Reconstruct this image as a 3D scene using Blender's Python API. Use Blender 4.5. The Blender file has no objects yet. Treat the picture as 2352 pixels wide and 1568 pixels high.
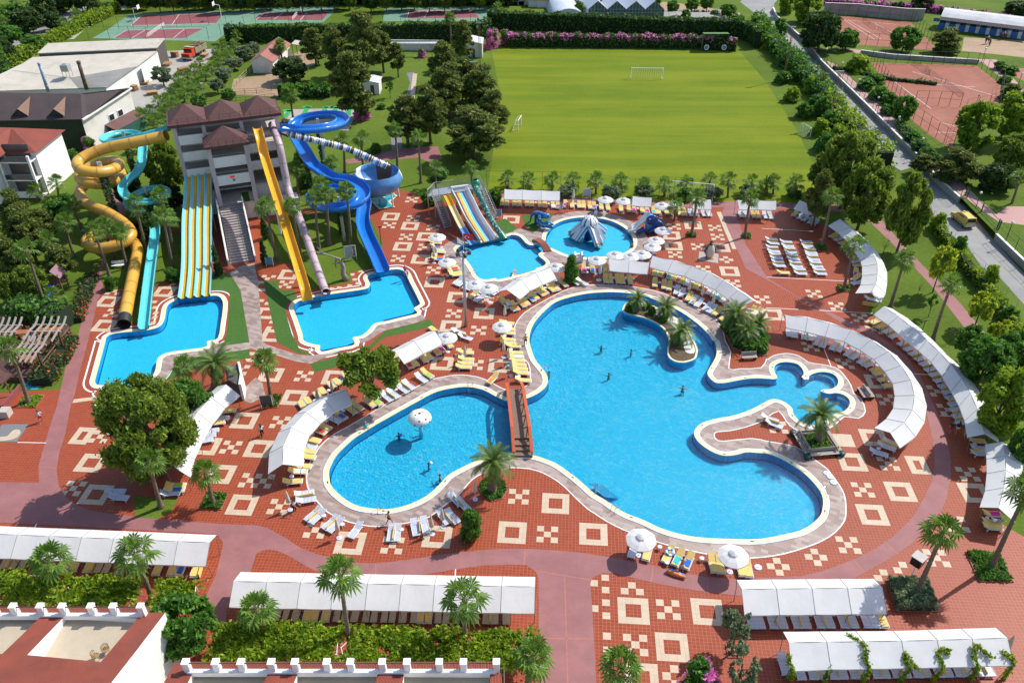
import bpy,bmesh,math,random
import numpy as np
from mathutils import Vector,Matrix,noise
from mathutils.geometry import tessellate_polygon
random.seed(7);RNG = np.random.default_rng(7)
scene = bpy.context.scene
COL = scene.collection
PI = math.pi;R = math.radians

# ---------------------------------------------------------------- camera, sky, sun, exposure
CAM_H = 59.5; FPX = 1880.0; PITCH = R(35.3)          # focal length and picture units: 2352 x 1568
cam_d = bpy.data.cameras.new('camera');cam = bpy.data.objects.new('camera',cam_d);COL.objects.link(cam)
cam.location = (0,0,CAM_H);cam.rotation_euler = (PI/2 - PITCH,0,0)
cam_d.sensor_width = 36;cam_d.lens = 36*FPX/2352;cam_d.clip_start = 0.5;cam_d.clip_end = 3000
scene.camera = cam
SUN_AZ = R(31); SUN_EL = R(47)                         # direction towards the sun, azimuth counted from +X
world = bpy.data.worlds.new('World');scene.world = world;world.use_nodes = True
wn = world.node_tree;bg = wn.nodes['Background']
sky = wn.nodes.new('ShaderNodeTexSky');sky.sky_type = 'NISHITA';sky.sun_disc = False
sky.sun_elevation = SUN_EL;sky.sun_rotation = PI/2 - SUN_AZ
wn.links.new(sky.outputs[0],bg.inputs[0]);bg.inputs[1].default_value = 0.15
sun_d = bpy.data.lights.new('sun','SUN');sun_d.energy = 4.3;sun_d.angle = R(0.5);sun_d.color = (1,.955,.88)
sun = bpy.data.objects.new('sun',sun_d);COL.objects.link(sun)
sd = Vector((math.cos(SUN_EL)*math.cos(SUN_AZ),math.cos(SUN_EL)*math.sin(SUN_AZ),math.sin(SUN_EL)))
sun.location = sd*100;sun.rotation_euler = sd.to_track_quat('Z','Y').to_euler()
scene.view_settings.view_transform = 'Standard';scene.view_settings.look = 'None'
scene.view_settings.exposure = 0.36;scene.view_settings.gamma = 1.0
scene.cycles.max_bounces = 8;scene.cycles.transparent_max_bounces = 16
scene.cycles.caustics_reflective = False;scene.cycles.caustics_refractive = False

# ---------------------------------------------------------------- where things stand (survey from the camera position)
CP,SP = math.cos(PITCH),math.sin(PITCH)
def ray(px,py):
 u = (px-1176)/FPX;v = (py-784)/FPX
 return u,CP - SP*v,-SP - CP*v
def G(px,py,z=0.0):
 dx,dy,dz = ray(px,py);t = (z-CAM_H)/dz
 return Vector((dx*t,dy*t,z))
def V(px,py,Y):
 dx,dy,dz = ray(px,py);t = Y/dy
 return Vector((dx*t,Y,CAM_H+dz*t))
def PLN(px,py,A,B):
 dx,dy,dz = ray(px,py);nx,ny = -(B[1]-A[1]),B[0]-A[0]
 t = (nx*A[0]+ny*A[1])/(nx*dx+ny*dy)
 return Vector((dx*t,dy*t,CAM_H+dz*t))
def T(tile, x, y):                                     # reading of an enlarged tile of the survey
 return int(tile[0])*588+x/4,int(tile[1])*392+y/4
def L(tile,s):
 out = []
 for w in s.split():
  if ':' in w: tile,w = w.split(':')
  a,b = w.split(',');out.append(T(tile,float(a),float(b)))
 return out
def LD(s): return [tuple(float(c) for c in w.split(',')) for w in s.split()]
def GL(pts,z=0.0): return [G(x,y,z) for x,y in pts]
def mpp(py, z=0.0): return (CAM_H-z)/((py+545)*.8161)   # metres per picture unit across the view

# ---------------------------------------------------------------- mesh builder
class MB:
 def __init__(s): s.v = [];s.f = [];s.m = []
 def add(s,vs,fs,m=0):
  o = len(s.v);s.v += [tuple(p) for p in vs]
  for f in fs: s.f.append(tuple(i+o for i in f));s.m.append(m)
 def box(s,c,d,rz=0.0,m=0,rx=0.0,ry=0.0):
  M = Matrix.Translation(Vector(c)) @ Matrix.Rotation(rz,4,'Z') @ Matrix.Rotation(ry,4,'Y') @ Matrix.Rotation(rx,4,'X')
  hx,hy,hz = d[0]/2,d[1]/2,d[2]/2
  vs = [M @ Vector((x*hx,y*hy,z*hz)) for x in (-1,1) for y in (-1,1) for z in (-1,1)]
  s.add(vs,[(0,1,3,2),(4,6,7,5),(0,4,5,1),(2,3,7,6),(0,2,6,4),(1,5,7,3)],m)
 def beam(s,a,b,w,h=None,m=0,up=(0,0,1)):
  a = Vector(a);b = Vector(b);h = w if h is None else h
  d = (b-a).normalized();u = Vector(up)
  if abs(d.dot(u)) > .98: u = Vector((1,0,0))
  x = d.cross(u).normalized();y = x.cross(d)
  vs = [p + x*(i*w/2) + y*(j*h/2) for p in (a,b) for i,j in ((-1,-1),(1,-1),(1,1),(-1,1))]
  s.add(vs,[(0,1,2,3),(7,6,5,4),(0,4,5,1),(1,5,6,2),(2,6,7,3),(3,7,4,0)],m)
 def tube(s,pts,r,n=8,m=0,cap=True):
  pts = [Vector(p) for p in pts];k = len(pts)
  rr = r if isinstance(r,(list,tuple)) else [r]*k
  rings = [];px = None
  for i,p in enumerate(pts):
   d = (pts[min(i+1,k-1)]-pts[max(i-1,0)]).normalized()
   u = px if px is not None else (Vector((1,0,0)) if abs(d.z) > .8 else Vector((0,0,1)))
   x = (u - d*u.dot(d)).normalized();y = d.cross(x);px = x
   rings.append([p + (x*math.cos(2*PI*j/n) + y*math.sin(2*PI*j/n))*rr[i] for j in range(n)])
  vs = [q for rg in rings for q in rg];fs = []
  for i in range(k-1):
   for j in range(n):
    fs.append((i*n+j,i*n+(j+1)%n,(i+1)*n+(j+1)%n,(i+1)*n+j))
  if cap: fs += [tuple(range(n-1,-1,-1)),tuple(range((k-1)*n,k*n))]
  s.add(vs,fs,m)
 def lathe(s,prof,n=12,c=(0,0,0),m=0,ms=None):
  c = Vector(c);vs = [];fs = [];o = len(s.v)
  for r,z in prof:
   for j in range(n): vs.append(c+Vector((r*math.cos(2*PI*j/n),r*math.sin(2*PI*j/n),z)))
  s.v += [tuple(p) for p in vs]
  for i in range(len(prof)-1):
   for j in range(n):
    s.f.append((o+i*n+j,o+i*n+(j+1)%n,o+(i+1)*n+(j+1)%n,o+(i+1)*n+j));s.m.append(ms(i,j) if ms else m)
 def poly(s,outer,holes=(),z=0.0,m=0):
  loops = [[Vector((p[0],p[1],0)) for p in outer]] + [[Vector((p[0],p[1],0)) for p in h] for h in holes]
  flat = [p for l in loops for p in l]
  tris = tessellate_polygon(loops);fs = []
  for a,b,c in tris:
   n = (flat[b]-flat[a]).cross(flat[c]-flat[a])
   fs.append((a,b,c) if n.z > 0 else (a,c,b))
  s.add([(p.x,p.y,z) for p in flat],fs,m)
 def prism(s,pts,z0,z1,m=0,mt=None,bottom=False):
  n = len(pts);ar = sum(pts[i][0]*pts[(i+1)%n][1]-pts[(i+1)%n][0]*pts[i][1] for i in range(n))
  if ar < 0: pts = list(reversed(pts))
  s.add([(p[0],p[1],z) for z in (z0,z1) for p in pts],[(i,(i+1)%n,n+(i+1)%n,n+i) for i in range(n)],m)
  s.poly(pts,z=z1,m=m if mt is None else mt)
 def strip(s,a,b,closed=False,m=0):
  n = len(a);fs = []
  for i in range(n if closed else n-1):
   j = (i+1) % n;fs.append((i,j,n+j,n+i))
  s.add(list(a)+list(b),fs,m)
 def sweep(s,path,prof,m=0,ms=None,closed=False,flip=False):
  # prof: list of (side, up); the frame stays upright
  rings = [];k = len(path)
  for i,p in enumerate(path):
   d = (path[min(i+1,k-1)]-path[max(i-1,0)]);d.normalize()
   x = d.cross(Vector((0,0,1))).normalized();y = x.cross(d)
   rings.append([p + x*a + y*b for a,b in prof])
  n = len(prof);o = len(s.v);s.v += [tuple(q) for rg in rings for q in rg]
  for i in range(k-1):
   for j in range(n if closed else n-1):
    q = (o+i*n+j,o+i*n+(j+1)%n,o+(i+1)*n+(j+1)%n,o+(i+1)*n+j)
    s.f.append(q if not flip else q[::-1]);s.m.append(ms(i,j) if ms else m)
 def xform(s,M):
  s.v = [tuple(M @ Vector(p)) for p in s.v];return s
 def mesh(s,name,mats,smooth=False):
  me = bpy.data.meshes.new(name);me.from_pydata(s.v,[],s.f)
  for mm in (mats if isinstance(mats,(list,tuple)) else [mats]): me.materials.append(mm)
  if any(s.m): me.polygons.foreach_set('material_index',s.m)
  if smooth: me.polygons.foreach_set('use_smooth',[True]*len(s.f))
  me.update();return me
 def build(s,name,mats,parent=None,smooth=False,world_coords=True):
  o = bpy.data.objects.new(name,s.mesh(name,mats,smooth));COL.objects.link(o)
  if parent is not None:
   o.parent = parent
   if world_coords: o.matrix_parent_inverse = INV(parent)
  return o
def INV(p):
 if p.parent is not None: return Matrix.Identity(4)
 return (Matrix.Translation(p.location) @ p.rotation_euler.to_matrix().to_4x4()).inverted()
def meshobj(name,me,parent=None,loc=None):
 o = bpy.data.objects.new(name,me);COL.objects.link(o)
 if parent is not None: o.parent = parent
 if loc is not None: o.location = loc
 return o
def tag(o,label,cat,group=None,kind=None):
 o['label'] = label;o['category'] = cat
 if group: o['group'] = group
 if kind: o['kind'] = kind
 return o
def thing(name,label,cat,loc=(0,0,0),rz=0.0,group=None):
 o = bpy.data.objects.new(name,None);COL.objects.link(o);o.empty_display_size = .2
 o.location = loc;o.rotation_euler = (0,0,rz)
 return tag(o,label,cat,group)
def structure(o,label=None):
 o['kind'] = 'structure';o['label'] = label or o.name.replace('_',' ');o['category'] = o.name.split('.')[0].replace('_',' ');return o
def copy_tree(o,loc,rz,scale=None,label=None):
 c = o.copy();COL.objects.link(c);c.location = loc;c.rotation_euler = (0,0,rz)
 if scale is not None: c.scale = scale
 if label: c['label'] = label
 for ch in o.children:
  d = ch.copy();COL.objects.link(d);d.parent = c;d.matrix_parent_inverse = ch.matrix_parent_inverse.copy()
  for g in ch.children:
   e = g.copy();COL.objects.link(e);e.parent = d;e.matrix_parent_inverse = g.matrix_parent_inverse.copy()
 return c
PARK = []
def proto(root):                                        # a pattern kept aside until the first real placement uses it up
 PARK.append(root);return root
def drop(root):
 for ch in list(root.children):
  for g in list(ch.children): bpy.data.objects.remove(g)
  bpy.data.objects.remove(ch)
 bpy.data.objects.remove(root)
ORD = ['first','second','third','fourth','fifth','sixth','seventh','eighth','ninth','tenth','eleventh','twelfth','thirteenth','fourteenth','fifteenth','sixteenth','seventeenth','eighteenth','nineteenth','twentieth','twenty-first','twenty-second','twenty-third','twenty-fourth','twenty-fifth','twenty-sixth','twenty-seventh','twenty-eighth','twenty-ninth','thirtieth','thirty-first','thirty-second','thirty-third','thirty-fourth','thirty-fifth','thirty-sixth','thirty-seventh','thirty-eighth','thirty-ninth','fortieth']
def smooth_path(pts,n=6,closed=False):
 P = [Vector(p) for p in pts];k = len(P);out = []
 for i in range(k if closed else k-1):
  a = P[(i-1) % k] if closed or i > 0 else P[0]*2-P[1]
  b = P[i];c = P[(i+1) % k]
  d = P[(i+2) % k] if closed or i+2 < k else P[-1]*2-P[-2]
  for j in range(n):
   t = j/n
   out.append(.5*((2*b)+(c-a)*t+(2*a-5*b+4*c-d)*t*t+(3*b-a-3*c+d)*t**3))
 if not closed: out.append(P[-1].copy())
 return out
def offset(pts,d):
 n = len(pts);ar = sum(pts[i].x*pts[(i+1)%n].y-pts[(i+1)%n].x*pts[i].y for i in range(n));sg = 1 if ar > 0 else -1
 out = []
 for i in range(n):
  t = (pts[(i+1)%n]-pts[(i-1)%n]);t.z = 0;t.normalize()
  out.append(pts[i]+Vector((t.y,-t.x,0))*d*sg)
 return out
def edge_ring(mb,pts,d0,d1,z0,z1,m=0):
 a = offset(pts,d0) if d0 else pts;b = offset(pts,d1)
 mb.strip([(p.x,p.y,z0) for p in a],[(p.x,p.y,z1) for p in b],True,m)

# ---------------------------------------------------------------- materials
MATS = {}
def srgb(r,g,b):
 f = lambda c: (c/255/12.92) if c/255 < .04045 else ((c/255+.055)/1.055)**2.4
 return (f(r),f(g),f(b))
def nt(name):
 m = bpy.data.materials.new(name);m.use_nodes = True;t = m.node_tree
 return m,t,t.nodes['Principled BSDF']
def nd(t,typ,**kw):
 n = t.nodes.new(typ)
 for k,v in kw.items():
  if k in n.inputs.keys() if hasattr(n.inputs,'keys') else False: n.inputs[k].default_value = v
  else: setattr(n,k,v)
 return n
def mixc(t,fac,a,b,typ='MIX'):
 n = t.nodes.new('ShaderNodeMix');n.data_type = 'RGBA';n.blend_type = typ
 for sock,val in ((n.inputs[0],fac),(n.inputs[6],a),(n.inputs[7],b)):
  if hasattr(val,'is_linked'): t.links.new(val,sock)
  else: sock.default_value = val if not isinstance(val,tuple) else (*val[:3],1)
 return n.outputs[2]
def ramp(t,fac,stops):
 n = t.nodes.new('ShaderNodeValToRGB');t.links.new(fac,n.inputs[0]);e = n.color_ramp.elements
 while len(e) < len(stops): e.new(.5)
 for el,(p,c) in zip(e,stops): el.position = p;el.color = (*c,1) if len(c) == 3 else c
 return n.outputs[0]
def noise_(t,scale,detail=4,vec=None,rough=.6,dist=0.0):
 n = t.nodes.new('ShaderNodeTexNoise');n.inputs['Scale'].default_value = scale;n.inputs['Detail'].default_value = detail
 n.inputs['Roughness'].default_value = rough;n.inputs['Distortion'].default_value = dist
 if vec is not None: t.links.new(vec,n.inputs['Vector'])
 return n.outputs[0]
def ocoord(t,rot=0.0,scale=(1,1,1),loc=(0,0,0)):
 c = t.nodes.new('ShaderNodeTexCoord');mp = t.nodes.new('ShaderNodeMapping')
 t.links.new(c.outputs['Object'],mp.inputs['Vector']);mp.inputs['Rotation'].default_value = (0,0,rot)
 mp.inputs['Scale'].default_value = scale;mp.inputs['Location'].default_value = loc
 return mp.outputs[0]
def bump(t,b,h,strength=.3,dist=.05):
 n = t.nodes.new('ShaderNodeBump');n.inputs['Strength'].default_value = strength;n.inputs['Distance'].default_value = dist
 t.links.new(h,n.inputs['Height']);t.links.new(n.outputs[0],b.inputs['Normal'])
def pm(name,col,rough=.6,var=.12,scale=2.0,bmp=0.0,metal=0.0,spec=.5,grime=None):
 if name in MATS: return MATS[name]
 m,t,b = nt(name);v = ocoord(t)
 n = noise_(t,scale,5,v)
 lo = tuple(c*(1-var) for c in col);hi = tuple(min(1,c*(1+var)) for c in col)
 c = ramp(t,n,[(.3,lo),(.7,hi)])
 if grime:
  g = noise_(t,scale*.25,6,v,.7);gm = ramp(t,g,[(.5,(0,0,0)),(.72,(1,1,1))])
  c = mixc(t,gm,c,grime)
 t.links.new(c,b.inputs['Base Color']);b.inputs['Roughness'].default_value = rough;b.inputs['Metallic'].default_value = metal
 b.inputs['Specular IOR Level'].default_value = spec
 if bmp: bump(t,b,noise_(t,scale*6,3,v),bmp,.03)
 MATS[name] = m;return m
def leafmat(name,dark,mid,light,trans=.35,rough=.6):
 if name in MATS: return MATS[name]
 dark = tuple(c*2.0 for c in dark);mid = tuple(c*1.55 for c in mid);light = tuple(min(.8,c*1.3) for c in light);trans += .08
 m,t,b = nt(name);out = t.nodes['Material Output']
 g = t.nodes.new('ShaderNodeNewGeometry');v = ocoord(t)
 n = noise_(t,.9,3,v)
 ad = t.nodes.new('ShaderNodeMath');ad.operation = 'MULTIPLY_ADD';t.links.new(g.outputs['Random Per Island'],ad.inputs[0]);ad.inputs[1].default_value = .55
 sc = t.nodes.new('ShaderNodeMath');sc.operation = 'MULTIPLY_ADD';t.links.new(n,sc.inputs[0]);sc.inputs[1].default_value = .9;sc.inputs[2].default_value = -.22
 t.links.new(sc.outputs[0],ad.inputs[2])
 c = ramp(t,ad.outputs[0],[(.1,dark),(.5,mid),(.92,light)])
 t.links.new(c,b.inputs['Base Color']);b.inputs['Roughness'].default_value = rough;b.inputs['Specular IOR Level'].default_value = .35
 tr = t.nodes.new('ShaderNodeBsdfTranslucent');t.links.new(mixc(t,.5,c,light),tr.inputs[0])
 mx = t.nodes.new('ShaderNodeMixShader');mx.inputs[0].default_value = trans
 t.links.new(b.outputs[0],mx.inputs[1]);t.links.new(tr.outputs[0],mx.inputs[2]);t.links.new(mx.outputs[0],out.inputs[0])
 MATS[name] = m;return m
def corrugated(name,col,period=.3,rot=0.0,var=.15,grime=None,rough=.6):
 if name in MATS: return MATS[name]
 m,t,b = nt(name);v = ocoord(t,rot)
 w = t.nodes.new('ShaderNodeTexWave');w.inputs['Scale'].default_value = 2*PI/period/20*1.0/ (PI/10);t.links.new(v,w.inputs['Vector'])
 n = noise_(t,.35,6,v,.7)
 c = ramp(t,n,[(.3,tuple(x*(1-var) for x in col)),(.7,tuple(min(1,x*(1+var)) for x in col))])
 if grime: c = mixc(t,ramp(t,noise_(t,.18,6,v,.75),[(.5,(0,0,0)),(.75,(1,1,1))]),c,grime)
 c2 = mixc(t,.18,c,w.outputs[0],'MULTIPLY')
 t.links.new(c2,b.inputs['Base Color']);b.inputs['Roughness'].default_value = rough
 bump(t,b,w.outputs[0],.6,.06);MATS[name] = m;return m
# ---------------------------------------------------------------- ground materials
TROT = R(4.0)
def m_lawn(name,dark,mid,light,stripes=0.0):
 m,t,b = nt(name);v = ocoord(t)
 n1 = noise_(t,.06,6,v,.65);n2 = noise_(t,1.4,6,ocoord(t,0,(1,2.2,1)),.75)
 c = ramp(t,n1,[(.3,dark),(.5,mid),(.72,light)])
 c = mixc(t,.45,c,ramp(t,n2,[(.3,dark),(.7,light)]))
 if stripes:
  n3 = noise_(t,.5,4,ocoord(t,R(-2),(.03,.35,1)),.6)
  c = mixc(t,stripes,c,ramp(t,n3,[(.4,dark),(.6,light)]))
  n4 = noise_(t,.22,5,v,.7);c = mixc(t,mixc(t,ramp(t,n4,[(.62,(0,0,0)),(.8,(.6,.6,.6))]),(0,0,0),(1,1,1)),c,(.18,.15,.03))
 t.links.new(c,b.inputs['Base Color']);b.inputs['Roughness'].default_value = .9;b.inputs['Specular IOR Level'].default_value = .1
 bump(t,b,noise_(t,3.5,4,v,.8),.8,.12);return m
def m_paving():
 m,t,b = nt('terracotta_tiles');v = ocoord(t,TROT)
 br = t.nodes.new('ShaderNodeTexBrick');t.links.new(v,br.inputs['Vector']);br.offset = 0.0;br.squash = 1.0
 br.inputs['Scale'].default_value = 1.0;br.inputs['Brick Width'].default_value = .3333;br.inputs['Row Height'].default_value = .3333
 br.inputs['Mortar Size'].default_value = .014;br.inputs['Mortar Smooth'].default_value = .3
 br.inputs['Color1'].default_value = (.24,.044,.016,1);br.inputs['Color2'].default_value = (.29,.056,.022,1);br.inputs['Mortar'].default_value = (.47,.15,.085,1)
 big = noise_(t,.09,6,v,.65);c = mixc(t,ramp(t,big,[(.42,(0,0,0)),(.7,(.5,.5,.5))]),br.outputs[0],(.30,.075,.045))
 fine = noise_(t,9,3,v);c = mixc(t,.25,c,ramp(t,fine,[(.3,(.55,.55,.55)),(.7,(1.3,1.3,1.3))]),'MULTIPLY')
 t.links.new(c,b.inputs['Base Color']);b.inputs['Roughness'].default_value = .5;b.inputs['Specular IOR Level'].default_value = .22
 bump(t,b,br.outputs[1],-.3,.01);return m
def m_pebble():
 m,t,b = nt('pebble_tiles');v = ocoord(t,TROT)
 br = t.nodes.new('ShaderNodeTexBrick');t.links.new(v,br.inputs['Vector']);br.offset = 0.0
 br.inputs['Scale'].default_value = 1.0;br.inputs['Brick Width'].default_value = .6667;br.inputs['Row Height'].default_value = .6667
 br.inputs['Mortar Size'].default_value = .012;br.inputs['Color1'].default_value = (.50,.40,.29,1);br.inputs['Color2'].default_value = (.56,.45,.33,1);br.inputs['Mortar'].default_value = (.42,.27,.17,1)
 vn = noise_(t,14,4,v,.8);c = mixc(t,.6,br.outputs[0],ramp(t,vn,[(.35,(.6,.6,.62)),(.65,(1.25,1.22,1.15))]),'MULTIPLY')
 t.links.new(c,b.inputs['Base Color']);b.inputs['Roughness'].default_value = .65;return m
def m_deck():
 m,t,b = nt('deck_stone');v = ocoord(t,R(24))
 br = t.nodes.new('ShaderNodeTexBrick');t.links.new(v,br.inputs['Vector']);br.offset = .37;br.squash = .6;br.squash_frequency = 3
 br.inputs['Scale'].default_value = 1.0;br.inputs['Brick Width'].default_value = 1.1;br.inputs['Row Height'].default_value = .42;br.inputs['Bias'].default_value = -.1
 br.inputs['Mortar Size'].default_value = .012;br.inputs['Color1'].default_value = (.25,.175,.15,1);br.inputs['Color2'].default_value = (.41,.33,.29,1);br.inputs['Mortar'].default_value = (.27,.21,.19,1)
 n = noise_(t,.25,6,v,.7);c = mixc(t,.5,br.outputs[0],ramp(t,n,[(.3,(.72,.68,.68)),(.7,(1.2,1.18,1.16))]),'MULTIPLY')
 st = noise_(t,.55,6,v,.75,1.5);c = mixc(t,ramp(t,st,[(.66,(0,0,0)),(.74,(.55,.55,.55))]),c,(.13,.075,.06))
 t.links.new(c,b.inputs['Base Color']);b.inputs['Roughness'].default_value = .6;return m
def m_concrete(name,col,mark,joints=0.0):
 m,t,b = nt(name);v = ocoord(t)
 n = noise_(t,.5,7,v,.7);n2 = noise_(t,.12,5,v,.6)
 c = ramp(t,n,[(.3,tuple(x*.84 for x in col)),(.7,tuple(x*1.13 for x in col))])
 c = mixc(t,ramp(t,n2,[(.5,(0,0,0)),(.75,(.45,.45,.45))]),c,mark)
 t.links.new(c,b.inputs['Base Color']);b.inputs['Roughness'].default_value = .7;b.inputs['Specular IOR Level'].default_value = .3
 bump(t,b,noise_(t,12,3,v),.2,.01);return m
def m_asphalt():
 m,t,b = nt('asphalt');v = ocoord(t)
 n = noise_(t,.15,6,v,.7);f = noise_(t,8,4,v,.8)
 c = ramp(t,n,[(.3,(.19,.19,.19)),(.55,(.26,.255,.245)),(.75,(.34,.32,.285))])
 c = mixc(t,.35,c,ramp(t,f,[(.3,(.7,.7,.7)),(.7,(1.2,1.2,1.2))]),'MULTIPLY')
 t.links.new(c,b.inputs['Base Color']);b.inputs['Roughness'].default_value = .8;return m
def m_pool(name,c1,c2,mort,size=.3):
 m,t,b = nt(name);v = ocoord(t,R(-15))
 br = t.nodes.new('ShaderNodeTexBrick');t.links.new(v,br.inputs['Vector']);br.offset = 0.0
 br.inputs['Scale'].default_value = 1.0;br.inputs['Brick Width'].default_value = size;br.inputs['Row Height'].default_value = size
 br.inputs['Mortar Size'].default_value = .02;br.inputs['Color1'].default_value = (*c1,1);br.inputs['Color2'].default_value = (*c2,1);br.inputs['Mortar'].default_value = (*mort,1)
 t.links.new(br.outputs[0],b.inputs['Base Color']);b.inputs['Roughness'].default_value = .35;return m
def m_water(name,lively):
 m,t,b = nt(name);out = t.nodes['Material Output'];t.nodes.remove(b)
 v = ocoord(t,R(12),(1,1.35,1))
 wob = noise_(t,.35,2,v)
 def caustic_lines(scale,width,dist,lo=(1,1.3,1),rot=12):
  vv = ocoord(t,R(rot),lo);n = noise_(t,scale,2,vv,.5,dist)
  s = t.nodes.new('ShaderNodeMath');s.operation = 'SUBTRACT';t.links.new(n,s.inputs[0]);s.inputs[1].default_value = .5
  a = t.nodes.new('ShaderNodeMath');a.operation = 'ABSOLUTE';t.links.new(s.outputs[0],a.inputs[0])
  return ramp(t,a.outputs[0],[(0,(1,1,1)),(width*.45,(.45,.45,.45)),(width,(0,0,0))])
 r1 = caustic_lines(.60,.034,.7);r2 = caustic_lines(1.0,.024,.5,(1,1.6,1),-20)
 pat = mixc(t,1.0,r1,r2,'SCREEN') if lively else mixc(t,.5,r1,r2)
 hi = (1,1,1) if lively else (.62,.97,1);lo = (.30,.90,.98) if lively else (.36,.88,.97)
 tint = mixc(t,pat,lo,hi)  # bright caustic light lines are painted into the water's transmission colour
 tr = t.nodes.new('ShaderNodeBsdfTransparent');t.links.new(tint,tr.inputs[0])
 gl = t.nodes.new('ShaderNodeBsdfGlossy');gl.inputs['Roughness'].default_value = .06 if lively else .03
 bp = t.nodes.new('ShaderNodeBump');bp.inputs['Strength'].default_value = .85 if lively else .25;bp.inputs['Distance'].default_value = .10
 hn = noise_(t,3.2 if lively else 1.2,4,v,.6,.8);t.links.new(hn,bp.inputs['Height']);t.links.new(bp.outputs[0],gl.inputs['Normal'])
 fr = t.nodes.new('ShaderNodeFresnel');fr.inputs['IOR'].default_value = 1.33;t.links.new(bp.outputs[0],fr.inputs['Normal'])
 mx = t.nodes.new('ShaderNodeMixShader');t.links.new(fr.outputs[0],mx.inputs[0]);t.links.new(tr.outputs[0],mx.inputs[1]);t.links.new(gl.outputs[0],mx.inputs[2])
 t.links.new(mx.outputs[0],out.inputs[0]);return m
GRASS = m_lawn('garden_grass',(.045,.085,.010),(.085,.145,.014),(.16,.21,.03))
PITCHG = m_lawn('pitch_grass',(.085,.145,.008),(.145,.198,.010),(.205,.23,.016),.4)
PAVE = m_paving();PEB = m_pebble();DECK = m_deck()
PATHM = m_concrete('pink_concrete',(.29,.125,.122),(.22,.075,.085));ASPH = m_asphalt()
GREYC = m_concrete('grey_concrete',(.36,.34,.31),(.24,.21,.18));DIRT = m_concrete('sandy_earth',(.34,.23,.14),(.2,.13,.08))
CLAY = m_concrete('clay_court',(.27,.082,.045),(.36,.15,.095));REDC = m_concrete('red_court',(.24,.08,.085),(.2,.05,.06));GREENC = m_concrete('green_court',(.15,.27,.19),(.10,.18,.13))
TURF = m_lawn('artificial_turf',(.045,.11,.02),(.058,.135,.025),(.09,.175,.05))
COPE = pm('cream_coping',srgb(226,210,165),.5,.06,3);WHITE = pm('white_stone',(.74,.73,.70),.5,.05,3)
POOLF = m_pool('pool_floor_tiles',(.15,.63,.86),(.17,.68,.90),(.08,.50,.78))
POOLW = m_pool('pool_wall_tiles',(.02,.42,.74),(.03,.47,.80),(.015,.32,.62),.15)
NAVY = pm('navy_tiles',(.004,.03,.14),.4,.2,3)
POOLL = m_pool('shallow_pool_tiles',(.30,.66,.86),(.33,.70,.88),(.2,.55,.78))
WLIVE = m_water('rippled_caustic_water',True);WCALM = m_water('calm_pool_water',False)

# ---------------------------------------------------------------- pool outlines (read along the inner edge of the coping)
pE = L('12',"2290,545 2200,505 2100,452 2000,425 1900,420 1800,432 1700,452 1600,490 1500,545 1400,600 1300,655 1200,712 1100,768 1000,830 900,895 800,985 740,1050 695,1130 672,1200 680,1290 710,1350 770,1410 850,1470 950,1515 1080,1535 1220,1540 1350,1515 1450,1480 1550,1430 1630,1370 1700,1300 1760,1235 1850,1180 1950,1130 2060,1085 2200,1050 22:0,1040 120,1040 210,1050 320,1085 420,1130 520,1200 600,1260 680,1330 760,1400 860,1460 960,1530 1060,1585 23:1200,70 1350,140 1500,190 1700,230 1950,245 2200,250 2352,235 33:150,205 290,170 400,110 480,30 32:500,1530 505,1460 480,1380 420,1300 340,1220 240,1150 120,1080 0,1035 22:2250,1025 2150,1020 2050,1045 1950,1050 1850,1020 1760,965 1700,910 1672,850 1690,795 1750,750 1800,730 1900,705 2000,690 2150,645 2250,600 2352,545 32:60,530 130,548 190,585 225,625 240,680 310,740 400,772 500,745 620,660 700,640 745,590 745,535 690,490 620,475 560,482 490,462 500,445 570,440 625,415 645,370 630,330 590,298 520,282 440,290 385,315 345,352 325,345 328,300 315,255 270,210 190,192 110,197 62,228 58,275 85,330 60,348 22:2352,345 2250,340 2150,347 2050,365 1950,383 1870,380 1815,335 1795,285 1830,220 1868,150 1880,80 1860,0 21:1840,1560 1800,1500 1720,1420 1600,1330 1480,1260 1350,1200 1200,1150 1050,1125 880,1118 700,1130 550,1160 400,1210 300,1290 210,1390 170,1480 160,1568 22:180,80 215,170 270,240 315,300 330,370 300,430 220,490 120,530 0,550")
pA = L('01',"1650,1182 1780,1166 1930,1152 2000,1152 2035,1180 2050,1240 2030,1400 2000,1540 02:1905,0 1895,50 1740,75 1590,96 1500,120 1450,160 1438,210 1422,280 1370,332 1295,356 1280,400 1290,440 1130,462 970,480 968,412 900,402 875,370 890,300 970,0 01:975,1540 1010,1510 1100,1490 1280,1475 1390,1460 1470,1430 1512,1370 1530,1270 1560,1222")
pB = L('11',"440,1188 600,1150 800,1120 1000,1090 1042,1062 1042,1022 1024,985 1050,955 1110,942 1240,912 1320,910 1372,940 1410,1020 1500,1200 1500,1232 1450,1268 1480,1312 1330,1350 1185,1386 1100,1402 1062,1430 1020,1480 960,1520 888,1536 905,1598 760,1630 600,1663 590,1608 560,1602 480,1583 440,1558 430,1510 390,1390 350,1280 348,1245 380,1208")
pC = L('11',"1850,722 1870,700 1950,672 2100,650 2290,612 21:0,592 60,602 100,635 130,668 190,688 300,652 312,605 340,545 400,492 500,452 620,433 750,435 880,455 990,500 1070,560 1112,630 1105,690 1060,740 980,775 870,790 700,798 580,790 480,765 400,730 355,712 300,735 245,765 255,792 300,830 310,856 282,880 222,900 212,915 110,944 0,972 11:2352,974 2222,1002 2200,988 2140,1000 2080,1000 2030,970 1990,900 1940,830 1870,745")
PE_ = smooth_path(GL(pE),3,True);PA_ = smooth_path(GL(pA),3,True);PB_ = smooth_path(GL(pB),3,True);PC_ = smooth_path(GL(pC),3,True)
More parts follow.
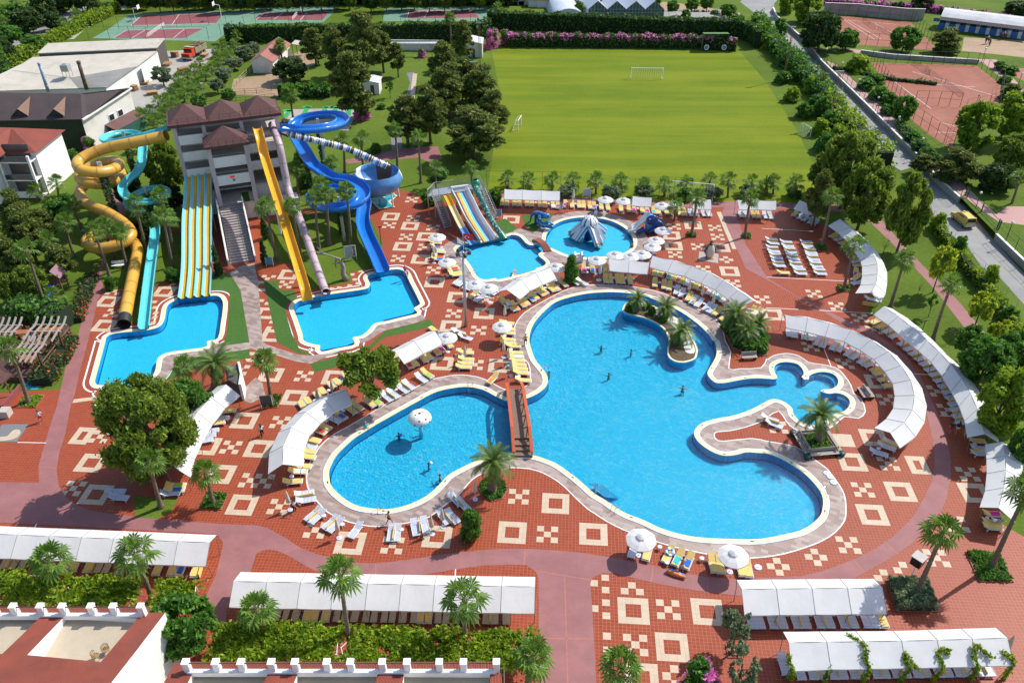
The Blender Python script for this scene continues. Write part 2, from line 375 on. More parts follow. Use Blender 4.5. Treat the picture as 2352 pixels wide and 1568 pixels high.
POOLS = [PE_,PA_,PB_,PC_]
def sheet(name,outer,z,mat,holes=(),label=None):
 mb = MB();mb.poly(outer,holes,z);return structure(mb.build(name,mat),label)
BIG = [Vector((-420,-60,0)),Vector((420,-60,0)),Vector((420,620,0)),Vector((-420,620,0))]
sheet('ground',BIG,0.0,GRASS,POOLS,'garden lawn spreading under the whole resort')
sheet('football_pitch',GL(LD("1128,111 1300,113 1500,115 1700,119 1760,190 1830,300 1880,400 1900,470 1700,466 1500,466 1300,452 1120,440 1135,330 1150,220")),.004,PITCHG)
pave = LD("-60,1640 -60,906 138,894 175,784 200,692 217,642 250,575 300,560 400,520 470,505 560,470 640,470 700,480 790,500 860,470 915,434 955,446 990,470 1060,455 1120,446 1290,454 1500,464 1650,466 1764,466 1860,500 1905,522 1950,562 1985,622 2005,690 1985,722 2052,732 2118,792 2180,862 2230,942 2256,1010 2296,1062 2308,1150 2296,1200 2352,1232 2440,1250 2440,1640")
sheet('paving',GL(pave),.004,PAVE,POOLS)
# pools: floor, walls, water
def pool(P,depth,wat,nm,surf=-.07,POOLF=POOLF):
 mb = MB();mb.poly(P,z=-depth);structure(mb.build('pool_floor',POOLF))
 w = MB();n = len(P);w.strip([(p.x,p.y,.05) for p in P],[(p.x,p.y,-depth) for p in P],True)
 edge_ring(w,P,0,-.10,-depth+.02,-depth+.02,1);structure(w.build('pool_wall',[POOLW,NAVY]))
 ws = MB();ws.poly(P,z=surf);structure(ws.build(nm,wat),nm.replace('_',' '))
 c = MB();edge_ring(c,P,.002,.46,.055,.05);edge_ring(c,P,.46,.62,.062,.058,1)
 q = offset(P,.62);c.strip([(p.x,p.y,.058) for p in q],[(p.x,p.y,.0) for p in q],True,1)
 structure(c.build('pool_coping',[COPE,WHITE]))
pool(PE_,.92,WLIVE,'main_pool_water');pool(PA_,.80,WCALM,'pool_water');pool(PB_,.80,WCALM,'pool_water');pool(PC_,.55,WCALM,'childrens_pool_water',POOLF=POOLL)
# stone decks
dE = L('12',"2262,432 2150,370 2050,330 1950,312 1830,308 1700,330 1600,355 1450,430 1300,510 1150,600 1000,690 850,780 720,850 620,930 560,1000 510,1080 480,1160 465,1240 470,1310 490,1370 540,1440 600,1510 660,1568 13:800,70 900,100 1000,120 1100,130 1250,118 1400,95 1550,60 1640,10 12:1750,1490 1850,1420 1920,1340 1990,1265 2100,1205 2300,1170 22:0,1158 150,1168 270,1200 400,1270 500,1350 600,1450 700,1540 23:760,10 850,70 960,130 1100,190 1300,260 1500,320 1700,365 1900,400 2100,420 2300,412 33:150,380 350,320 500,260 620,180 700,80 715,0 32:710,1450 680,1360 620,1270 560,1190 520,1150 400,1065 250,965 0,918 22:2200,890 1950,915 1880,900 1856,860 1882,830 2000,820 2150,785 2300,730 32:0,690 100,640 170,735 240,800 420,860 620,760 700,690 830,705 895,640 850,520 790,480 760,400 700,310 620,240 480,210 370,190 280,130 165,110 50,130 0,165 22:2340,160 2290,240 2100,250 1992,250 2010,100 1960,0 21:1940,1480 1880,1370 1800,1310 1680,1260 1560,1200 1450,1150 1300,1100 1100,1065 900,1050 700,1050 520,1085 380,1150 250,1220 120,1300 50,1380 20,1450 0,1560 22:30,80 150,200 168,300 165,370 130,410 50,440 12:2330,445")
DE_ = smooth_path(GL(dE),2,True)
mb = MB();mb.poly(DE_,[PE_],.010);edge_ring(mb,DE_,-.06,.06,.016,.016,1);structure(mb.build('pool_deck',[DECK,WHITE]),'stone deck around the main pool')
dA = L('02',"890,505 1080,470 1290,455 1290,360 1375,335 1425,280 1445,210 1500,122 1590,98 1895,52 1905,0 1980,20 2352,-30 2352,45 2290,70 2100,110 1600,170 1590,240 1560,300 1510,360 1450,395 1300,450 1085,545 862,585")
mb = MB();mb.poly(GL(dA),z=.0105);a = GL(L('02',"862,585 1085,545 1300,450 1450,395 1510,360 1560,300 1590,240 1600,170"))
mb.strip([(p.x,p.y+.1,.017) for p in a],[(p.x+.06,p.y-.12,.017) for p in a],m=1);structure(mb.build('stone_walkway',[DECK,WHITE]))

dB = L('11',"0,940 20,1000 60,1568 12:100,30 400,125 525,130 600,112 760,78 905,45 890,-30 960,-45 1020,-80 1062,-135 1100,-162 1185,-180 1480,-250 1520,-250 1560,-205 1450,-165 1180,-100 1040,-10 700,120 500,205 350,180 80,95 0,80 02:2290,60 01:2290,1568 2210,1100 2110,940 2200,880 2340,850")
sheet('stone_walkway',GL(dB),.0118,DECK)
mb = MB();edge_ring(mb,PC_,.6,2.3,.0125,.009);structure(mb.build('pool_deck',DECK),'stone deck around the children pools')
for P in (PA_,PB_):
 mb = MB();edge_ring(mb,P,1.15,1.36,.006,.006);structure(mb.build('white_line',WHITE),'white border line around a slide pool')
for s in ["01:2110,940 1940,960 1930,1090 2090,1110 2110,1140 2090,1450 2060,1568 02:1978,50 2290,8 01:2290,1568 2210,1100",
          "02:1610,170 2290,70 2296,150 1900,210 1550,360 1470,400 1500,360 1560,300 1590,240","02:1085,560 1300,470 1300,520 1030,670 840,690 862,590",
          "11:70,1020 200,1005 215,1090 350,1100 380,1165 290,1220 270,1290 330,1500 400,1640 12:520,118 400,112 210,15 11:190,1568",
          "12:500,205 1010,72 1180,-95 11:1600,1365 1645,1425 1180,1530 12:1000,110 720,240 535,282"]:
 sheet('artificial_turf',GL(L('01',s)),.0135 if '12:500' not in s else .0145,TURF)
# ---------------------------------------------------------------- coloured concrete paths
def path(s,z,mat=PATHM,nm='concrete_path',D=True,smooth=0):
 P = GL(LD(s) if D else L('00',s));mb = MB();mb.poly(P,z=z)
 o = mb.build(nm,[mat]);return structure(o)
path("246,572 262,575 225,690 202,784 185,846 172,904 162,934 150,996 136,1041 130,1079 135,1116 90,1110 88,1071 102,1021 117,971 130,934 139,894 150,846 175,784 200,692 217,642",.0128)
path("-60,1105 90,1108 135,1116 150,1139 175,1159 207,1172 320,1187 425,1196 500,1202 588,1206 613,1211 650,1231 688,1256 725,1271 755,1279 828,1292 863,1293 913,1288 963,1281 1038,1270 1113,1262 1176,1259 1226,1260 1301,1265 1351,1271 1426,1283 1501,1298 1551,1313 1626,1324 1691,1329 1839,1323 1889,1311 1964,1283 2014,1258 2052,1231 2084,1201 2101,1181 2124,1139 2139,1109 2146,1071 2146,1034 2139,996 2126,939 2121,896 2096,859 2059,814 1990,765 1951,752 1884,712 1764,644 1713,617 1673,529 1658,492 1668,462 1694,462 1694,500 1712,560 1764,640 1830,680 1950,738 2010,765 2080,815 2118,872 2149,939 2164,979 2176,1009 2184,1059 2184,1091 2174,1144 2161,1176 2154,1181 2126,1213 2096,1246 2046,1281 2001,1306 1964,1326 1850,1365 1700,1368 1601,1356 1526,1343 1451,1326 1413,1316 1381,1316 1361,1326 1228,1310 1208,1297 1176,1296 1113,1298 1038,1308 963,1321 880,1326 725,1311 700,1298 663,1276 638,1265 618,1261 600,1265 588,1272 585,1281 497,1226 -60,1196",.0143)
path("1228,1308 1361,1326 1356,1338 1361,1401 1366,1501 1371,1600 1241,1600 1237,1426 1236.5,1326",.0152)
path("499,1228 560,1262 586,1280 575,1316 540,1360 520,1400 520,1440 440,1440 495,1321 510,1262 512,1245",.0158)
path("1120,442 1290,452 1500,462 1660,464 1764,464 1940,472 1940,486 1764,478 1660,476 1500,476 1290,466 1180,458 1120,452",.009)
path("1984,496 2020,500 2100,590 2200,690 2352,870 2352,925 2290,850 2150,668 2060,570",.005)
path("1960,330 1985,335 1990,365 1975,392 1955,370 1860,352 1750,366 1740,358 1850,345 1950,352",.005) if False else None
path("930,340 1005,336 1015,362 1000,392 985,372 960,362 800,376 790,368",.005)
path("246,572 262,575 290,480 265,440 190,395 110,395 172,360 165,395 240,430 250,500",.0048)
path("100,520 165,455 232,405 300,380 340,470 300,500 246,572 160,560",.0042) if False else None
# joints in the concrete
mb = MB()
for a,b in [((1297,1325),(1305,1600)),((1237,1464),(1365,1466)),((1228,1310),(1359,1331)),((1207,1262),(1203,1298)),((863,1293),(863,1320)),((688,1256),(650,1268)),((1500,1299),(1496,1336)),((1626,1324),(1624,1360)),((1176,1176),(1176,1176.5)),((130,1075),(90,1070)),((2084,1201),(2126,1213)),((2030,1242),(2062,1272)),((1960,1285),(1985,1312)),((172,904),(139,894))]:
 p = G(*a,.0175);q = G(*b,.0175);d = (q-p).normalized();nrm = Vector((-d.y,d.x,0))*.035
 mb.add([p-nrm,p+nrm,q+nrm,q-nrm],[(0,1,2,3)])
structure(mb.build('path_joints',pm('joint_filler',(.42,.15,.10),.8)))
# ---------------------------------------------------------------- pebble inlays
mb = MB();U = .6667;ca,sa = math.cos(-TROT),math.sin(-TROT);ZI = .0245
CELLS = []
def cell(c,i,j,w=1,h=1):
 if w > 1 or h > 1:
  for a in range(w):
   for b_ in range(h): cell(c,i+a,j+b_)
  return
 pts = [];X = (i+.5)*U;Y = (j+.5)*U;mx = c.x+X*ca-Y*sa;my = c.y+X*sa+Y*ca
 if any(abs(mx-a)+abs(my-b_) < 1.0 and max(abs(mx-a),abs(my-b_)) < .6 for a,b_ in CELLS): return
 CELLS.append((mx,my))
 for x,y in ((i,j),(i+w,j),(i+w,j+h),(i,j+h)):
  x *= U;y *= U;pts.append((c.x+x*ca-y*sa,c.y+x*sa+y*ca,.0062))
 mb.add(pts,[(0,1,2,3)])
def motif(kind,px,py):
 c = G(px,py)
 gx = (c.x*ca+c.y*sa)/(U/2);gy = (-c.x*sa+c.y*ca)/(U/2);gx = round(gx)*U/2;gy = round(gy)*U/2
 c = Vector((gx*ca-gy*sa,gx*sa+gy*ca,0))
 if kind == 'R': cell(c,-2,1,4,1);cell(c,-2,-2,4,1);cell(c,-2,-1,1,2);cell(c,1,-1,1,2)
 elif kind == 'r': cell(c,-1.5,1,3,1);cell(c,-1.5,-2,3,1);cell(c,-1.5,-1,1,2);cell(c,.5,-1,1,2)
 elif kind == 'X':
  for i,j in ((-1.5,-1.5),(.5,-1.5),(-.5,-.5),(-1.5,.5),(.5,.5)): cell(c,i,j)
 elif kind == 'D':
  for i,j in ((-.5,-1.5),(-1.5,-.5),(.5,-.5),(-.5,.5)): cell(c,i,j)
 elif kind == 't': cell(c,-.5,-.5)
INL = {'R': "23:1110,898 1795,918 1470,1228 1200,1520 740,210 -12,172 32:785,1105 1222,1378 1900,1400 970,1580 985,880 1010,370 31:50,1325 21:1475,592 1490,690 1668,505 1925,710 2000,925 11:1245,418 1420,512 1345,700 1510,815 1570,605 1635,1030 1860,1165 2090,1310 1800,1430 300,960 60,1060 95,1310 150,1520 12:130,310 345,510 20,990 710,330 1710,200 2230,220 02:870,1410 2240,725 1910,955 2010,1220 2230,1500 830,1120 13:1670,230 860,280 22:390,1480 01:1000,1200 970,1420 1520,1110 21:0,450",
       'r': "02:755,870 32:1375,1135",'X': "23:1440,905 1125,1215 1420,1510 335,190 13:1245,310 560,150 22:65,1420 33:755,305 1560,420 32:860,1360 1110,1120 690,905 1840,1215 1090,535 715,205 390,45 1640,620 1550,450 31:425,1130 630,1245 850,1350 980,1460 21:1480,512 1510,775 1870,530 1890,612 1715,697 2290,1180 1760,905 2040,1035 11:1225,505 1385,605 1300,810 1440,435 1620,520 1540,700 1640,915 1825,1310 2050,1460 1430,270 2120,1185 100,990 260,1050 12:430,325 2020,215 225,740 60,1280 210,1510 1900,110 02:670,1350 2130,970 2290,1270 920,880 2190,265 01:1060,1105 1040,1310 32:100,790 33:1740,100",
       'D': "33:460,420 110,510 21:1970,820 23:1095,720 32:690,905",'t': "23:840,590 770,645 845,708 850,825 775,885 852,948 860,1140 862,1270 33:1440,360 1590,375 1240,485 1190,535 1065,558 1020,610 1600,470 01:1420,1200 1430,1250 1420,1310 1410,1350 1400,1400 1440,1050 1590,1040 11:700,1090 765,1078 850,1058 940,1040 915,995 890,955 970,920 60,1190 90,1225 140,1390 130,1440 12:40,180 02:2310,110"}
for k,s in INL.items():
 for p in L('00',s): motif(k,*p)
structure(mb.build('paving_inlay',PEB))
for s in ["02:665,565 680,530 890,505 885,535","21:1880,380 1920,378 2062,720 2025,720","02:2250,160 2352,155 2352,190 2270,185"]:
 sheet('pebble_band',GL(L('02',s)),.0065,PEB)

sheet('grey_mosaic',GL(L('02',"20,760 262,760 155,920 -90,920")),.0066,pm('dark_cobble',(.17,.17,.18),.8,.2,8));mb = MB();mb.poly(smooth_path(GL(L('02',"-40,880 60,870 100,835 130,812 170,808 188,822 185,850 150,885 80,905 -30,912")),3,True),z=.0095);structure(mb.build('pale_swoosh',PEB),'pale comma-shaped inlay in the grey mosaic')
mb = MB();k = 0
for i in range(6,len(PE_),17):
 p = PE_[i];d = (PE_[i]-PE_[i-1]).normalized();s = Vector((d.y,-d.x,0));q = offset(PE_,.24)[i];mb.add([(*(q+d*a*.16+s*b*.06).xy,.0635) for a,b in ((-1,-1),(1,-1),(1,1),(-1,1))],[(0,1,2,3)])
structure(mb.build('depth_marks',NAVY),'small navy depth marks on the pool coping')
mb = MB()
for a,b in [(T('31',-60,530),T('31',420,558)),(T('31',-10,977),T('31',770,1017)),(T('31',-20,1258),T('31',280,1274)),(T('31',470,1282),T('31',970,1310)),(T('32',500,30),T('32',582,235)),(T('32',1330,297),T('32',1520,305)),(T('13',1833,520),T('13',1829,600)),(T('03',335,105),T('03',318,140)),(T('02',160,925),T('02',425,930)),(T('32',1580,680),T('32',1790,690))]:
 p = G(*a,.0172);q = G(*b,.0172);d = (q-p).normalized();n = Vector((-d.y,d.x,0))*.05;mb.add([p-n,p+n,q+n,q-n],[(0,1,2,3)])
structure(mb.build('drain_lines',WHITE),'thin white drain lines in the paving')
# ---------------------------------------------------------------- vegetation
LM_PINE = leafmat('pine_needles',(.012,.024,.006),(.078,.105,.018),(.22,.25,.05),.25)
LM_STONE = leafmat('stone_pine_needles',(.012,.032,.006),(.085,.14,.014),(.26,.33,.035),.3)
LM_BROAD = leafmat('broad_leaves',(.016,.045,.008),(.05,.13,.016),(.13,.27,.03),.3)
LM_LIME = leafmat('lime_leaves',(.035,.075,.008),(.13,.22,.014),(.32,.40,.03),.35)
LM_DARK = leafmat('dark_leaves',(.008,.022,.005),(.028,.058,.011),(.08,.13,.024),.2)
LM_OLIVE = leafmat('olive_leaves',(.05,.075,.035),(.11,.15,.075),(.22,.27,.14),.25)
LM_VINE = leafmat('vine_leaves',(.025,.065,.004),(.11,.19,.008),(.32,.38,.025),.35)
LM_IVY = leafmat('ivy_leaves',(.010,.032,.005),(.028,.072,.010),(.10,.18,.022),.2)
LM_PINK = leafmat('pink_blossom',(.36,.05,.20),(.55,.12,.34),(.72,.30,.52),.3)
LM_WHITE = leafmat('white_blossom',(.5,.5,.42),(.65,.65,.58),(.8,.8,.75),.3)
LM_YEL = leafmat('yellow_blossom',(.35,.36,.02),(.55,.50,.03),(.70,.62,.05),.3)
LM_RED = leafmat('red_blossom',(.35,.02,.01),(.55,.05,.02),(.65,.15,.04),.3)
LM_PALM = leafmat('palm_leaves',(.025,.06,.008),(.075,.15,.018),(.17,.27,.035),.35,.45)
LM_DATE = leafmat('date_palm_leaves',(.022,.05,.010),(.07,.125,.02),(.14,.20,.035),.3,.45)
LM_DRY = leafmat('dry_leaves',(.12,.085,.04),(.22,.16,.08),(.34,.26,.14),.2)
BARK = pm('bark',(.14,.10,.07),.9,.35,6,.6);PBARK = pm('palm_bark',(.17,.125,.085),.9,.45,9,.8)
def quads_mesh(name,C,S,mats,midx=None,flat=0.0,aspect=1.6,up=0.0):
 n = len(C);d = RNG.normal(size=(n,3));d[:,2] += up;d[:,2] *= (1-flat) if flat else 1
 d /= np.linalg.norm(d,axis=1)[:,None];e = RNG.normal(size=(n,3));e -= d*(e*d).sum(1)[:,None];e /= np.linalg.norm(e,axis=1)[:,None]
 a = d*(S*aspect*.5)[:,None];b = e*(S*.5)[:,None]
 v = np.stack([C-a-b*.4,C-a*.1-b,C+a,C-a*.1+b],1).reshape(-1,3)
 me = bpy.data.meshes.new(name);me.vertices.add(4*n);me.vertices.foreach_set('co',v.astype(np.float32).ravel())
 me.loops.add(4*n);me.loops.foreach_set('vertex_index',np.arange(4*n,dtype=np.int32))
 me.polygons.add(n);me.polygons.foreach_set('loop_start',np.arange(0,4*n,4,dtype=np.int32))
 for m in mats: me.materials.append(m)
 if midx is not None: me.polygons.foreach_set('material_index',midx.astype(np.int32))
 me.update();me.validate();return me
def lobe_points(lobes,n):
 w = np.array([l[3]*l[4]+l[4]*l[5]+l[3]*l[5] for l in lobes]);k = RNG.choice(len(lobes),n,p=w/w.sum())
 d = RNG.normal(size=(n,3));d /= np.linalg.norm(d,axis=1)[:,None];r = RNG.random(n)**.42*(1+np.abs(RNG.normal(size=n))*.16)
 Lb = np.array(lobes)[k];return Lb[:,:3] + d*Lb[:,3:]*r[:,None]
def trunk_mb(h,r,limbs,bend=.3,seed=0):
 rg = random.Random(seed);mb = MB();pts = []
 bx = rg.uniform(-1,1)*bend;by = rg.uniform(-1,1)*bend
 for i in range(6):
  t = i/5;pts.append(Vector((bx*math.sin(t*2.2)*.5,by*math.sin(t*2.6)*.5,h*t)))
 mb.tube(pts,[r*(1.25-.75*i/5) for i in range(6)],7)
 for (x,y,z) in limbs:
  s = pts[rg.choice((2,3,4))];e = Vector((x,y,z));mid = (s+e)*.5 + Vector((0,0,-.06*h))
  mb.tube([s,mid,e],[r*.5,r*.35,r*.12],5)
 return mb
TREES = {}
def tree_proto(kind,H,W,mats,nleaf,leaf,shape,cbase=.3,seed=1,flowers=0.0,flat=0.0,aspect=1.6,trunk_r=.2,bark=None,up=0.0,nl=30,lobe=.26):
 rg = random.Random(seed);lobes = [];r = W/2;nl = int(nl*1.7);lobe *= .74;nleaf = int(nleaf*1.2);cz0 = H*cbase;ch = H-cz0
 for i in range(nl):
  a = rg.uniform(0,2*PI)
  if shape == 'round': z = rg.uniform(-.9,.95);rad = math.sqrt(max(0,1-z*z))*rg.uniform(.62,.86);zz = cz0+ch*(.5+.46*z)
  elif shape == 'cone': t = rg.random();rad = (1-t)*.85*rg.uniform(.75,1)+.04;zz = cz0+ch*t
  elif shape == 'tier': k = rg.randrange(5);t = (k+.5)/5+rg.uniform(-.05,.05);rad = (math.sin(PI*min(1,.25+t*.72))**.8)*rg.uniform(.25,.84);zz = cz0+ch*t*.93
  elif shape == 'flat': rad = rg.uniform(.1,.85);zz = cz0+ch*(.75-.35*rad+rg.uniform(-.22,.12))
  elif shape == 'shrub': z = rg.uniform(0,1);rad = math.sqrt(max(0,1-z*z*.8))*rg.uniform(.35,.78);zz = cz0+ch*z*.85
  elif shape == 'weep': z = rg.uniform(-.9,.95);rad = math.sqrt(max(0,1-z*z))*rg.uniform(.5,.85);zz = cz0+ch*(.5+.46*z)
  s = lobe*rg.uniform(.65,1.2)
  sz = s*(.62 if shape in ('tier','flat') else (1.5 if shape == 'weep' else .85))
  lobes.append((math.cos(a)*rad*r,math.sin(a)*rad*r,zz,s*r*1.15,s*r*1.15,sz*r))
 C = lobe_points(lobes,nleaf);C[:,2] = np.maximum(C[:,2],.03);S = leaf*RNG.uniform(.6,1.35,nleaf)
 mi = None
 if flowers:
  rr = np.linalg.norm((C-np.array([0,0,cz0+ch*.5]))/np.array([r,r,ch*.5]),axis=1)
  patch = np.sin(C[:,0]*1.9+seed)+np.sin(C[:,1]*2.3)+np.sin(C[:,2]*2.1)
  mi = ((RNG.random(nleaf) < flowers*1.6) & (rr > .62) & (patch > -1.0)).astype(int)
 me = quads_mesh(kind+'_crown',C,S,mats,mi,flat,aspect,up)
 big = sorted(lobes,key=lambda l: -l[3])[:9]
 tm = trunk_mb(H*(.72 if shape != 'cone' else .9),trunk_r,[l[:3] for l in big],.35*H*.1,seed).mesh(kind+'_trunk',bark or BARK,True)
 TREES[kind] = (me,tm,H,W)
tree_proto('round_pine',9,9,[LM_STONE],22000,.2,'round',.10,3,trunk_r=.28,nl=40,lobe=.28,aspect=2.2,up=.5)
tree_proto('pine',11,8,[LM_PINE],9500,.33,'tier',.16,5,trunk_r=.26,nl=38,lobe=.27,aspect=2.4)
tree_proto('pine_b',11,7,[LM_PINE],8000,.33,'tier',.26,11,trunk_r=.24,nl=30,lobe=.28,aspect=2.4)
tree_proto('green_pine',10,9,[LM_STONE],9500,.33,'round',.14,17,trunk_r=.24,nl=40,lobe=.25,aspect=2.4,up=.4)
tree_proto('loose_pine',6,7.5,[LM_STONE],5200,.26,'flat',.30,8,trunk_r=.16,nl=26,lobe=.23,aspect=2.4)
tree_proto('broad',6.5,6,[LM_BROAD],5200,.36,'round',.25,21,nl=32,lobe=.28,trunk_r=.16)
tree_proto('dark_round',7,7,[LM_DARK],6500,.36,'round',.12,23,nl=36,lobe=.27,trunk_r=.2)
tree_proto('lime',8,6,[LM_LIME],6500,.32,'weep',.15,27,nl=34,lobe=.22,trunk_r=.18,aspect=2.2)
tree_proto('olive',3.6,3.4,[LM_OLIVE],2600,.24,'round',.25,31,nl=20,lobe=.30,trunk_r=.11)
tree_proto('sparse_olive',4.0,3.4,[LM_OLIVE],1100,.2,'round',.30,33,nl=16,lobe=.24,trunk_r=.09)
tree_proto('bush',2.6,2.8,[LM_BROAD],2200,.26,'shrub',.02,37,nl=20,lobe=.36,trunk_r=.07)
tree_proto('lime_bush',2.8,2.8,[LM_LIME],2200,.26,'shrub',.02,39,nl=20,lobe=.36,trunk_r=.07)
tree_proto('feather_bush',4,4.4,[LM_BROAD],5200,.16,'shrub',.05,41,nl=30,lobe=.30,trunk_r=.09,aspect=3.2)
tree_proto('oleander',2.8,2.8,[LM_BROAD,LM_PINK],3000,.22,'shrub',.02,43,.55,nl=20,lobe=.36,trunk_r=.07)
tree_proto('white_oleander',2.8,2.4,[LM_BROAD,LM_WHITE],2200,.22,'shrub',.02,47,.3,nl=18,lobe=.36,trunk_r=.07)
tree_proto('yellow_tree',3.8,3.4,[LM_LIME,LM_YEL],1500,.24,'round',.35,53,.22,nl=18,lobe=.27,trunk_r=.08)
tree_proto('cypress',7,2.4,[LM_DARK],4000,.24,'cone',.02,57,nl=34,lobe=.42,trunk_r=.13,aspect=2)
tree_proto('cone_shrub',3.4,2.9,[LM_BROAD],4200,.17,'cone',.01,59,nl=40,lobe=.36,trunk_r=.08,aspect=2)
tree_proto('sapling',2.6,1.5,[LM_BROAD],260,.2,'round',.5,61,nl=7,lobe=.34,trunk_r=.04)
tree_proto('bare_sapling',2.6,1.6,[LM_DRY],30,.12,'round',.4,67,nl=9,lobe=.3,trunk_r=.045)
KINDNAME = {'round_pine': 'pine_tree','pine': 'pine_tree','pine_b': 'pine_tree','green_pine': 'pine_tree','loose_pine': 'pine_tree','broad': 'broadleaf_tree','dark_round': 'evergreen_tree','lime': 'willow_tree','olive': 'olive_tree','sparse_olive': 'olive_tree','bush': 'green_shrub','lime_bush': 'green_shrub','feather_bush': 'feathery_shrub','oleander': 'oleander_shrub','white_oleander': 'oleander_shrub','yellow_tree': 'flowering_tree','cypress': 'cypress_tree','cone_shrub': 'conical_shrub','sapling': 'young_tree','bare_sapling': 'young_tree'}
CATN = {'pine_tree': 'tree','broadleaf_tree': 'tree','evergreen_tree': 'tree','willow_tree': 'tree','olive_tree': 'tree','flowering_tree': 'tree','cypress_tree': 'tree','young_tree': 'tree'}
def plant(kind,bx,by,topy,wpx,label,group=None,z=0.0,bare=False):
 b = G(bx,by,z);top = V(bx,topy,b.y);H = max(.5,top.z-z);W = wpx*mpp(by,z+H*.55)*.97
 me,tm,h0,w0 = TREES[kind];nm = KINDNAME[kind]
 rz = random.uniform(0,2*PI)
 t = thing(nm,label,CATN.get(nm,'shrub'),(V(bx,(topy+by)/2,b.y).x,b.y,z),rz,group)
 sc = (W/w0,W/w0,H/h0)
 for n,m in (('crown',me),('trunk',tm)):
  o = meshobj(n,m,t);o.scale = sc
 return t
# ---- palms
def fan_leaf(mb,base,az,el,pet,rad,nseg=11,m=0,droop=.35,roll=0.0):
 d = Vector((math.cos(az)*math.cos(el),math.sin(az)*math.cos(el),math.sin(el)));side = Vector((-math.sin(az),math.cos(az),0))
 upv = d.cross(side)*-1
 if roll: side,upv = side*math.cos(roll)+upv*math.sin(roll),upv*math.cos(roll)-side*math.sin(roll)
 hub = Vector(base)+d*pet
 mb.beam(base,hub,.05,.03,1)
 for k in range(nseg):
  a = (k-(nseg-1)/2)/(nseg-1)*R(255);ln = rad*(1-.22*abs(a)/R(127))*random.uniform(.9,1.06)
  dd = d*math.cos(a)+side*math.sin(a);pp = side*math.cos(a)-d*math.sin(a)
  w = ln*.11;lift = upv*(.05*ln)
  p1 = hub+dd*ln*.55;p2 = hub+dd*ln-Vector((0,0,droop*ln*random.uniform(.5,1.1)))-upv*.04
  mb.add([hub,p1-pp*w,p1+lift,p2,p1+pp*w],[(0,1,2),(0,2,4),(1,3,2),(2,3,4)],m)
def fan_crown(name,n=24,rad=1.0,pet=.85,skirt=8,seed=0,low=-.35):
 random.seed(seed);mb = MB()
 for i in range(n):
  t = i/(n-1);el = R(84)*(1-t)**1.15+low*t;az = i*2.399963+random.uniform(-.2,.2)
  fan_leaf(mb,(0,0,.05*(1-t)),az,el,pet*random.uniform(.8,1.1),rad*random.uniform(.85,1.1),11,0,.22+.4*t,random.uniform(-.5,.5))
 for i in range(skirt):
  fan_leaf(mb,(0,0,-.15),i*2.399963,R(-62)+random.uniform(-.2,.1),.5,rad*.75,8,2,.3)
 mb.lathe([(.0,-.6),(.17,-.45),(.22,-.1),(.12,.15),(0,.3)],7,m=1)
 return mb.mesh(name,[LM_PALM,pm('palm_stalk',(.19,.22,.07),.6),LM_DRY])
FAN = [fan_crown('fan_crown',20,.92,.95,3,3,-.55),fan_crown('fan_crown',17,.98,1.0,2,4,-.5),fan_crown('fan_crown',22,.9,.9,5,5,-.65)]
SHORTFAN = [fan_crown('fan_crown',20,.85,1.0,4,6,-.6),fan_crown('fan_crown',18,.9,1.05,3,9,-.5)]
SKIRTFAN = fan_crown('fan_crown',34,1.0,1.0,46,8,-.7)
def feather_crown(name,n=46,ln=2.6,seed=0):
 random.seed(seed);mb = MB()
 for i in range(n):
  t = i/(n-1);el = R(82)*(1-t)**1.0+R(-28)*t;az = i*2.399963+random.uniform(-.25,.25);Ln = ln*random.uniform(.85,1.08)*(.8+.2*math.sin(PI*t))
  h = Vector((math.cos(az),math.sin(az),0));p = Vector((0,0,.1));pts = [p.copy()];e = el;K = 12
  side = Vector((-math.sin(az),math.cos(az),0))
  for k in range(K):
   p = p+(h*math.cos(e)+Vector((0,0,math.sin(e))))*Ln/K;pts.append(p.copy());e -= R(5.5+6*t)
  for k in range(K): mb.beam(pts[k],pts[k+1],.05*(1-k/K)+.012,.03,1)
  for k in range(1,K*2):
   q = k/2;a = pts[int(q)].lerp(pts[min(K,int(q)+1)],q-int(q));d = (pts[min(K,int(q)+1)]-pts[int(q)]).normalized() if q < K else d
   ll = .55*math.sin(PI*min(1,.12+.86*q/K))**.7
   for s in (-1,1):
    tip = a+side*s*ll*.85+d*ll*.55+Vector((0,0,.16*ll*(1-1.6*t)))
    mb.add([a-d*.06,a+d*.06,tip],[(0,1,2)],0)
 mb.lathe([(0,-.9),(.3,-.7),(.42,-.25),(.3,.1),(0,.35)],8,m=2)
 return mb.mesh(name,[LM_DATE,pm('palm_stalk',(.19,.22,.07),.6),PBARK])
FEATHER = [feather_crown('feather_crown',44,3.4,1),feather_crown('feather_crown',34,3.0,2)]
def palm_trunk(base,top,r0,r1,seed,girth=False):
 rg = random.Random(seed);mb = MB();n = max(5,int((top-base).length/.28));pts = [];rr = []
 bow = Vector((rg.uniform(-.12,.12),rg.uniform(-.12,.12),0))
 for i in range(n+1):
  t = i/n;pts.append(base.lerp(top,t)+bow*math.sin(PI*t)*(top-base).length*.12)
  r = r0+(r1-r0)*min(1,t*1.6);r *= 1+.45*max(0,.12-t)/.12
  rr.append(r*(1.07 if i % 2 else .93)*rg.uniform(.97,1.04))
 mb.tube(pts,rr,8);
 for i in range(2,n+1):
  if rg.random() < .8 and i/n > .3:
   a = rg.uniform(0,2*PI);p = pts[i];d = Vector((math.cos(a),math.sin(a),0))
   mb.add([p+d*rr[i]*.8+Vector((-d.y,d.x,0))*.07,p+d*rr[i]*.8-Vector((-d.y,d.x,0))*.07,p+d*rr[i]*1.35+Vector((0,0,.16))],[(0,1,2)])
 return mb
NPALM = [0]
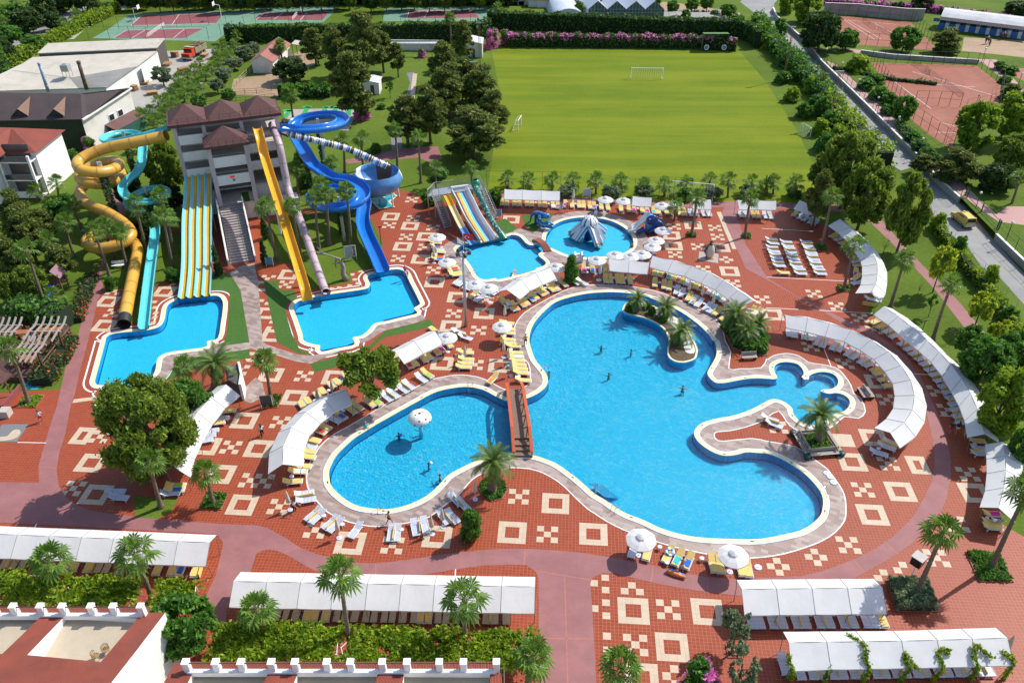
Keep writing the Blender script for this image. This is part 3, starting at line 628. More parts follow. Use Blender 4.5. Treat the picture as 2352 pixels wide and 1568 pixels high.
def palm(bx,by,cx,cy,label,kind='fan',cs=1.0,group=None,z=0.0,thin=1.0):
 b = G(bx,by,z);top = V(cx,cy,b.y+random.uniform(-.15,.15));NPALM[0] += 1;rel = top-b
 t = thing('fan_palm' if kind != 'feather' else 'date_palm',label,'palm tree',b,0,group)
 r0,r1 = {'fan': (.25,.17),'short': (.19,.16),'skirt': (.26,.2),'feather': (.42,.40)}[kind]
 o = palm_trunk(Vector((0,0,-.05)),rel-Vector((0,0,.12)),r0*thin,r1*thin,NPALM[0]).build('trunk',PBARK,t,True,False)
 me = {'fan': FAN[NPALM[0] % 3],'short': SHORTFAN[NPALM[0] % 2],'skirt': SKIRTFAN,'feather': FEATHER[NPALM[0] % 2]}[kind]
 c = meshobj('crown',me,t,rel);c.rotation_euler = (random.uniform(-.1,.1),random.uniform(-.1,.1),random.uniform(0,6.28));c.scale = (cs,)*3
 return t
# ---- hedges and climbers: a woody core with leaves all over it
def hedge_mesh(name,pts,w,h,leaf,dens,mats,flowers=0.0,z=0.0,rough=.25,midrange=(0,1),fall=0.0):
 P = [Vector(p) for p in pts];C = []
 for a,b in zip(P[:-1],P[1:]):
  d = b-a;ln = d.length;d.normalize();s = Vector((-d.y,d.x,0));n = int(ln*(2*h+w)*dens)
  u = RNG.random(n)*ln;q = RNG.random(n)*(2*h+w);j = RNG.normal(size=n)*rough*.5
  wav = .5*rough*(np.sin(u*1.7+a.x)+np.sin(u*.63+a.y))
  side = np.where(q < h,-w/2,np.where(q < 2*h,w/2,(q-2*h)-w/2));zz = np.where(q < h,q,np.where(q < 2*h,q-h,h))
  side = side+np.sign(side)*j*(q < 2*h);zz = zz+(j+wav)*(q >= 2*h)+wav*.6*(zz/h)
  C.append(np.array(a)[None,:]+u[:,None]*np.array(d)[None,:]+side[:,None]*np.array(s)[None,:]+np.stack([0*zz,0*zz,zz+z],1))
 C = np.concatenate(C);S = leaf*RNG.uniform(.6,1.4,len(C));mi = None
 if flowers:
  pt = np.sin(C[:,0]*.9)+np.sin(C[:,0]*2.7+1)*.8+np.sin(C[:,1]*2.1)*.5
  mi = ((RNG.random(len(C)) < flowers) & (C[:,2]-z > h*midrange[0]) & (C[:,2]-z < h*midrange[1]) & (pt > -.6)).astype(int)
 return quads_mesh(name,C,S,mats,mi)
def hedge(nm,pts,w,h,label,leaf=.3,dens=18,mats=None,flowers=0.0,z=0.0,cat='hedge',group=None,core=True,rough=.25,midrange=(.2,2)):
 P = [Vector((p[0],p[1],z)) for p in pts];mats = mats or [LM_BROAD]
 t = thing(nm,label,cat,P[0],0,group);P = [p-P[0] for p in P]
 meshobj('foliage',hedge_mesh(nm+'_leaves',P,w,h,leaf,dens,mats,flowers,0,rough,midrange),t)
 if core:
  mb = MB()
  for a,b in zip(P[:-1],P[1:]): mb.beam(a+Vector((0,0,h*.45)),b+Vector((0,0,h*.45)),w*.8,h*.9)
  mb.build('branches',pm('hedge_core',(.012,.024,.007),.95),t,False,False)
 return t
# ---------------------------------------------------------------- slide tower and slides
POSTM = pm('green_grey_metal',(.13,.16,.14),.5,.1);PLAST = pm('white_plastic',(.58,.63,.72),.35,.03);YEL = pm('yellow_cushion',(.68,.49,.15),.85,.10,3);BEIGE = pm('beige_sling',(.42,.34,.22),.8,.1);DARKM = pm('dark_metal',(.035,.032,.03),.5,.2);STEEL = pm('steel',(.45,.46,.47),.35,.08,metal=.6)
def Zm(x0,y0,sc): return lambda x,y: ((x0+x/sc)*.6125,(y0+y/sc)*.6125)
def text_mesh(s,size,ext=.01):
 cu = bpy.data.curves.new('lettering','FONT');cu.body = s;cu.size = size;cu.extrude = ext;cu.align_x = 'CENTER';cu.align_y = 'CENTER'
 o = bpy.data.objects.new('lettering',cu);COL.objects.link(o);dg = bpy.context.evaluated_depsgraph_get();me = bpy.data.meshes.new_from_object(o.evaluated_get(dg));bpy.data.objects.remove(o);return me
CREAMW = pm('cream_render',(.72,.68,.63),.8,.06,.6,grime=(.42,.37,.32));MAUVE = pm('mauve_render',(.46,.37,.37),.8,.06,.6);WHW = pm('white_render',(.80,.79,.77),.8,.05,.5,grime=(.56,.54,.5))
SHING = pm('maroon_shingles',(.095,.042,.038),.9,.3,5,.5);BROWNM = pm('brown_metal',(.10,.05,.04),.5,.2);GLASS = pm('dark_glass',(.02,.03,.04),.1,.2);VOID = pm('dark_interior',(.03,.028,.028),.9,.2);TILEW = pm('pale_floor_tiles',(.50,.45,.40),.6,.1,4)
TO = Vector((-45.43,116.39,0));TA = R(20.3);EX = Vector((math.cos(TA),math.sin(TA),0));EY = Vector((-math.sin(TA),math.cos(TA),0))
def tl(x,y,z=0.0): return TO+EX*x+EY*y+Vector((0,0,z))
tower = thing('slide_tower','tall open water-slide tower with maroon pyramid roofs and cream balconies','tower',TO)
def tbox(mb,x0,x1,y0,y1,z0,z1,m=0): mb.box(tl((x0+x1)/2,(y0+y1)/2,(z0+z1)/2),(x1-x0,y1-y0,z1-z0),TA,m)
mb = MB()
for z in (4.2,7.0,9.8,12.5): tbox(mb,-4.2,10.9,3.5,9.2,z-.25,z,1)
tbox(mb,-4.2,10.9,8.9,9.2,0,14.9);tbox(mb,-4.2,-3.95,3.8,8.9,0,6.7);tbox(mb,-4.0,0,6.2,6.4,4.2,6.75);tbox(mb,10.65,10.9,3.8,8.9,0,9.5)
tbox(mb,-4.0,.1,3.7,3.95,0,4.0);tbox(mb,5.6,10.6,4.2,4.4,0,3.95)
mb.build('wall',[CREAMW,TILEW],tower)
for x in (-4.15,.0,5.5,10.85):
 mb = MB();tbox(mb,x-.28,x+.28,3.35,4.1,0,14.95);mb.build('column',MAUVE,tower)
for x in (-4.15,10.85):
 mb = MB();tbox(mb,x-.27,x+.27,8.6,9.35,0,14.95);mb.build('column',MAUVE,tower)
for x0,x1,z in ((-3.86,-.29,9.75),(-3.86,-.29,12.35),(.29,5.2,12.35),(5.79,10.55,9.75),(5.79,10.55,6.95),(-3.86,-.29,7.0)):
 mb = MB();tbox(mb,x0,x1,3.4,3.6,z-.3,z+1.15);mb.build('balcony_wall',CREAMW,tower)
 mb = MB();mb.tube([tl(x0+.4,3.5,z+1.15),tl(x0+.5,3.5,z+1.38),tl(x1-.5,3.5,z+1.38),tl(x1-.4,3.5,z+1.15)],.03,5);mb.build('handrail',BROWNM,tower)
mb = MB();tbox(mb,-5.0,11.6,2.9,9.8,14.95,15.4)
for cx in (-2.1,3.3,8.7):
 a = [tl(cx-2.68,3.2,15.41),tl(cx+2.68,3.2,15.41),tl(cx+2.68,9.5,15.41),tl(cx-2.68,9.5,15.41),tl(cx,6.3,17.4)]
 mb.add(a,[(0,1,4),(1,2,4),(2,3,4),(3,0,4)])
roof = mb.build('roof',SHING,tower)
mb = MB()
for y in (2.95,9.75):
 for z in (15.8,16.25): mb.tube([tl(-4.95,y,z),tl(11.55,y,z)],.03,4)
 for i in range(12): mb.tube([tl(-4.95+i*1.5,y,15.4),tl(-4.95+i*1.5,y,16.25)],.03,4)
mb.build('roof_railing',BROWNM,tower)
# stair porch in front
mb = MB()
for z,d in ((3.1,6.2),(6.6,4.0),(9.5,3.6)): tbox(mb,.3,5.3,-.1,d,z-.3,z,0)
tbox(mb,0,5.5,.4,3.3,0,2.8,1);mb.build('porch_floor',[TILEW,CREAMW],tower)
for x in (.05,5.45):
 mb = MB();tbox(mb,x-.32,x+.32,-.45,.45,0,12.5);mb.build('column',MAUVE,tower)
for z in (6.35,9.25):
 mb = MB();tbox(mb,.37,5.13,-.3,-.1,z,z+1.6);mb.build('balcony_wall',CREAMW,tower)
 mb = MB();mb.tube([tl(.6,-.2,z+1.6),tl(.7,-.2,z+1.8),tl(4.8,-.2,z+1.8),tl(4.9,-.2,z+1.6)],.03,5);mb.build('handrail',BROWNM,tower)
mb = MB();tbox(mb,-.55,6.05,-.9,3.2,12.5,12.85);a = [tl(-.5,-.85,12.86),tl(6.0,-.85,12.86),tl(6.0,3.2,12.86),tl(-.5,3.2,12.86),tl(2.75,1.6,15.0)]
mb.add(a,[(0,1,4),(1,2,4),(2,3,4),(3,0,4)]);mb.build('porch_roof',SHING,tower)
mb = MB()
for z in (13.3,13.75): mb.tube([tl(-.5,3.1,z),tl(-.5,-.85,z),tl(6,-.85,z),tl(6,3.1,z)],.028,4)
for i in range(7): mb.tube([tl(-.5+i*1.083,-.85,12.85),tl(-.5+i*1.083,-.85,13.75)],.028,4)
mb.build('roof_railing',BROWNM,tower)
for q in ((3.3,4.5,-.1,3.5,3.105,3.12),(3.3,4.6,0,3.2,6.605,6.62),(.5,5,.2,3.2,9.505,9.52)): mb = MB();tbox(mb,*q);mb.build('green_carpet',TURF,tower)
mb = MB();mb.box(tl(2.6,-.34,7.55),(.62,.05,.3),TA);sg = mb.build('display',pm('black_plastic',(.015,.012,.012),.4,.1),tower)
m,t,b = nt('red_led');b.inputs['Base Color'].default_value = (.6,.01,.01,1);b.inputs['Emission Color'].default_value = (1,.02,.02,1);b.inputs['Emission Strength'].default_value = 1.6;LED = m
me = text_mesh('10:21',.30);me.materials.append(LED);o = meshobj('digits',me,sg);o.location = tl(2.6,-.375,7.55);o.rotation_euler = (PI/2,0,TA);o.matrix_parent_inverse = Matrix.Identity(4)
mb = MB();mb.box(tl(2.75,-.34,7.05),(.36,.04,.36),TA);mb.build('sign',pm('teal_sign',(.06,.25,.30),.5,.3,9),tower)
# great stair
stair = thing('stairway','wide outdoor stairs climbing to the slide tower between cream parapets','stairs',tl(1.4,-14,0))
mb = MB();n = 22;y0,y1 = -13.9,-.35
for i in range(n):
 f0 = i/n;ya = y0+(y1-y0)*f0;yb = ya+(y1-y0)/n;z = 3.1*(i+1)/n;tbox(mb,-.2,3.1,ya,yb,0,z,i % 2*0);tbox(mb,-.2,3.1,ya-.01,ya+.12,z,z+.012,1)
mb.build('steps',[pm('stair_stone',(.36,.30,.28),.7,.15),pm('dark_nosing',(.10,.09,.09),.7,.1)],stair)
for x in (-.45,3.35):
 mb = MB();a = [tl(x-.12,y0-.3,0),tl(x+.12,y0-.3,0),tl(x+.12,y1,0),tl(x-.12,y1,0)]
 zz = [.95,.95,4.2,4.2];mb.add(a+[p+Vector((0,0,h)) for p,h in zip(a,zz)],[(0,3,2,1),(4,5,6,7),(0,1,5,4),(1,2,6,5),(2,3,7,6),(3,0,4,7)]);mb.build('parapet',CREAMW,stair)
 mb = MB();mb.tube([tl(x,y0-.3,1.3),tl(x,y1,4.5)],.04,5)
 for i in range(9): q = tl(x,y0-.2+(y1-y0)*i/8*.97,.95+3.25*i/8*.97);mb.tube([q,q+Vector((0,0,.36))],.03,4)
 mb.build('handrail',WHW,stair)
mb = MB();mb.lathe([(.22,0),(.34,.1),(.34,.16),(.22,.06),(.22,0)],12);LBM = mb
o = mb.build('lifebuoy',pm('orange_buoy',(.75,.12,.02),.5,.05));o.location = tl(3.5,-7.5,2.6);o.rotation_euler = (0,PI/2,TA);tag(o,'orange lifebuoy hanging on the outside of the stair parapet','lifebuoy')
# low terrace walls right of the tower
mb = MB();tbox(mb,6.2,12.0,.2,.45,0,2.2);tbox(mb,6.2,12,.45,3.3,0,1.9);o = mb.build('terrace',CREAMW);tag(o,'cream raised terrace at the right foot of the slide tower','terrace')
# ---- slides
GELY = pm('yellow_gelcoat',(.62,.34,.05),.3,.06,.6,grime=(.45,.25,.05));GELO = pm('bright_yellow_gelcoat',(.72,.36,.008),.25,.05,.6);TURQ = pm('turquoise_gelcoat',(.10,.50,.52),.25,.08,.6);GELB = pm('blue_gelcoat',(.012,.16,.55),.22,.08,.5);LILA = pm('lilac_gelcoat',(.47,.36,.40),.35,.08,.6,grime=(.36,.26,.28))
SKYB = pm('light_blue_gelcoat',(.22,.58,.70),.3,.05,.6);DKR = pm('dark_rubber',(.02,.02,.02),.5,.1);WGEL = pm('white_gelcoat',(.74,.73,.70),.3,.04,.8);BRN = pm('brown_gelcoat',(.10,.045,.028),.3,.1);MBLU = pm('mid_blue_gelcoat',(.09,.25,.50),.3,.08);NBLU = pm('navy_gelcoat',(.008,.05,.22),.3,.08)
def circ(r,n=14): return [(r*math.cos(2*PI*j/n),r*math.sin(2*PI*j/n)) for j in range(n)]
def upr(w,h,th=.06):
 inn = [(-w,h),(-w*.96,h*.45),(-w*.78,.12*h),(-w*.4,.02),(0,0),(w*.4,.02),(w*.78,.12*h),(w*.96,h*.45),(w,h)]
 out = [(w+th,h),(w*1.02+th,h*.42),(w*.82,-.06),(0,-th-.04),(-w*.82,-.06),(-w*1.02-th,h*.42),(-w-th,h)]
 return inn+out
def nodes(lst): return [G(*p,z) for p,z in lst]
def flanges(mb,path,prof,step,grow=1.1,wdt=.05,m=1):
 s = 0;nxt = step
 for i in range(1,len(path)-1):
  s += (path[i]-path[i-1]).length
  if s >= nxt:
   nxt += step;d = (path[i+1]-path[i-1]).normalized()
   mb.sweep([path[i]-d*wdt,path[i]+d*wdt],[(a*grow,b*grow if b < 0 or grow < 1.2 else b) for a,b in prof],m,closed=True)
def supports(root,lst,vine=True):
 for (px,py),z,r in lst:
  p = G(px,py,z);mb = MB();mb.tube([(p.x,p.y,0),(p.x,p.y,z+.9)],r,10);mb.build('support_post',STEEL,root)
  if vine:
   C = [];
   for i in range(900): a = random.uniform(0,2*PI);rr = r+abs(random.gauss(.12,.12));C.append((p.x+rr*math.cos(a),p.y+rr*math.sin(a),random.uniform(0,z*.92)))
   v = thing('climbing_plant','green climber wrapped round a slide support '+vine,'climbing plant',(p.x,p.y,0),0,'climbers on slide posts')
   o = meshobj('foliage',quads_mesh('post_vine',np.array(C),.26*RNG.uniform(.6,1.3,900),[LM_IVY]),v);o.matrix_parent_inverse = INV(v)
def seat(z,pts): return G(*pts,z)
z4 = Zm(260,460,2.488);t1 = lambda x,y: T('01',x,y);t0_ = lambda x,y: T('10',x,y);t11 = lambda x,y: T('11',x,y)
ys = thing('tube_slide','long yellow enclosed tube slide with two stacked loops left of the tower','water slide',G(*t1(1130,1440),0))
P = smooth_path(nodes([(z4(905,118),13.2),(z4(860,130),13.0),(z4(700,165),12.7),(z4(550,195),12.4),(z4(400,225),12.0),(z4(260,265),11.6),(z4(130,325),11.1),(z4(72,385),10.7),(z4(120,445),10.3),(z4(235,462),10.0),(z4(340,455),9.7),(z4(430,425),9.4),(z4(465,385),9.1),(z4(415,358),8.8),(z4(310,375),8.5),(z4(180,425),8.1),(z4(95,490),7.7),(z4(140,555),7.3),(z4(280,572),7.0),(z4(400,555),6.7),(z4(492,500),6.3),(z4(470,455),6.0),(z4(350,480),5.7),(z4(200,540),5.4),(z4(112,610),5.1),(z4(100,665),4.9),(z4(130,730),4.7),(z4(215,785),4.5),(z4(340,830),4.3),(t1(1080,440),4.1),(t1(1170,510),3.9),(t1(1205,590),3.6),(t1(1120,665),3.2),(t1(970,710),2.8),(t1(850,708),2.5),(t1(795,655),2.3),(t1(850,605),2.1),(t1(970,585),1.95),(t1(1090,600),1.8),(t1(1205,640),1.7),(t1(1262,720),1.6),(t1(1250,820),1.5),(t1(1225,950),1.35),(t1(1198,1080),1.2),(t1(1175,1200),1.1),(t1(1148,1340),.98)]),5)
mb = MB();mb.sweep(P,circ(.80),closed=True);flanges(mb,P,circ(.80),2.6,1.07,.05,1);mb.build('tube',[GELY,pm('yellow_flange',(.42,.22,.05),.5,.1)],ys,True)
e = P[-1];d = (P[-1]-P[-4]).normalized();mb = MB();mb.sweep([e,e+d*.1,e+d*1.5+Vector((0,0,-.15))],circ(.83),closed=True);mb.sweep([e+d*1.5+Vector((0,0,-.15)),e+d*.05],circ(.77),closed=True,m=1);mb.build('mouth',[DKR,VOID],ys,True)
supports(ys,[(z4(290,420),10.2,.36)],'inside the yellow loops');supports(ys,[(t1(990,640),2.6,.2)],False)
ts = thing('open_slide','turquoise open slide winding down beside the yellow tube','water slide',G(*t1(1325,1450),0))
P = smooth_path(nodes([(z4(945,60),13.0),(z4(840,100),12.6),(z4(650,150),12.1),(z4(500,185),11.7),(z4(375,196),11.3),(z4(330,165),11.0),(z4(420,125),10.7),(z4(560,112),10.4),(z4(655,140),10.0),(z4(690,210),9.4),(z4(690,300),8.7),(z4(680,400),8.0),(z4(640,480),7.4),(z4(560,545),6.9),(z4(505,620),6.4),(z4(522,692),6.1),(z4(600,740),5.8),(z4(720,757),5.5),(z4(850,730),5.2),(z4(912,675),4.9),(z4(860,635),4.6),(z4(760,635),4.4),(z4(650,680),4.2),(z4(565,735),3.9),(z4(565,800),3.6),(z4(650,850),3.4),(t1(1350,440),3.1),(t1(1420,520),2.8),(t1(1430,610),2.5),(t1(1412,740),2.1),(t1(1390,900),1.7),(t1(1365,1100),1.2),(t1(1342,1300),.7),(t1(1325,1455),.35)]),5)
mb = MB();mb.sweep(P,upr(.62,.62),closed=True);flanges(mb,P,upr(.66,.62,.09),2.4,1.03,.03,1);mb.build('chute',[TURQ,pm('pale_turquoise',(.22,.60,.62),.4,.05)],ts,True)
supports(ts,[(z4(715,640),6.2,.2)],'inside the lower turquoise loop');supports(ts,[(z4(510,130),11.6,.25)],'inside the upper turquoise loop');supports(ts,[(t1(1405,900),.6,.12),(t1(1425,640),1.6,.14)],False)
bs = thing('open_slide','wide blue open slide with two big loops right of the tower','water slide',G(*t11(1160,930),0))
P = smooth_path(nodes([(t0_(220,1200),12.4),(t0_(400,1212),12.1),(t0_(560,1205),11.8),(t0_(720,1180),11.5),(t0_(800,1130),11.2),(t0_(770,1088),10.9),(t0_(660,1076),10.6),(t0_(500,1092),10.3),(t0_(395,1132),9.9),(t0_(352,1195),9.5),(t0_(375,1285),9.0),(t0_(440,1400),8.2),(t0_(520,1530),7.4),(t11(595,20),6.8),(t11(710,85),6.4),(t11(850,105),6.1),(t11(955,165),5.8),(t11(990,235),5.5),(t11(945,300),5.2),(t11(840,345),4.9),(t11(700,365),4.6),(t11(575,340),4.3),(t11(520,275),4.0),(t11(580,210),3.8),(t11(710,180),3.6),(t11(850,195),3.4),(t11(950,245),3.2),(t11(1000,310),2.9),(t11(988,400),2.5),(t11(985,500),2.1),(t11(1022,620),1.6),(t11(1092,770),1.0),(t11(1162,932),.35)]),5)
mb = MB();mb.sweep(P,upr(.98,.80),closed=True);flanges(mb,P,upr(1.02,.80,.10),2.4,1.03,.03,1);mb.build('chute',[GELB,MBLU],bs,True)
supports(bs,[(t0_(570,1140),11.4,.22)],'inside the upper blue loop');supports(bs,[(t11(760,290),5.2,.25)],'inside the lower blue loop');supports(bs,[(t0_(440,1330),8.2,.2)],'under the blue chute');supports(bs,[(t11(790,470),3.2,.25),(t0_(600,1250),11,.22)],False)
A_ = (-40.19,123.75);B_ = (-27.82,93.59)
st_ = thing('open_slide','steep straight bright yellow speed slide','water slide',(B_[0],B_[1],0))
P = smooth_path([PLN(px,py,A_,B_) for px,py in LD("591,296 598,322 606,356 616,390 627,425 645,482 673,574 690,630 699,660 703,676 706,690")],5)
mb = MB();mb.sweep(P,upr(.62,.55),closed=True);mb.build('chute',GELO,st_,True)
for k in (18,26,34): p = P[k];mb = MB();mb.tube([(p.x,p.y,0),(p.x,p.y,p.z)],.16,8);mb.build('support_post',WHW,st_)
A2 = G(625,283,13.4);B2 = (-25.5,95.1)
pt = thing('tube_slide','steep straight lilac tube slide','water slide',(B2[0],B2[1],0))
P = smooth_path([PLN(px,py,A2,B2) for px,py in LD("624,286 629,300 634,312 642,335 652,385 664,440 688,502 713,572 733,629 745,662 751,676")],5)
mb = MB();mb.sweep(P[:-2],circ(.56,12),closed=True);mb.sweep(P[-3:],upr(.5,.5),closed=True);flanges(mb,P[:-3],circ(.56,12),2.1,1.08,.05,1);mb.build('tube',[LILA,pm('lilac_flange',(.33,.25,.29),.5,.1)],pt,True)
mb = MB();d = (P[-3]-P[-5]).normalized();mb.sweep([P[-3]-d*.6,P[-3]+d*.01],circ(.5,12),closed=True);mb.add([P[-4]+Vector((0,0,0))]*3,[(0,1,2)]);mb.build('mouth',VOID,pt,True)
# four-lane slide
ms_ = thing('lane_slide','four-lane slide in yellow and pale blue straight below the tower','water slide',G(447,680,0))
EL = [(t1(1703,18),7.0),(t1(1702,70),6.9),(t1(1700,140),6.2),(t1(1698,220),5.3),(t1(1692,300),4.6),(t1(1684,380),4.15),(t1(1678,470),3.8),(t1(1676,600),3.3),(t1(1676,750),2.6),(t1(1672,900),1.75),(t1(1660,1040),1.0),(t1(1648,1130),.5),(t1(1640,1182),.28)]
ER = [(t1(1943,0),7.0),(t1(1945,45),6.9),(t1(1944,110),6.2),(t1(1944,190),5.3),(t1(1943,265),4.6),(t1(1942,340),4.15),(t1(1940,430),3.8),(t1(1939,560),3.3),(t1(1940,715),2.6),(t1(1940,870),1.75),(t1(1935,1015),1.0),(t1(1930,1100),.5),(t1(1929,1152),.28)]
PL = smooth_path(nodes(EL),4);PR = smooth_path(nodes(ER),4)
def cross(u,h): return [a.lerp(b,u)+Vector((0,0,h)) for a,b in zip(PL,PR)]
for k in range(4):
 mb = MB();u0 = k/4;mb.strip(cross(u0+.085,.03),cross(u0+.235,.03));mb.build('lane',GELO,ms_,True)
for k in range(5):
 mb = MB();u0 = k/4;o0 = [(-.028,-.1),(-.028,.2),(-.014,.36),(.014,.36),(.05,.14),(.087,.02),(.087,-.1)] if k < 4 else [(-.014,-.1),(-.014,.22),(-.005,.36),(.012,.36),(.018,-.1)]
 rows = [cross(min(1.03,u0+a),h) for a,h in o0]
 for a,b in zip(rows[:-1],rows[1:]): mb.strip(a,b,m=0)
 mb.build('divider',SKYB,ms_,True)
mb = MB();mb.strip(cross(-.028,-.1),cross(1.018,-.1));
for u in (-.02,1.01): mb.strip(cross(u,-.1),cross(u,-.45))
mb.build('underside',pm('blue_frame',(.03,.25,.42),.4,.1),ms_)
for u in (.02,.98):
 for i in (20,28,36):
  p = PL[i].lerp(PR[i],u);mb = MB();mb.tube([(p.x,p.y,0),(p.x,p.y,p.z-.1)],.1,6);mb.build('support_post',STEEL,ms_)
mb = MB();p = PL[2].lerp(PR[2],.5);mb.box(p+EY*.5+Vector((0,0,.2)),(4.3,.3,1.2),TA);mb.build('start_frame',pm('blue_frame',(.03,.25,.42),.4,.1),ms_)
# striped tube and bowl
bc = G(*t11(1112,20),5.0);bowl = thing('bowl_slide','round funnel bowl slide in brown, white and blue panels with striped feed tube','water slide',(bc.x,bc.y,0))
CB = [BRN,WGEL,MBLU];pat = [2,2,2,1,2,2,2,2,1,1,2,2,2,2,0,0,0,0,2,2,2,2,1,1,2,2,2,2,2,2,2,2]
mb = MB();mb.lathe([(3.6,5.3),(3.95,4.5),(4.05,3.9),(3.6,2.8),(2.8,2.0),(1.2,1.6)],32,(bc.x,bc.y,0),ms=lambda i,j: pat[(j+3) % 32]);mb.lathe([(.5,2.3),(2.4,2.6),(3.3,3.4),(3.7,4.4),(3.45,5.25),(3.6,5.3)],32,(bc.x,bc.y,0),ms=lambda i,j: pat[(j+9) % 32]);mb.build('bowl',CB,bowl,True)
for a in range(5):
 mb = MB();q = Vector((math.cos(a*1.257+.5),math.sin(a*1.257+.5),0));mb.tube([Vector((bc.x,bc.y,0))+q*3.4,Vector((bc.x,bc.y,3.2))+q*3.3],.13,7);mb.build('leg',WHW,bowl)
P = smooth_path(nodes([(t0_(300,1222),12.2),(t0_(360,1245),11.9),(t0_(480,1272),11.2),(t0_(620,1308),10.2),(t0_(800,1355),9.0),(t0_(950,1412),7.9),(t0_(1100,1480),6.7),(t0_(1225,1535),5.6)]),12)
mb = MB();sq = [1,2,0,1,2,0,0];mb.sweep(P,circ(.52,12),closed=True,ms=lambda i,j: sq[(i//2) % 7]);flanges(mb,P,circ(.52,12),.62,1.12,.06,1);mb.build('feed_tube',CB,bowl,True)
e = P[0];d = (P[1]-P[0]).normalized();mb = MB();mb.sweep([e-d*1.0,e],[(a*1.35,b*1.35) for a,b in circ(.52,12)],closed=True,ms=lambda i,j: 0 if j > 6 else 1);mb.build('tube_mouth',CB,bowl,True)
mb = MB();mb.poly([p for p in GL(L('11','1050,270 1090,262 1180,250 1255,205 1285,240 1215,290 1262,335 1140,352 1100,310'))],z=.09);structure(mb.build('landing_pool',pm('turquoise_water',(.012,.36,.42),.08,.1)),'small landing pool under the bowl slide')
mb = MB();edge_ring(mb,[p for p in GL(L('11','1050,270 1090,262 1180,250 1255,205 1285,240 1215,290 1262,335 1140,352 1100,310'))],0,.3,.12,.1);structure(mb.build('pool_coping',COPE))
# children's slide platform
ks = thing('slide_platform','grey steel platform with two stairs carrying three small slides','slide platform',G(*t11(1620,410),0));z_ = 3.4
dk = [G(*t11(*p),z_) for p in ((1575,235),(2090,175),(2055,105),(1640,165))];mb = MB();mb.prism([(p.x,p.y) for p in dk],z_-.15,z_);mb.build('deck',STEEL,ks)
GAL = pm('galvanised_rail',(.42,.42,.46),.4,.1,metal=.3)
def rail(mb,a,b,h=1.05,n=None):
 n = n or max(2,int((b-a).length/.28));up = Vector((0,0,h));mb.tube([a+up,b+up],.03,4);mb.tube([a+up*.12,b+up*.12],.02,4)
 for i in range(n+1): p = a.lerp(b,i/n);mb.tube([p,p+up],.016 if i % 4 else .03,4)
mb = MB();rail(mb,dk[0],dk[3]);rail(mb,dk[3],dk[2]);rail(mb,dk[2],dk[1]);mb.build('railing',GAL,ks)
for x,y in ((1580,235),(1640,250),(1840,215),(2085,185),(1650,170),(2050,115),(1960,195)):
 p = G(*t11(x,y),z_);mb = MB();mb.tube([(p.x,p.y,0),(p.x,p.y,z_-.1)],.09,6);mb.build('leg',STEEL,ks)
def stairs(root,a,b,w,n=15,rails=True):
 d = b-a;s = Vector((d.x,d.y,0)).normalized();s = Vector((-s.y,s.x,0));mb = MB()
 for i in range(n): p = a.lerp(b,(i+.5)/n);mb.box(p,(d.xy.length/n*1.1,w,.05),math.atan2(d.y,d.x))
 for k in (-1,1): mb.beam(a+s*k*w/2,b+s*k*w/2,.06,.22)
 mb.build('stair',STEEL,root)
 if rails:
  mb = MB()
  for k in (-1,1): rail(mb,a+s*k*w/2,b+s*k*w/2,1.0)
  mb.build('railing',GAL,root)
stairs(ks,G(*t11(1648,225),z_),G(*t11(1765,525),.0),1.15);stairs(ks,G(*t11(2075,165),z_),G(*t11(2195,440),.0),1.0)
k1 = thing('small_slide','narrow kids slide changing from orange to cream to blue','kids slide',G(*t11(1975,670),0))
P = smooth_path(nodes([(t11(1735,228),3.45),(t11(1752,248),3.4),(t11(1800,345),2.75),(t11(1860,470),1.9),(t11(1915,575),1.15),(t11(1955,640),.6),(t11(1982,680),.25)]),6)
mb = MB();mb.sweep(P,upr(.45,.38),closed=True,ms=lambda i,j: 0 if i < 11 else (1 if i < 21 else 2));mb.build('chute',[GELO,pm('cream_gelcoat',(.68,.56,.30),.3,.05),MBLU],k1,True)
k2 = thing('lane_slide','wide white kids slide with blue, cyan, yellow and brown lanes','kids slide',G(*t11(2130,650),0))
P = smooth_path(nodes([(t11(1872,195),3.5),(t11(1895,240),3.4),(t11(1925,300),2.95),(t11(1985,425),1.95),(t11(2060,545),1.05),(t11(2105,610),.5),(t11(2130,648),.25)]),6)
lane = [(-1.25,.75),(-1.2,.12),(-1.0,.02),(-.62,.02),(-.58,.05),(-.25,.02),(-.22,.05),(.12,.02),(.15,.05),(.55,.02),(.58,.05),(.9,.02),(1.2,.12),(1.25,.75)]
lm = [0,0,5,0,1,0,2,0,3,0,4,0,0]
mb = MB();mb.sweep(P,lane,ms=lambda i,j: lm[j]);mb.sweep(P,[(1.34,.75),(1.3,-.1),(-1.3,-.1),(-1.34,.75)],flip=False);mb.sweep(P,[(-1.34,.75),(-1.25,.75)]);mb.sweep(P,[(1.25,.75),(1.34,.75)])
mb.build('chute',[WGEL,NBLU,pm('cyan_gelcoat',(.08,.50,.62),.3,.05),GELO,BRN,pm('pale_pink_gelcoat',(.62,.46,.46),.3,.05)],k2,True)
mb = MB();q = P[0];d = (P[2]-P[0]);d.z = 0;d.normalize();s = Vector((-d.y,d.x,0))
for k in (-1,1): mb.beam(q+s*k*1.3-Vector((0,0,.2)),q+s*k*1.3+Vector((0,0,1.0)),.25,.25)
mb.beam(q+s*1.4+Vector((0,0,.95)),q-s*1.4+Vector((0,0,.95)),.25,.22);mb.build('start_gate',WGEL,k2)
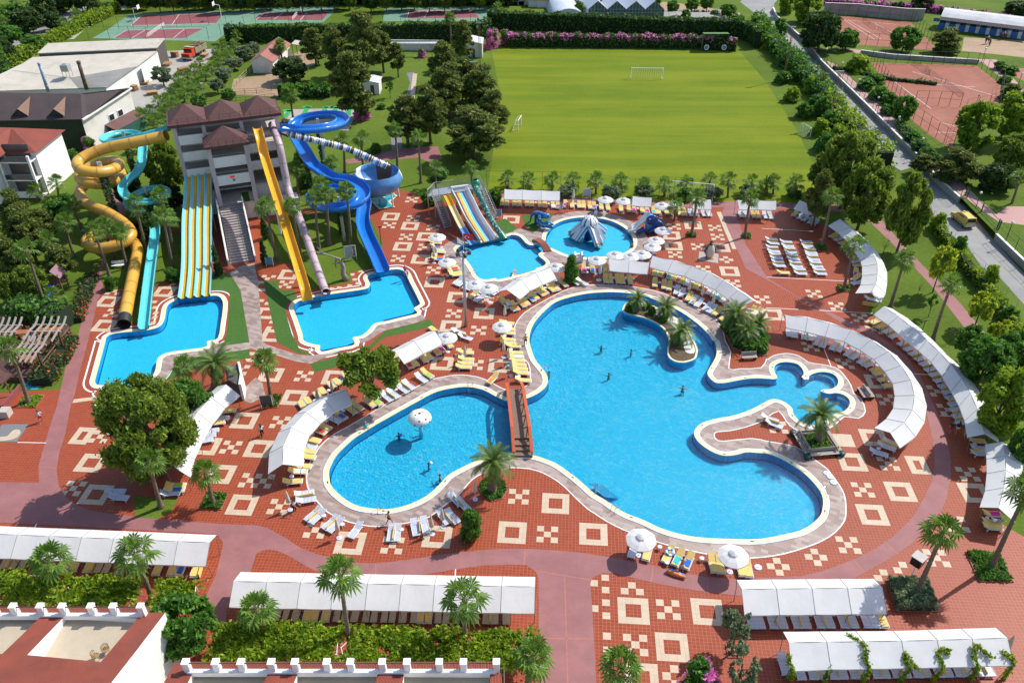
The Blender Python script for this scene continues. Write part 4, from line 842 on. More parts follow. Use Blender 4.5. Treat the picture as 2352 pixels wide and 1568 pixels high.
m,t,b = nt('dotted_green_gelcoat');v = ocoord(t);vo = t.nodes.new('ShaderNodeTexVoronoi');vo.inputs['Scale'].default_value = 2.4;t.links.new(v,vo.inputs['Vector']);t.links.new(ramp(t,vo.outputs['Distance'],[(.30,(.30,.50,.42)),(.36,(.012,.11,.09))]),b.inputs['Base Color']);b.inputs['Roughness'].default_value = .3
k3 = thing('tube_slide','dark green dotted kids tube slide ending in the water','kids slide',G(*t11(2265,600),0))
P = smooth_path(nodes([(t11(2018,130),4.3),(t11(2032,190),4.0),(t11(2088,305),3.1),(t11(2150,430),2.1),(t11(2210,530),1.25),(t11(2262,598),.55)]),6)
mb = MB();mb.sweep(P,circ(.47,12),closed=True);mb.build('tube',m,k3,True);GRG = pm('green_gelcoat',(.012,.22,.10),.3,.08)
mb = MB();e = P[-1];d = (P[-1]-P[-3]).normalized();mb.sweep([e-d*.3,e+d*.7+Vector((0,0,-.12))],circ(.52,12),closed=True);e = P[0];mb.lathe([(.6,0),(.75,.5),(.7,1.1),(.4,1.3)],12,(e.x,e.y,e.z-.4));mb.build('mouth',GRG,k3,True)
# octopus slide in the round pool
oc = G(1352,541,0);octo = thing('octopus_slide','white and blue striped octopus slide standing in the round children pool','octopus slide',oc)
mb = MB();nn = 16;prof = [(0,3.05),(.5,2.98),(.95,2.7),(1.2,2.3),(1.32,1.95),(1.15,1.9),(.9,2.0)]
mb.lathe(prof,nn*2,(oc.x,oc.y,.25),ms=lambda i,j: 1 if (j % 4 == 0) else 0);mb.v = [(oc.x+(x-oc.x)*(1+.05*math.cos(8*math.atan2(y-oc.y,x-oc.x))),oc.y+(y-oc.y)*(1+.05*math.cos(8*math.atan2(y-oc.y,x-oc.x))),z) for x,y,z in mb.v];mb.build('head',[WGEL,NBLU],octo,True)
mb = MB();mb.lathe([(.7,-.5),(.75,1.2),(.95,2.2)],12,oc);mb.build('column',NBLU,octo,True)
mb = MB()
for a in range(9): q = Vector((math.cos(a*.7),math.sin(a*.7),0));mb.lathe([(.08,0),(.1,.18),(.06,.2)],6,oc+q*.75+Vector((0,0,3.02)))
mb.build('nozzles',WGEL,octo)
hp = [(1308,541),(1376.6,566),(1320,551.5),(1384.7,553.6),(1388,530)]
for i,(x,y) in enumerate(hp):
 e = G(x,y,0);d = Vector((e.x-oc.x,e.y-oc.y,0));ln = d.length;d.normalize();P = smooth_path([oc+d*.6+Vector((0,0,1.9)),oc+d*ln*.4+Vector((0,0,1.75)),oc+d*ln*.7+Vector((0,0,.95)),oc+d*ln*.9+Vector((0,0,.35)),oc+d*ln+Vector((0,0,.05))],5)
 pr = [(-.62,-.5),(-.6,-.2),(-.55,.1),(-.5,.35),(-.38,.42),(-.3,.12),(0,.05),(.3,.12),(.38,.42),(.5,.35),(.55,.1),(.6,-.2),(.62,-.5)];cm_ = [0,1,0,1,0,0,0,0,0,1,0,1]
 mb = MB();mb.sweep(P,pr,ms=lambda i,j: cm_[j]);arm = mb.build('tentacle',[WGEL,MBLU],octo,True)
 if i < 2:
  for k in (-1,1):
   s = Vector((-d.y,d.x,0))*k*.42;mb = MB();c = oc+d*(ln-.1)+s+Vector((0,0,.38));mb.lathe([(0,-.26),(.2,-.18),(.27,0),(.2,.18),(0,.26)],8,c);mb.build('fish_eye',[pm('ochre_gelcoat',(.42,.22,.06),.3,.2)],arm,True)
   mb = MB();mb.lathe([(0,-.1),(.1,0),(0,.1)],8,c+d*.2+Vector((0,0,.1)));mb.build('pupil',DKR,arm,True)
# serpent slide
zs = Zm(1980,780,9.96);sn = thing('serpent_slide','blue scaled sea-serpent slide at the left rim of the round pool','serpent slide',G(*zs(330,640),0))
P = smooth_path(nodes([(zs(100,470),.1),(zs(105,360),1.0),(zs(170,230),1.8),(zs(300,175),2.2),(zs(470,205),2.25),(zs(620,260),2.1),(zs(730,300),1.9),(zs(640,290),1.65),(zs(500,300),1.45),(zs(430,380),1.25),(zs(410,480),1.0),(zs(470,590),.8),(zs(590,640),.7),(zs(690,610),.85)]),5)
m,t,b = nt('scaled_blue_gelcoat');v = ocoord(t);vo = t.nodes.new('ShaderNodeTexVoronoi');vo.feature = 'DISTANCE_TO_EDGE';vo.inputs['Scale'].default_value = 2.6;t.links.new(v,vo.inputs['Vector']);t.links.new(ramp(t,vo.outputs[0],[(.05,(.10,.40,.62)),(.10,(.006,.05,.26))]),b.inputs['Base Color']);b.inputs['Roughness'].default_value = .3;SCALE = m
mb = MB();n = len(P);mb.tube(P,[.12+.30*min(1,i/n*2.2) for i in range(n)],10);mb.build('body',SCALE,sn,True)
h = P[-1];f = Vector((.95,-.3,0));mb = MB();mb.tube([h-f*.2,h+f*.25+Vector((0,0,.15)),h+f*.75+Vector((0,0,.2)),h+f*1.15+Vector((0,0,.12))],[.42,.5,.36,.1],10);mb.tube([h-f*.1+Vector((0,0,-.2)),h+f*.5+Vector((0,0,-.35)),h+f*1.1+Vector((0,0,-.62))],[.35,.28,.12],8);hd = mb.build('head',SCALE,sn,True)
mb = MB();mb.lathe([(0,-.12),(.16,0),(0,.12)],10,h+f*.35+Vector((.0,-.42,.32)));mb.build('eye',WGEL,hd,True);mb = MB();mb.tube([h+f*.5+Vector((0,0,-.2)),h+f*1.15+Vector((0,0,-.38))],[.2,.05],6);mb.build('tongue',BRN,hd,True)
mb = MB();p = G(*zs(320,620),0);mb.box((p.x,p.y+.3,.9),(.7,.5,1.8));mb.build('pedestal',pm('dark_green_paint',(.02,.09,.07),.6,.2),sn)
# elephant slide
ze = Zm(2330,780,7.906);eb = G(*ze(880,690),0);el = thing('elephant_slide','blue reclining elephant slide whose white trunk is the chute, right of round pool','elephant slide',eb)
out = [V(*ze(*p),eb.y) for p in ((700,640),(690,480),(720,330),(770,230),(850,195),(930,240),(1060,350),(1170,450),(1225,530),(1210,640))]
mb = MB();n = len(out)
fr = [(p.x,eb.y-.55,max(0,p.z)) for p in out];bk = [(p.x+.1,eb.y+.55,max(0,p.z)) for p in out];c0 = sum((Vector(p) for p in fr),Vector())/n
mid = [(p.x,eb.y-.75,max(0,c0.z+(p.z-c0.z)*.8)) for p in out];mid = [(c0.x+(x-c0.x)*.82,y,z) for x,y,z in mid]
mb.add(fr+bk+mid,[tuple(range(2*n,3*n))]+[tuple(range(2*n-1,n-1,-1))]+[(i,(i+1) % n,n+(i+1) % n,n+i) for i in range(n)]+[(i,2*n+i,2*n+(i+1) % n,(i+1) % n) for i in range(n)]);mb.build('body',MBLU,el)
P = smooth_path([V(*ze(860,215),eb.y),V(*ze(800,250),eb.y),V(*ze(640,400),eb.y-.1),V(*ze(480,540),eb.y-.1),G(*ze(330,640),.55),G(*ze(215,690),.25)],6);P = [Vector((p.x,p.y,max(.15,p.z))) for p in P]
mb = MB();mb.sweep(P,upr(.6,.42),closed=True);mb.build('trunk_chute',WGEL,el,True)
def disc(root,nm,c,r,mat,th=.18,sq=1.0): mb = MB();mb.lathe([(0,0),(r*.8,0),(r,-th*.5),(r*.9,-th)],14);mb.xform(Matrix.Translation(c) @ Matrix.Rotation(PI/2,4,'X') @ Matrix.Diagonal((1,sq,1,1)));return mb.build(nm,mat,root,True)
disc(el,'ear',V(*ze(910,350),eb.y-.78)+Vector((0,-.2,0)),.95,NBLU,.25,.9);disc(el,'haunch',V(*ze(1090,520),eb.y-.78)+Vector((0,-.2,0)),.85,NBLU,.3)
for x0,x1 in ((690,470),(1020,800)):
 a = V(*ze(x0,610),eb.y-1.0);b_ = V(*ze(x1,650),eb.y-1.0);a.z = max(.3,a.z);b_.z = .3;mb = MB();mb.tube([a,b_],[.42,.34],10);lg = mb.build('leg',NBLU,el,True);mb = MB();d = (b_-a).normalized();[mb.lathe([(0,-.07),(.08,0),(0,.07)],6,b_+d*.02+Vector((0,(k-1)*.2,.1))) for k in range(3)];mb.build('toes',WGEL,lg)
mb = MB();c = V(*ze(848,330),eb.y-1.1);mb.lathe([(0,-.12),(.13,0),(0,.12)],8,c);mb.build('eye',WGEL,el,True)
# penguins
def penguin(px,py,top,label,mats,rz):
 b = G(px,py,0);H = V(px,top,b.y).z;t = thing('penguin_statue',label,'statue',b,rz);k = H/2.4;mb = MB()
 mb.lathe([(0,0),(.42,.03),(.55,.5),(.58,1.0),(.46,1.5),(.26,1.8),(.22,1.92),(.24,2.08),(.2,2.28),(0,2.4)],16,ms=lambda i,j: 0 if i >= 5 else (1 if 9 <= j <= 14 else 0));mb.xform(Matrix.Diagonal((k,k*.85,k,1)));mb.build('body',mats,t,True,False)
 for s in (-1,1): mb = MB();mb.tube([(s*.5*k,0,1.5*k),(s*.72*k,0,1.0*k),(s*.66*k,-.05,.6*k)],[.05*k,.13*k,.03*k],6);mb.build('flipper',mats[0],t,True,False);mb = MB();mb.box((s*.2*k,-.4*k,.05*k),(.3*k,.4*k,.1*k));mb.build('foot',mats[2],t,False,False)
 mb = MB();mb.tube([(0,-.15*k,2.12*k),(0,-.5*k,2.05*k)],[.08*k,.015],6);mb.build('beak',mats[2],t,True,False)
PB = pm('penguin_black',(.05,.055,.035),.4,.2);penguin(*T('21',1812,797),T('21',0,642)[1],'large black and cream penguin statue on a square stone slab',[PB,pm('penguin_cream',(.58,.55,.44),.4,.08),pm('penguin_orange',(.5,.25,.04),.4,.1)],R(10))
penguin(*T('21',768,410),T('21',0,345)[1],'small blue penguin figure at the top rim of the round pool',[MBLU,WGEL,GELO],R(0))
sheet('stone_slab',GL(L('21',"1720,742 1898,765 1893,852 1712,820")),.02,pm('slab_stone',(.36,.30,.28),.7,.12,2))
for s in ("21:90,410 380,392 335,480 260,520 190,572 120,500","21:1200,575 1410,540 1420,505 1390,500 1330,545","11:2200,470 2290,440 2400,530 2360,560 2290,580"): sheet('artificial_turf',GL(L('21',s)),.0163,TURF)
# small white steps with figures at the round pool
mb = MB();p = G(*T('21',610,830),0);[mb.box((p.x,p.y+.35-.3*i,.15+.18*(2-i)),(.75,.3,.3+.36*(2-i))) for i in range(3)];mb.box((p.x-.5,p.y,.7),(.25,1.1,1.2));mb.box((p.x+.5,p.y,.7),(.25,1.1,1.2));o = mb.build('pool_steps',WGEL);tag(o,'small white moulded step unit on the lower rim of the round pool','steps')
# ---- bridges
zb = Zm(1880,1450,3.2);nA = G(*zb(62,45),0);nB = G(*zb(238,35),0);sA = G(*zb(150,850),0);sB = G(*zb(368,850),0)
br = thing('footbridge','arched wooden footbridge with orange-red rails over the main pool neck','bridge',(nA+nB)*.5);WOODR = pm('orange_red_wood',(.50,.085,.018),.5,.12,3);WOODB = pm('brown_planks',(.20,.125,.09),.75,.2,5)
def bz(u): return .12+.85*min(1,u/.16) if u < .16 else (.97+.05*math.sin((u-.16)/.62*PI) if u < .78 else .97*(1-(u-.78)/.22)+.05)
mb = MB();n = 40
for i in range(n):
 u = (i+.5)/n;a = nA.lerp(sA,u);b_ = nB.lerp(sB,u);zz = bz(u) if u < .78 else .97*(1-math.floor((u-.78)/.22*4+1)/4.4)
 c = (a+b_)*.5;mb.box((c.x,c.y,zz),((b_-a).length,(sA-nA).length/n*.93,.07 if u < .78 else .5),math.atan2((b_-a).y,(b_-a).x))
mb.build('planks',WOODB,br)
for a0,a1 in ((nA,sA),(nB,sB)):
 pts = [a0.lerp(a1,u)+Vector((0,0,bz(u)+(.95 if u < .79 else .75))) for u in (0,.16,.35,.6,.78,1.0)]
 mb = MB()
 for p,q in zip(pts[:-1],pts[1:]): mb.beam(p,q,.34,.16)
 mb.build('top_rail',WOODR,br)
 lo = [a0.lerp(a1,u)+Vector((0,0,bz(u)-.05)) for u in (0,.16,.35,.6,.78,1.0)];mb = MB()
 for p,q in zip(lo[:-1],lo[1:]): mb.beam(p,q,.14,.26)
 mb.build('side_beam',WOODR,br)
 mb = MB()
 for i in range(7): u = i/6;p = a0.lerp(a1,u);mb.beam(p+Vector((0,0,bz(u)-.1)),p+Vector((0,0,bz(u)+.9)),.13,.13)
 for i in range(6): u = i/6;v_ = (i+1)/6;mb.beam(a0.lerp(a1,u)+Vector((0,0,bz(u)+.1)),a0.lerp(a1,v_)+Vector((0,0,bz(v_)+.8)),.07,.07)
 mb.build('railing',WOODR,br)
nA,nB,sA,sB = [G(*T('21',*p),0) for p in ((188,640),(246,628),(302,756),(362,742))]
sb_ = thing('footbridge','small low arched brown footbridge between the two children pools','bridge',(nA+nB)*.5);mb = MB()
for i in range(22): u = (i+.5)/22;a = nA.lerp(sA,u);b_ = nB.lerp(sB,u);c = (a+b_)*.5;mb.box((c.x,c.y,.12+.5*math.sin(PI*u)),((b_-a).length,(sA-nA).length/22*.9,.07),math.atan2((b_-a).y,(b_-a).x),rx=0)
mb.build('planks',pm('red_planks',(.25,.06,.04),.7,.15,5),sb_)
for a0,a1 in ((nA,sA),(nB,sB)): mb = MB();mb.tube([a0.lerp(a1,u)+Vector((0,0,.05+.5*math.sin(PI*u))) for u in [i/10 for i in range(11)]],.08,5);mb.build('side_beam',WOODB,sb_)
# ---- pool island, steps, ladders
isl = L('21',"1015,1285 1030,1235 1080,1200 1180,1215 1290,1235 1400,1290 1500,1345 1600,1420 22:1660,-30 1700,50 1703,110 1680,160 1590,190 1500,182 1440,140 1425,70 21:1440,1560 1420,1490 1370,1430 1280,1378 1170,1338 1070,1318")
IS = smooth_path(GL(isl,.22),3,True);w = MB();w.strip([(p.x,p.y,.22) for p in IS],[(p.x,p.y,-.93) for p in IS],True);o = structure(w.build('island_wall',POOLW),'blue tiled wall of the planted pool island')
w = MB();w.poly(IS,z=.20);edge_ring(w,IS,.02,-.22,.215,.23,1);structure(w.build('island_soil',[pm('planting_soil',(.10,.07,.04),.95,.4,3,.6),COPE]),'planted pool island')
gv = GL(L('21',"1190,1235 1330,1255 1450,1320 1560,1400 22:1640,-20 1680,60 1670,110 1600,100 1575,40 21:1560,1520 1500,1440 1400,1370 1330,1330 1270,1290"),.21);w = MB();w.poly(smooth_path(gv,2,True),z=.225);structure(w.build('white_gravel',pm('white_pebbles',(.62,.60,.55),.8,.3,12,.8)))
def pool_steps(pts_px,z0,n,wd,nm='pool_steps',lab='blue underwater pool steps'):
 a,b_,c,d = [G(*p,0) for p in pts_px];mb = MB()
 for i in range(n):
  u0 = i/n;u1 = (i+1)/n;q = [a.lerp(d,u0),b_.lerp(c,u0),b_.lerp(c,u1),a.lerp(d,u1)];z = -.12-z0*i/n
  mb.add([(p.x,p.y,z) for p in q],[(0,1,2,3)],0);q2 = [a.lerp(d,u1-.25/n),b_.lerp(c,u1-.25/n)];mb.add([(q2[0].x,q2[0].y,z+.006),(q2[1].x,q2[1].y,z+.006),(q[2].x,q[2].y,z+.006),(q[3].x,q[3].y,z+.006)],[(0,1,2,3)],1);mb.add([(q[3].x,q[3].y,z),(q[2].x,q[2].y,z),(q[2].x,q[2].y,z-z0/n),(q[3].x,q[3].y,z-z0/n)],[(0,1,2,3)],0)
 structure(mb.build(nm,[POOLF,pm('step_edge_tiles',(.005,.07,.30),.4,.1)]),lab)
pool_steps(L('22',"695,1300 860,1425 985,1390 830,1262"),.75,6,1);pool_steps(L('11',"1182,1384 1478,1312 1450,1270 1165,1338"),.6,5,1);pool_steps(L('12',"605,95 905,30 890,-10 590,45"),.6,5,1)
pool_steps(L('02',"1592,94 1895,48 1900,25 1590,68"),.6,4,1);pool_steps(L('02',"968,476 1288,438 1285,395 968,432"),.6,5,1);pool_steps(L('21',"0,970 212,915 212,890 0,940"),.4,4,1)
# curved benches inside the flower-shaped end
mb = MB()
for cx,cy,r0,a0,a1 in ((190,262,2.0,-20,190),(505,358,2.0,-70,140),(640,560,1.9,-110,80)):
 c = G(*T('32',cx,cy),0);pa = [Vector((c.x+r0*math.cos(R(a)),c.y+r0*math.sin(R(a)),-.32)) for a in range(a0,a1+1,12)];pb = [Vector((c.x+(r0-.62)*math.cos(R(a)),c.y+(r0-.62)*math.sin(R(a)),-.32)) for a in range(a0,a1+1,12)]
 mb.strip(pa,pb,m=0);mb.strip(pb,[p-Vector((0,0,.6)) for p in pb],m=1)
structure(mb.build('pool_bench',[POOLF,POOLW]),'curved underwater benches in the flower-shaped pool end')
CHR = pm('chrome',(.6,.62,.64),.2,.05,metal=.9)
def ladder(px,py,ox,oy,label):
 a = G(px,py,0);d = (G(px+ox,py+oy,0)-a).normalized();s = Vector((-d.y,d.x,0));t = thing('pool_ladder',label,'ladder',a,0,'chrome pool ladders')
 for k in (-.28,.28): mb = MB();mb.tube(smooth_path([a+s*k+d*.5,a+s*k+d*.45+Vector((0,0,.6)),a+s*k+d*.1+Vector((0,0,.85)),a+s*k-d*.12+Vector((0,0,.5)),a+s*k-d*.12+Vector((0,0,-.8))],3),.028,6);mb.build('handrail',CHR,t)
 for z in (-.2,-.45,-.7): mb = MB();mb.beam(a-d*.12+s*.28+Vector((0,0,z)),a-d*.12-s*.28+Vector((0,0,z)),.08,.04);mb.build('rung',CHR,t)
for tl_,x,y,ox,oy,w_ in [('12',1970,425,-5,-20,'near the bridge at the left pool arm'),('22',318,275,-20,-5,'at the pool neck'),('13',1150,-25,0,20,'at the lower left pool rim'),('23',960,-15,-20,10,'at the lower pool rim'),('32',490,1400,20,5,'at the right lobe near three white bases'),('11',2010,940,-20,-10,'at the kids slide pool'),('22',790,1365,-20,10,'beside the underwater steps')]: ladder(*T(tl_,x,y),ox,oy,'curved chrome pool ladder '+w_)
# ---------------------------------------------------------------- canopies, loungers, parasols
def m_fabric(name,col,tr=.22):
 m,t,b = nt(name);out = t.nodes['Material Output'];v = ocoord(t)
 n = noise_(t,.7,5,v,.6);c = ramp(t,n,[(.3,tuple(x*.93 for x in col)),(.7,tuple(min(1,x*1.03) for x in col))])
 st = noise_(t,1.0,5,ocoord(t,0,(.8,.8,.3)),.75);c = mixc(t,ramp(t,st,[(.60,(0,0,0)),(.8,(.35,.35,.35))]),c,(.52,.49,.43))
 t.links.new(c,b.inputs['Base Color']);b.inputs['Roughness'].default_value = .75;b.inputs['Specular IOR Level'].default_value = .2
 bump(t,b,noise_(t,2.2,3,v),.25,.05)
 s = t.nodes.new('ShaderNodeBsdfTranslucent');s.inputs[0].default_value = (*col,1)
 mx = t.nodes.new('ShaderNodeMixShader');mx.inputs[0].default_value = tr;t.links.new(b.outputs[0],mx.inputs[1]);t.links.new(s.outputs[0],mx.inputs[2]);t.links.new(mx.outputs[0],out.inputs[0]);return m
CLOTH = m_fabric('white_canvas',(.74,.74,.73));CREAM = m_fabric('cream_canvas',(.66,.61,.50));
def canopy(far,near,label,group='white canvas canopies',zf=2.15,zn=2.05,zr=2.95,rt=.45,legs=True):
 F = GL(far,zf);N = GL(near,zn);k = len(F);base = (F[0]+N[0])*.5;base.z = 0
 t = thing('canopy',label,'canopy',base,0,group)
 Rg = [f.lerp(n,rt) for f,n in zip(F,N)]
 for r in Rg: r.z = zr
 mb = MB();fr = []
 for i in range(k):
  fr.append((F[i],F[i].lerp(Rg[i],.5),Rg[i],Rg[i].lerp(N[i],.33),Rg[i].lerp(N[i],.66),N[i]))
 rows = []
 for i in range(k-1):
  for q in range(5):
   s = q/5;sag = -.045*math.sin(PI*s);rows.append([a.lerp(b,s)+Vector((0,0,sag if j else sag*.5)) for j,(a,b) in enumerate(zip(fr[i],fr[i+1]))])
 rows.append(list(fr[-1]));o = len(mb.v);n = 6
 vs = [p for r in rows for p in r];fs = [(i*n+j,i*n+j+1,(i+1)*n+j+1,(i+1)*n+j) for i in range(len(rows)-1) for j in range(n-1)]
 dv = Vector((0,0,-.12));vs += [r[0]+dv for r in rows]+[r[-1]+dv for r in rows];K = len(rows)*n;m_ = len(rows)
 fs += [(i*n,(i+1)*n,K+i+1,K+i) for i in range(m_-1)]+[(i*n+n-1,K+m_+i,K+m_+i+1,(i+1)*n+n-1) for i in range(m_-1)]
 mb.add(vs,fs);mb.build('canvas',CLOTH,t)
 for i in range(k):
  fb = MB();up = Vector((0,0,.015));fb.tube([p+up for p in fr[i]],.016,5);fb.build('rib',POSTM,t)
  if legs:
   for e,c in ((F[i],N[i]),(N[i],F[i])):
    pb = MB();g = e.lerp(c,.16);g.z = 0;pb.tube([e,e.lerp(c,.1)-Vector((0,0,.45)),g],.032,5);pb.build('post',POSTM,t)
 rb = MB();rb.tube([r[2]-Vector((0,0,.03)) for r in fr],.022,4);rb.build('ridge_bar',POSTM,t)
 return t
def lin(a,b,n): return [(a[0]+(b[0]-a[0])*i/n,a[1]+(b[1]-a[1])*i/n) for i in range(n+1)]
canopy(lin((-150,1201),(498.7,1227.7),9),lin((-200,1273),(473,1299.7),9),'long white canopy at the lower left edge, in front of vine pergolas')
canopy(lin((552.5,1312.7),(1230,1324),9),lin((526,1393.5),(1228,1408),9),'longest straight white canopy at bottom centre with nine bays')
canopy(L('23','2062,620 33:25,615 345,612 660,610 975,609'),L('23','2135,945 33:108,940 437,937 770,933 1095,929'),'straight white canopy at lower right, upper of two')
CLIMB = canopy(L('33','137,1095 470,1092 805,1090 1147,1087 1467,1078 1777,1067 2097,1058'),L('33','215,1455 580,1440 930,1435 1270,1427 1600,1420 1930,1412 2260,1402'),'straight white canopy at lower right overgrown by climbing stems')
canopy(LD("2263.5,1020 2266,1054 2266.5,1087 2262.7,1127 2250,1165"),LD("2341,1037 2349,1068 2349,1102 2344,1142 2331,1200"),'short curved white canopy at the right edge')
canopy(LD("2006.5,722 2041,746 2075,776 2110,805 2139,831 2165,864 2185,898 2203,932 2216,966 2222.7,1005"),LD("2049,708.5 2083,729 2114,754 2143,781 2170,808 2198,834 2225,863 2248,896 2268,936 2296.5,1019")[:9]+[(2296.5,1019)],'longest curved white canopy along the right lawn')
canopy(L('31','165,1440 345,1476 525,1522 700,1568 845,1643 32:975,165 1075,275 1148,385 1165,500 1150,615 1085,710 975,795'),L('31','130,1320 355,1340 575,1393 790,1470 1000,1572 32:1185,128 1312,270 1415,425 1460,590 1440,740 1355,875 1210,980'),'curved white canopy wrapping round the flower-shaped pool end',zf=2.05,zn=2.15,rt=.55)
canopy(L('21','1300,785 1510,827 1690,888 1850,945 1985,1022 2140,1120 2308,1240'),L('21','1265,885 1430,930 1585,966 1735,1030 1870,1092 1985,1180 2100,1256'),'long arched white canopy above the main pool, facing the island')
canopy(L('21','880,810 1075,817 1270,846'),L('21','895,918 1070,934 1245,948'),'straight two-bay white canopy between round pool and main pool')
canopy(L('21','310,893 160,940 20,1005 -142,1115'),L('21','410,990 283,1045 162,1102 70,1180'),'bent white canopy left of the conical evergreen')
canopy(L('21','-67,175 100,181 270,189 440,198'),L('21','-72,262 98,266 269,271 440,274'),'straight three-bay white canopy at the top left of the round pool')
canopy(L('21','1110,245 1282,262'),L('21','1100,320 1280,331'),'smallest one-bay white canopy between parasols on the top row')
canopy(L('21','1635,272 1812,275'),L('21','1660,346 1835,355'),'one-bay white canopy behind the slender palm on the top row')
canopy(L('21','2050,282 2235,286 2412,290'),L('21','2085,356 2258,358 2430,360'),'two-bay white canopy at the right end of the top row')
canopy(L('31','320,292 490,358'),L('31','235,347 400,402'),'small tilted white canopy under the slim pine')
canopy(L('31','555,502 640,562 735,650 800,735 848,820 865,880 865,965 850,1050 800,1128'),L('31','725,480 832,568 925,655 1003,745 1062,842 1095,930 1096,1030 1080,1130 1035,1212'),'curved white canopy beside the lounger square',zf=2.05,zn=2.15,rt=.55)
canopy(L('12','800,435 560,525 365,665 210,830 120,1025 110,1220'),L('12','890,570 722,645 590,750 487,865 437,1003 435,1146'),'curved white canopy around the left end of the main pool')
canopy(L('12','1590,-93 1400,0 1215,95'),L('12','1725,20 1535,110 1360,205'),'two-bay white canopy between slide pool and main pool')
canopy(L('02','2000,410 1860,530 1730,660 1620,810 1540,970 1510,1180'),L('02','2205,495 2065,610 1950,760 1860,915 1785,1080 1750,1250'),'white canopy half hidden behind the huge round pine')
# climbing stems on one canopy
def climber(pts_px,z0,label):
 P = [G(*T('33',x,y),z) for (x,y),z in pts_px];P = smooth_path(P,5)
 t = thing('climbing_plant',label,'climbing plant',(P[0].x,P[0].y,0),0,'climbing plants on the canopy')
 mb = MB();mb.tube(P,.03,4);mb.build('stem',BARK,t)
 C = []
 for a,b in zip(P[:-1],P[1:]):
  n = int((b-a).length*85)
  for i in range(n): C.append(tuple(a.lerp(b,random.random())+Vector((random.gauss(0,.10),random.gauss(0,.09),random.gauss(.04,.06)))))
 me = quads_mesh('climber_leaves',np.array(C),.15*RNG.uniform(.6,1.4,len(C)),[LM_VINE]);o = meshobj('foliage',me,t);o.matrix_parent_inverse = INV(t)
for i,s in enumerate([[((190,1540),0),((235,1460),2.0),((195,1390),2.3),((200,1310),2.6)],[((500,1560),0),((560,1470),1.6),((570,1410),2.1)],[((860,1560),0),((935,1440),2.0),((890,1350),2.4),((905,1250),2.85),((830,1180),2.85),((735,1130),2.5)],[((1200,1560),0),((1290,1440),1.9),((1250,1360),2.3),((1270,1300),2.6),((1320,1390),2.3),((1385,1440),2.1)],[((1500,1555),0),((1610,1430),2.0),((1570,1330),2.4),((1580,1265),2.7),((1660,1265),2.7),((1630,1310),2.5)],[((1850,1540),0),((1930,1430),2.0),((1890,1330),2.5),((1910,1220),2.9),((1960,1260),2.7),((2060,1340),2.4)],[((2160,1530),0),((2245,1400),2.0),((2240,1320),2.4),((2180,1320),2.4),((2160,1270),2.6)]]):
 climber(s,0,ORD[i]+' leafy stem from the left climbing over the lower right canopy')
# ---- lounger patterns, head towards +Y
def lounger_proto(kind):
 t = thing('sun_lounger','white sun lounger','sun lounger');fm = PLAST if kind != 'B' else DARKM;w = .34
 sb = MB();bb = MB();sl = PLAST if kind != 'B' else BEIGE;A = R(27);pv = Vector((0,.22,.34))
 if kind != 'B':
  for i in range(9): sb.box((0,-.92+i*.135,.335),(w*2-.06,.10,.025))
  for x in (-w,w): sb.tube([(x,-1.0,.30),(x,-.7,.36),(x,.1,.36),(x*1.06,.35,.40),(x*1.06,.62,.30)],.035,6)
  sb.tube([(-w,-1.0,.30),(w,-1.0,.30)],.03,5)
 else: sb.box((0,-.38,.34),(w*2,1.2,.02));[sb.tube([(x,-1.0,.34),(x,.25,.34)],.022,5,1) for x in (-w,w)]
 for i in range(7):
  c = pv+Vector((0,math.cos(A)*(.08+i*.105),math.sin(A)*(.08+i*.105)));bb.box(c,(w*2-.05,.085,.022),rx=A)
 for x in (-w+.02,w-.02): bb.tube([pv+Vector((x,0,0)),pv+Vector((x*.97,math.cos(A)*.72,math.sin(A)*.72)),pv+Vector((x*.7,math.cos(A)*.80,math.sin(A)*.80))],.028,5)
 sb.build('seat',[sl,fm],t,False,False);bb.build('backrest',sl,t,False,False)
 for x in (-w+.03,w-.03):
  for y,lean in ((-.78,-.08),(.40,.10)):
   lb = MB();lb.tube([(x,y,.34),(x*1.05,y+lean,0)],.03,5);lb.build('leg',fm,t,False,False)
 if kind == 'Y':
  cb = MB();cb.box((0,-.36,.385),(.60,1.16,.065));cb.box(pv+Vector((0,math.cos(A)*.40-.01,math.sin(A)*.40+.055)),(.60,.80,.065),rx=A)
  cb.build('cushion',YEL,t,False,False)
 return t
LP = {k: proto(lounger_proto(k)) for k in 'WYB'}
def m1(name,mb,mats,label,cat):
 o = mb.build(name,mats);tag(o,label,cat);return proto(o)
cu = MB();cu.box((0,0,.33),(.075,1.75,.58));cu.box((.03,.5,.33),(.05,.6,.5));SP_ = m1('lounger_cushion',cu,YEL,'cushion','cushion')
tb = thing('side_table','table','side table');q = MB();q.lathe([(0,.42),(.2,.42),(.235,.40),(.2,.385),(0,.385)],8);q.build('table_top',PLAST,tb,False,False)
for a in range(4):
 q = MB();c = Vector((math.cos(a*PI/2+.78),math.sin(a*PI/2+.78),0));q.beam(c*.15+Vector((0,0,.39)),c*.2,.05,.03);q.build('leg',PLAST,tb,False,False)
TP = proto(tb)
NL = [0]
def spread(pts,z=.3):
 P = GL(pts,z);seg = [(b-a).length for a,b in zip(P[:-1],P[1:])];tot = sum(seg)
 def f(s):
  s = max(0,min(tot,s))
  for a,b,l in zip(P[:-1],P[1:],seg):
   if s <= l or b is P[-1]: return a.lerp(b,s/l if l else 0)
   s -= l
 return f,tot
WD = {'W': .82,'Y': .82,'B': .82,'S': .14,'t': .6,'_': .5}
TOWELS = [('blue',(.02,.12,.5)),('red',(.55,.03,.03)),('magenta',(.5,.02,.3)),('turquoise',(.03,.42,.5)),('orange',(.7,.25,.04)),('white',(.75,.75,.73)),('striped purple',(.2,.08,.3)),('lime green',(.3,.5,.06))]
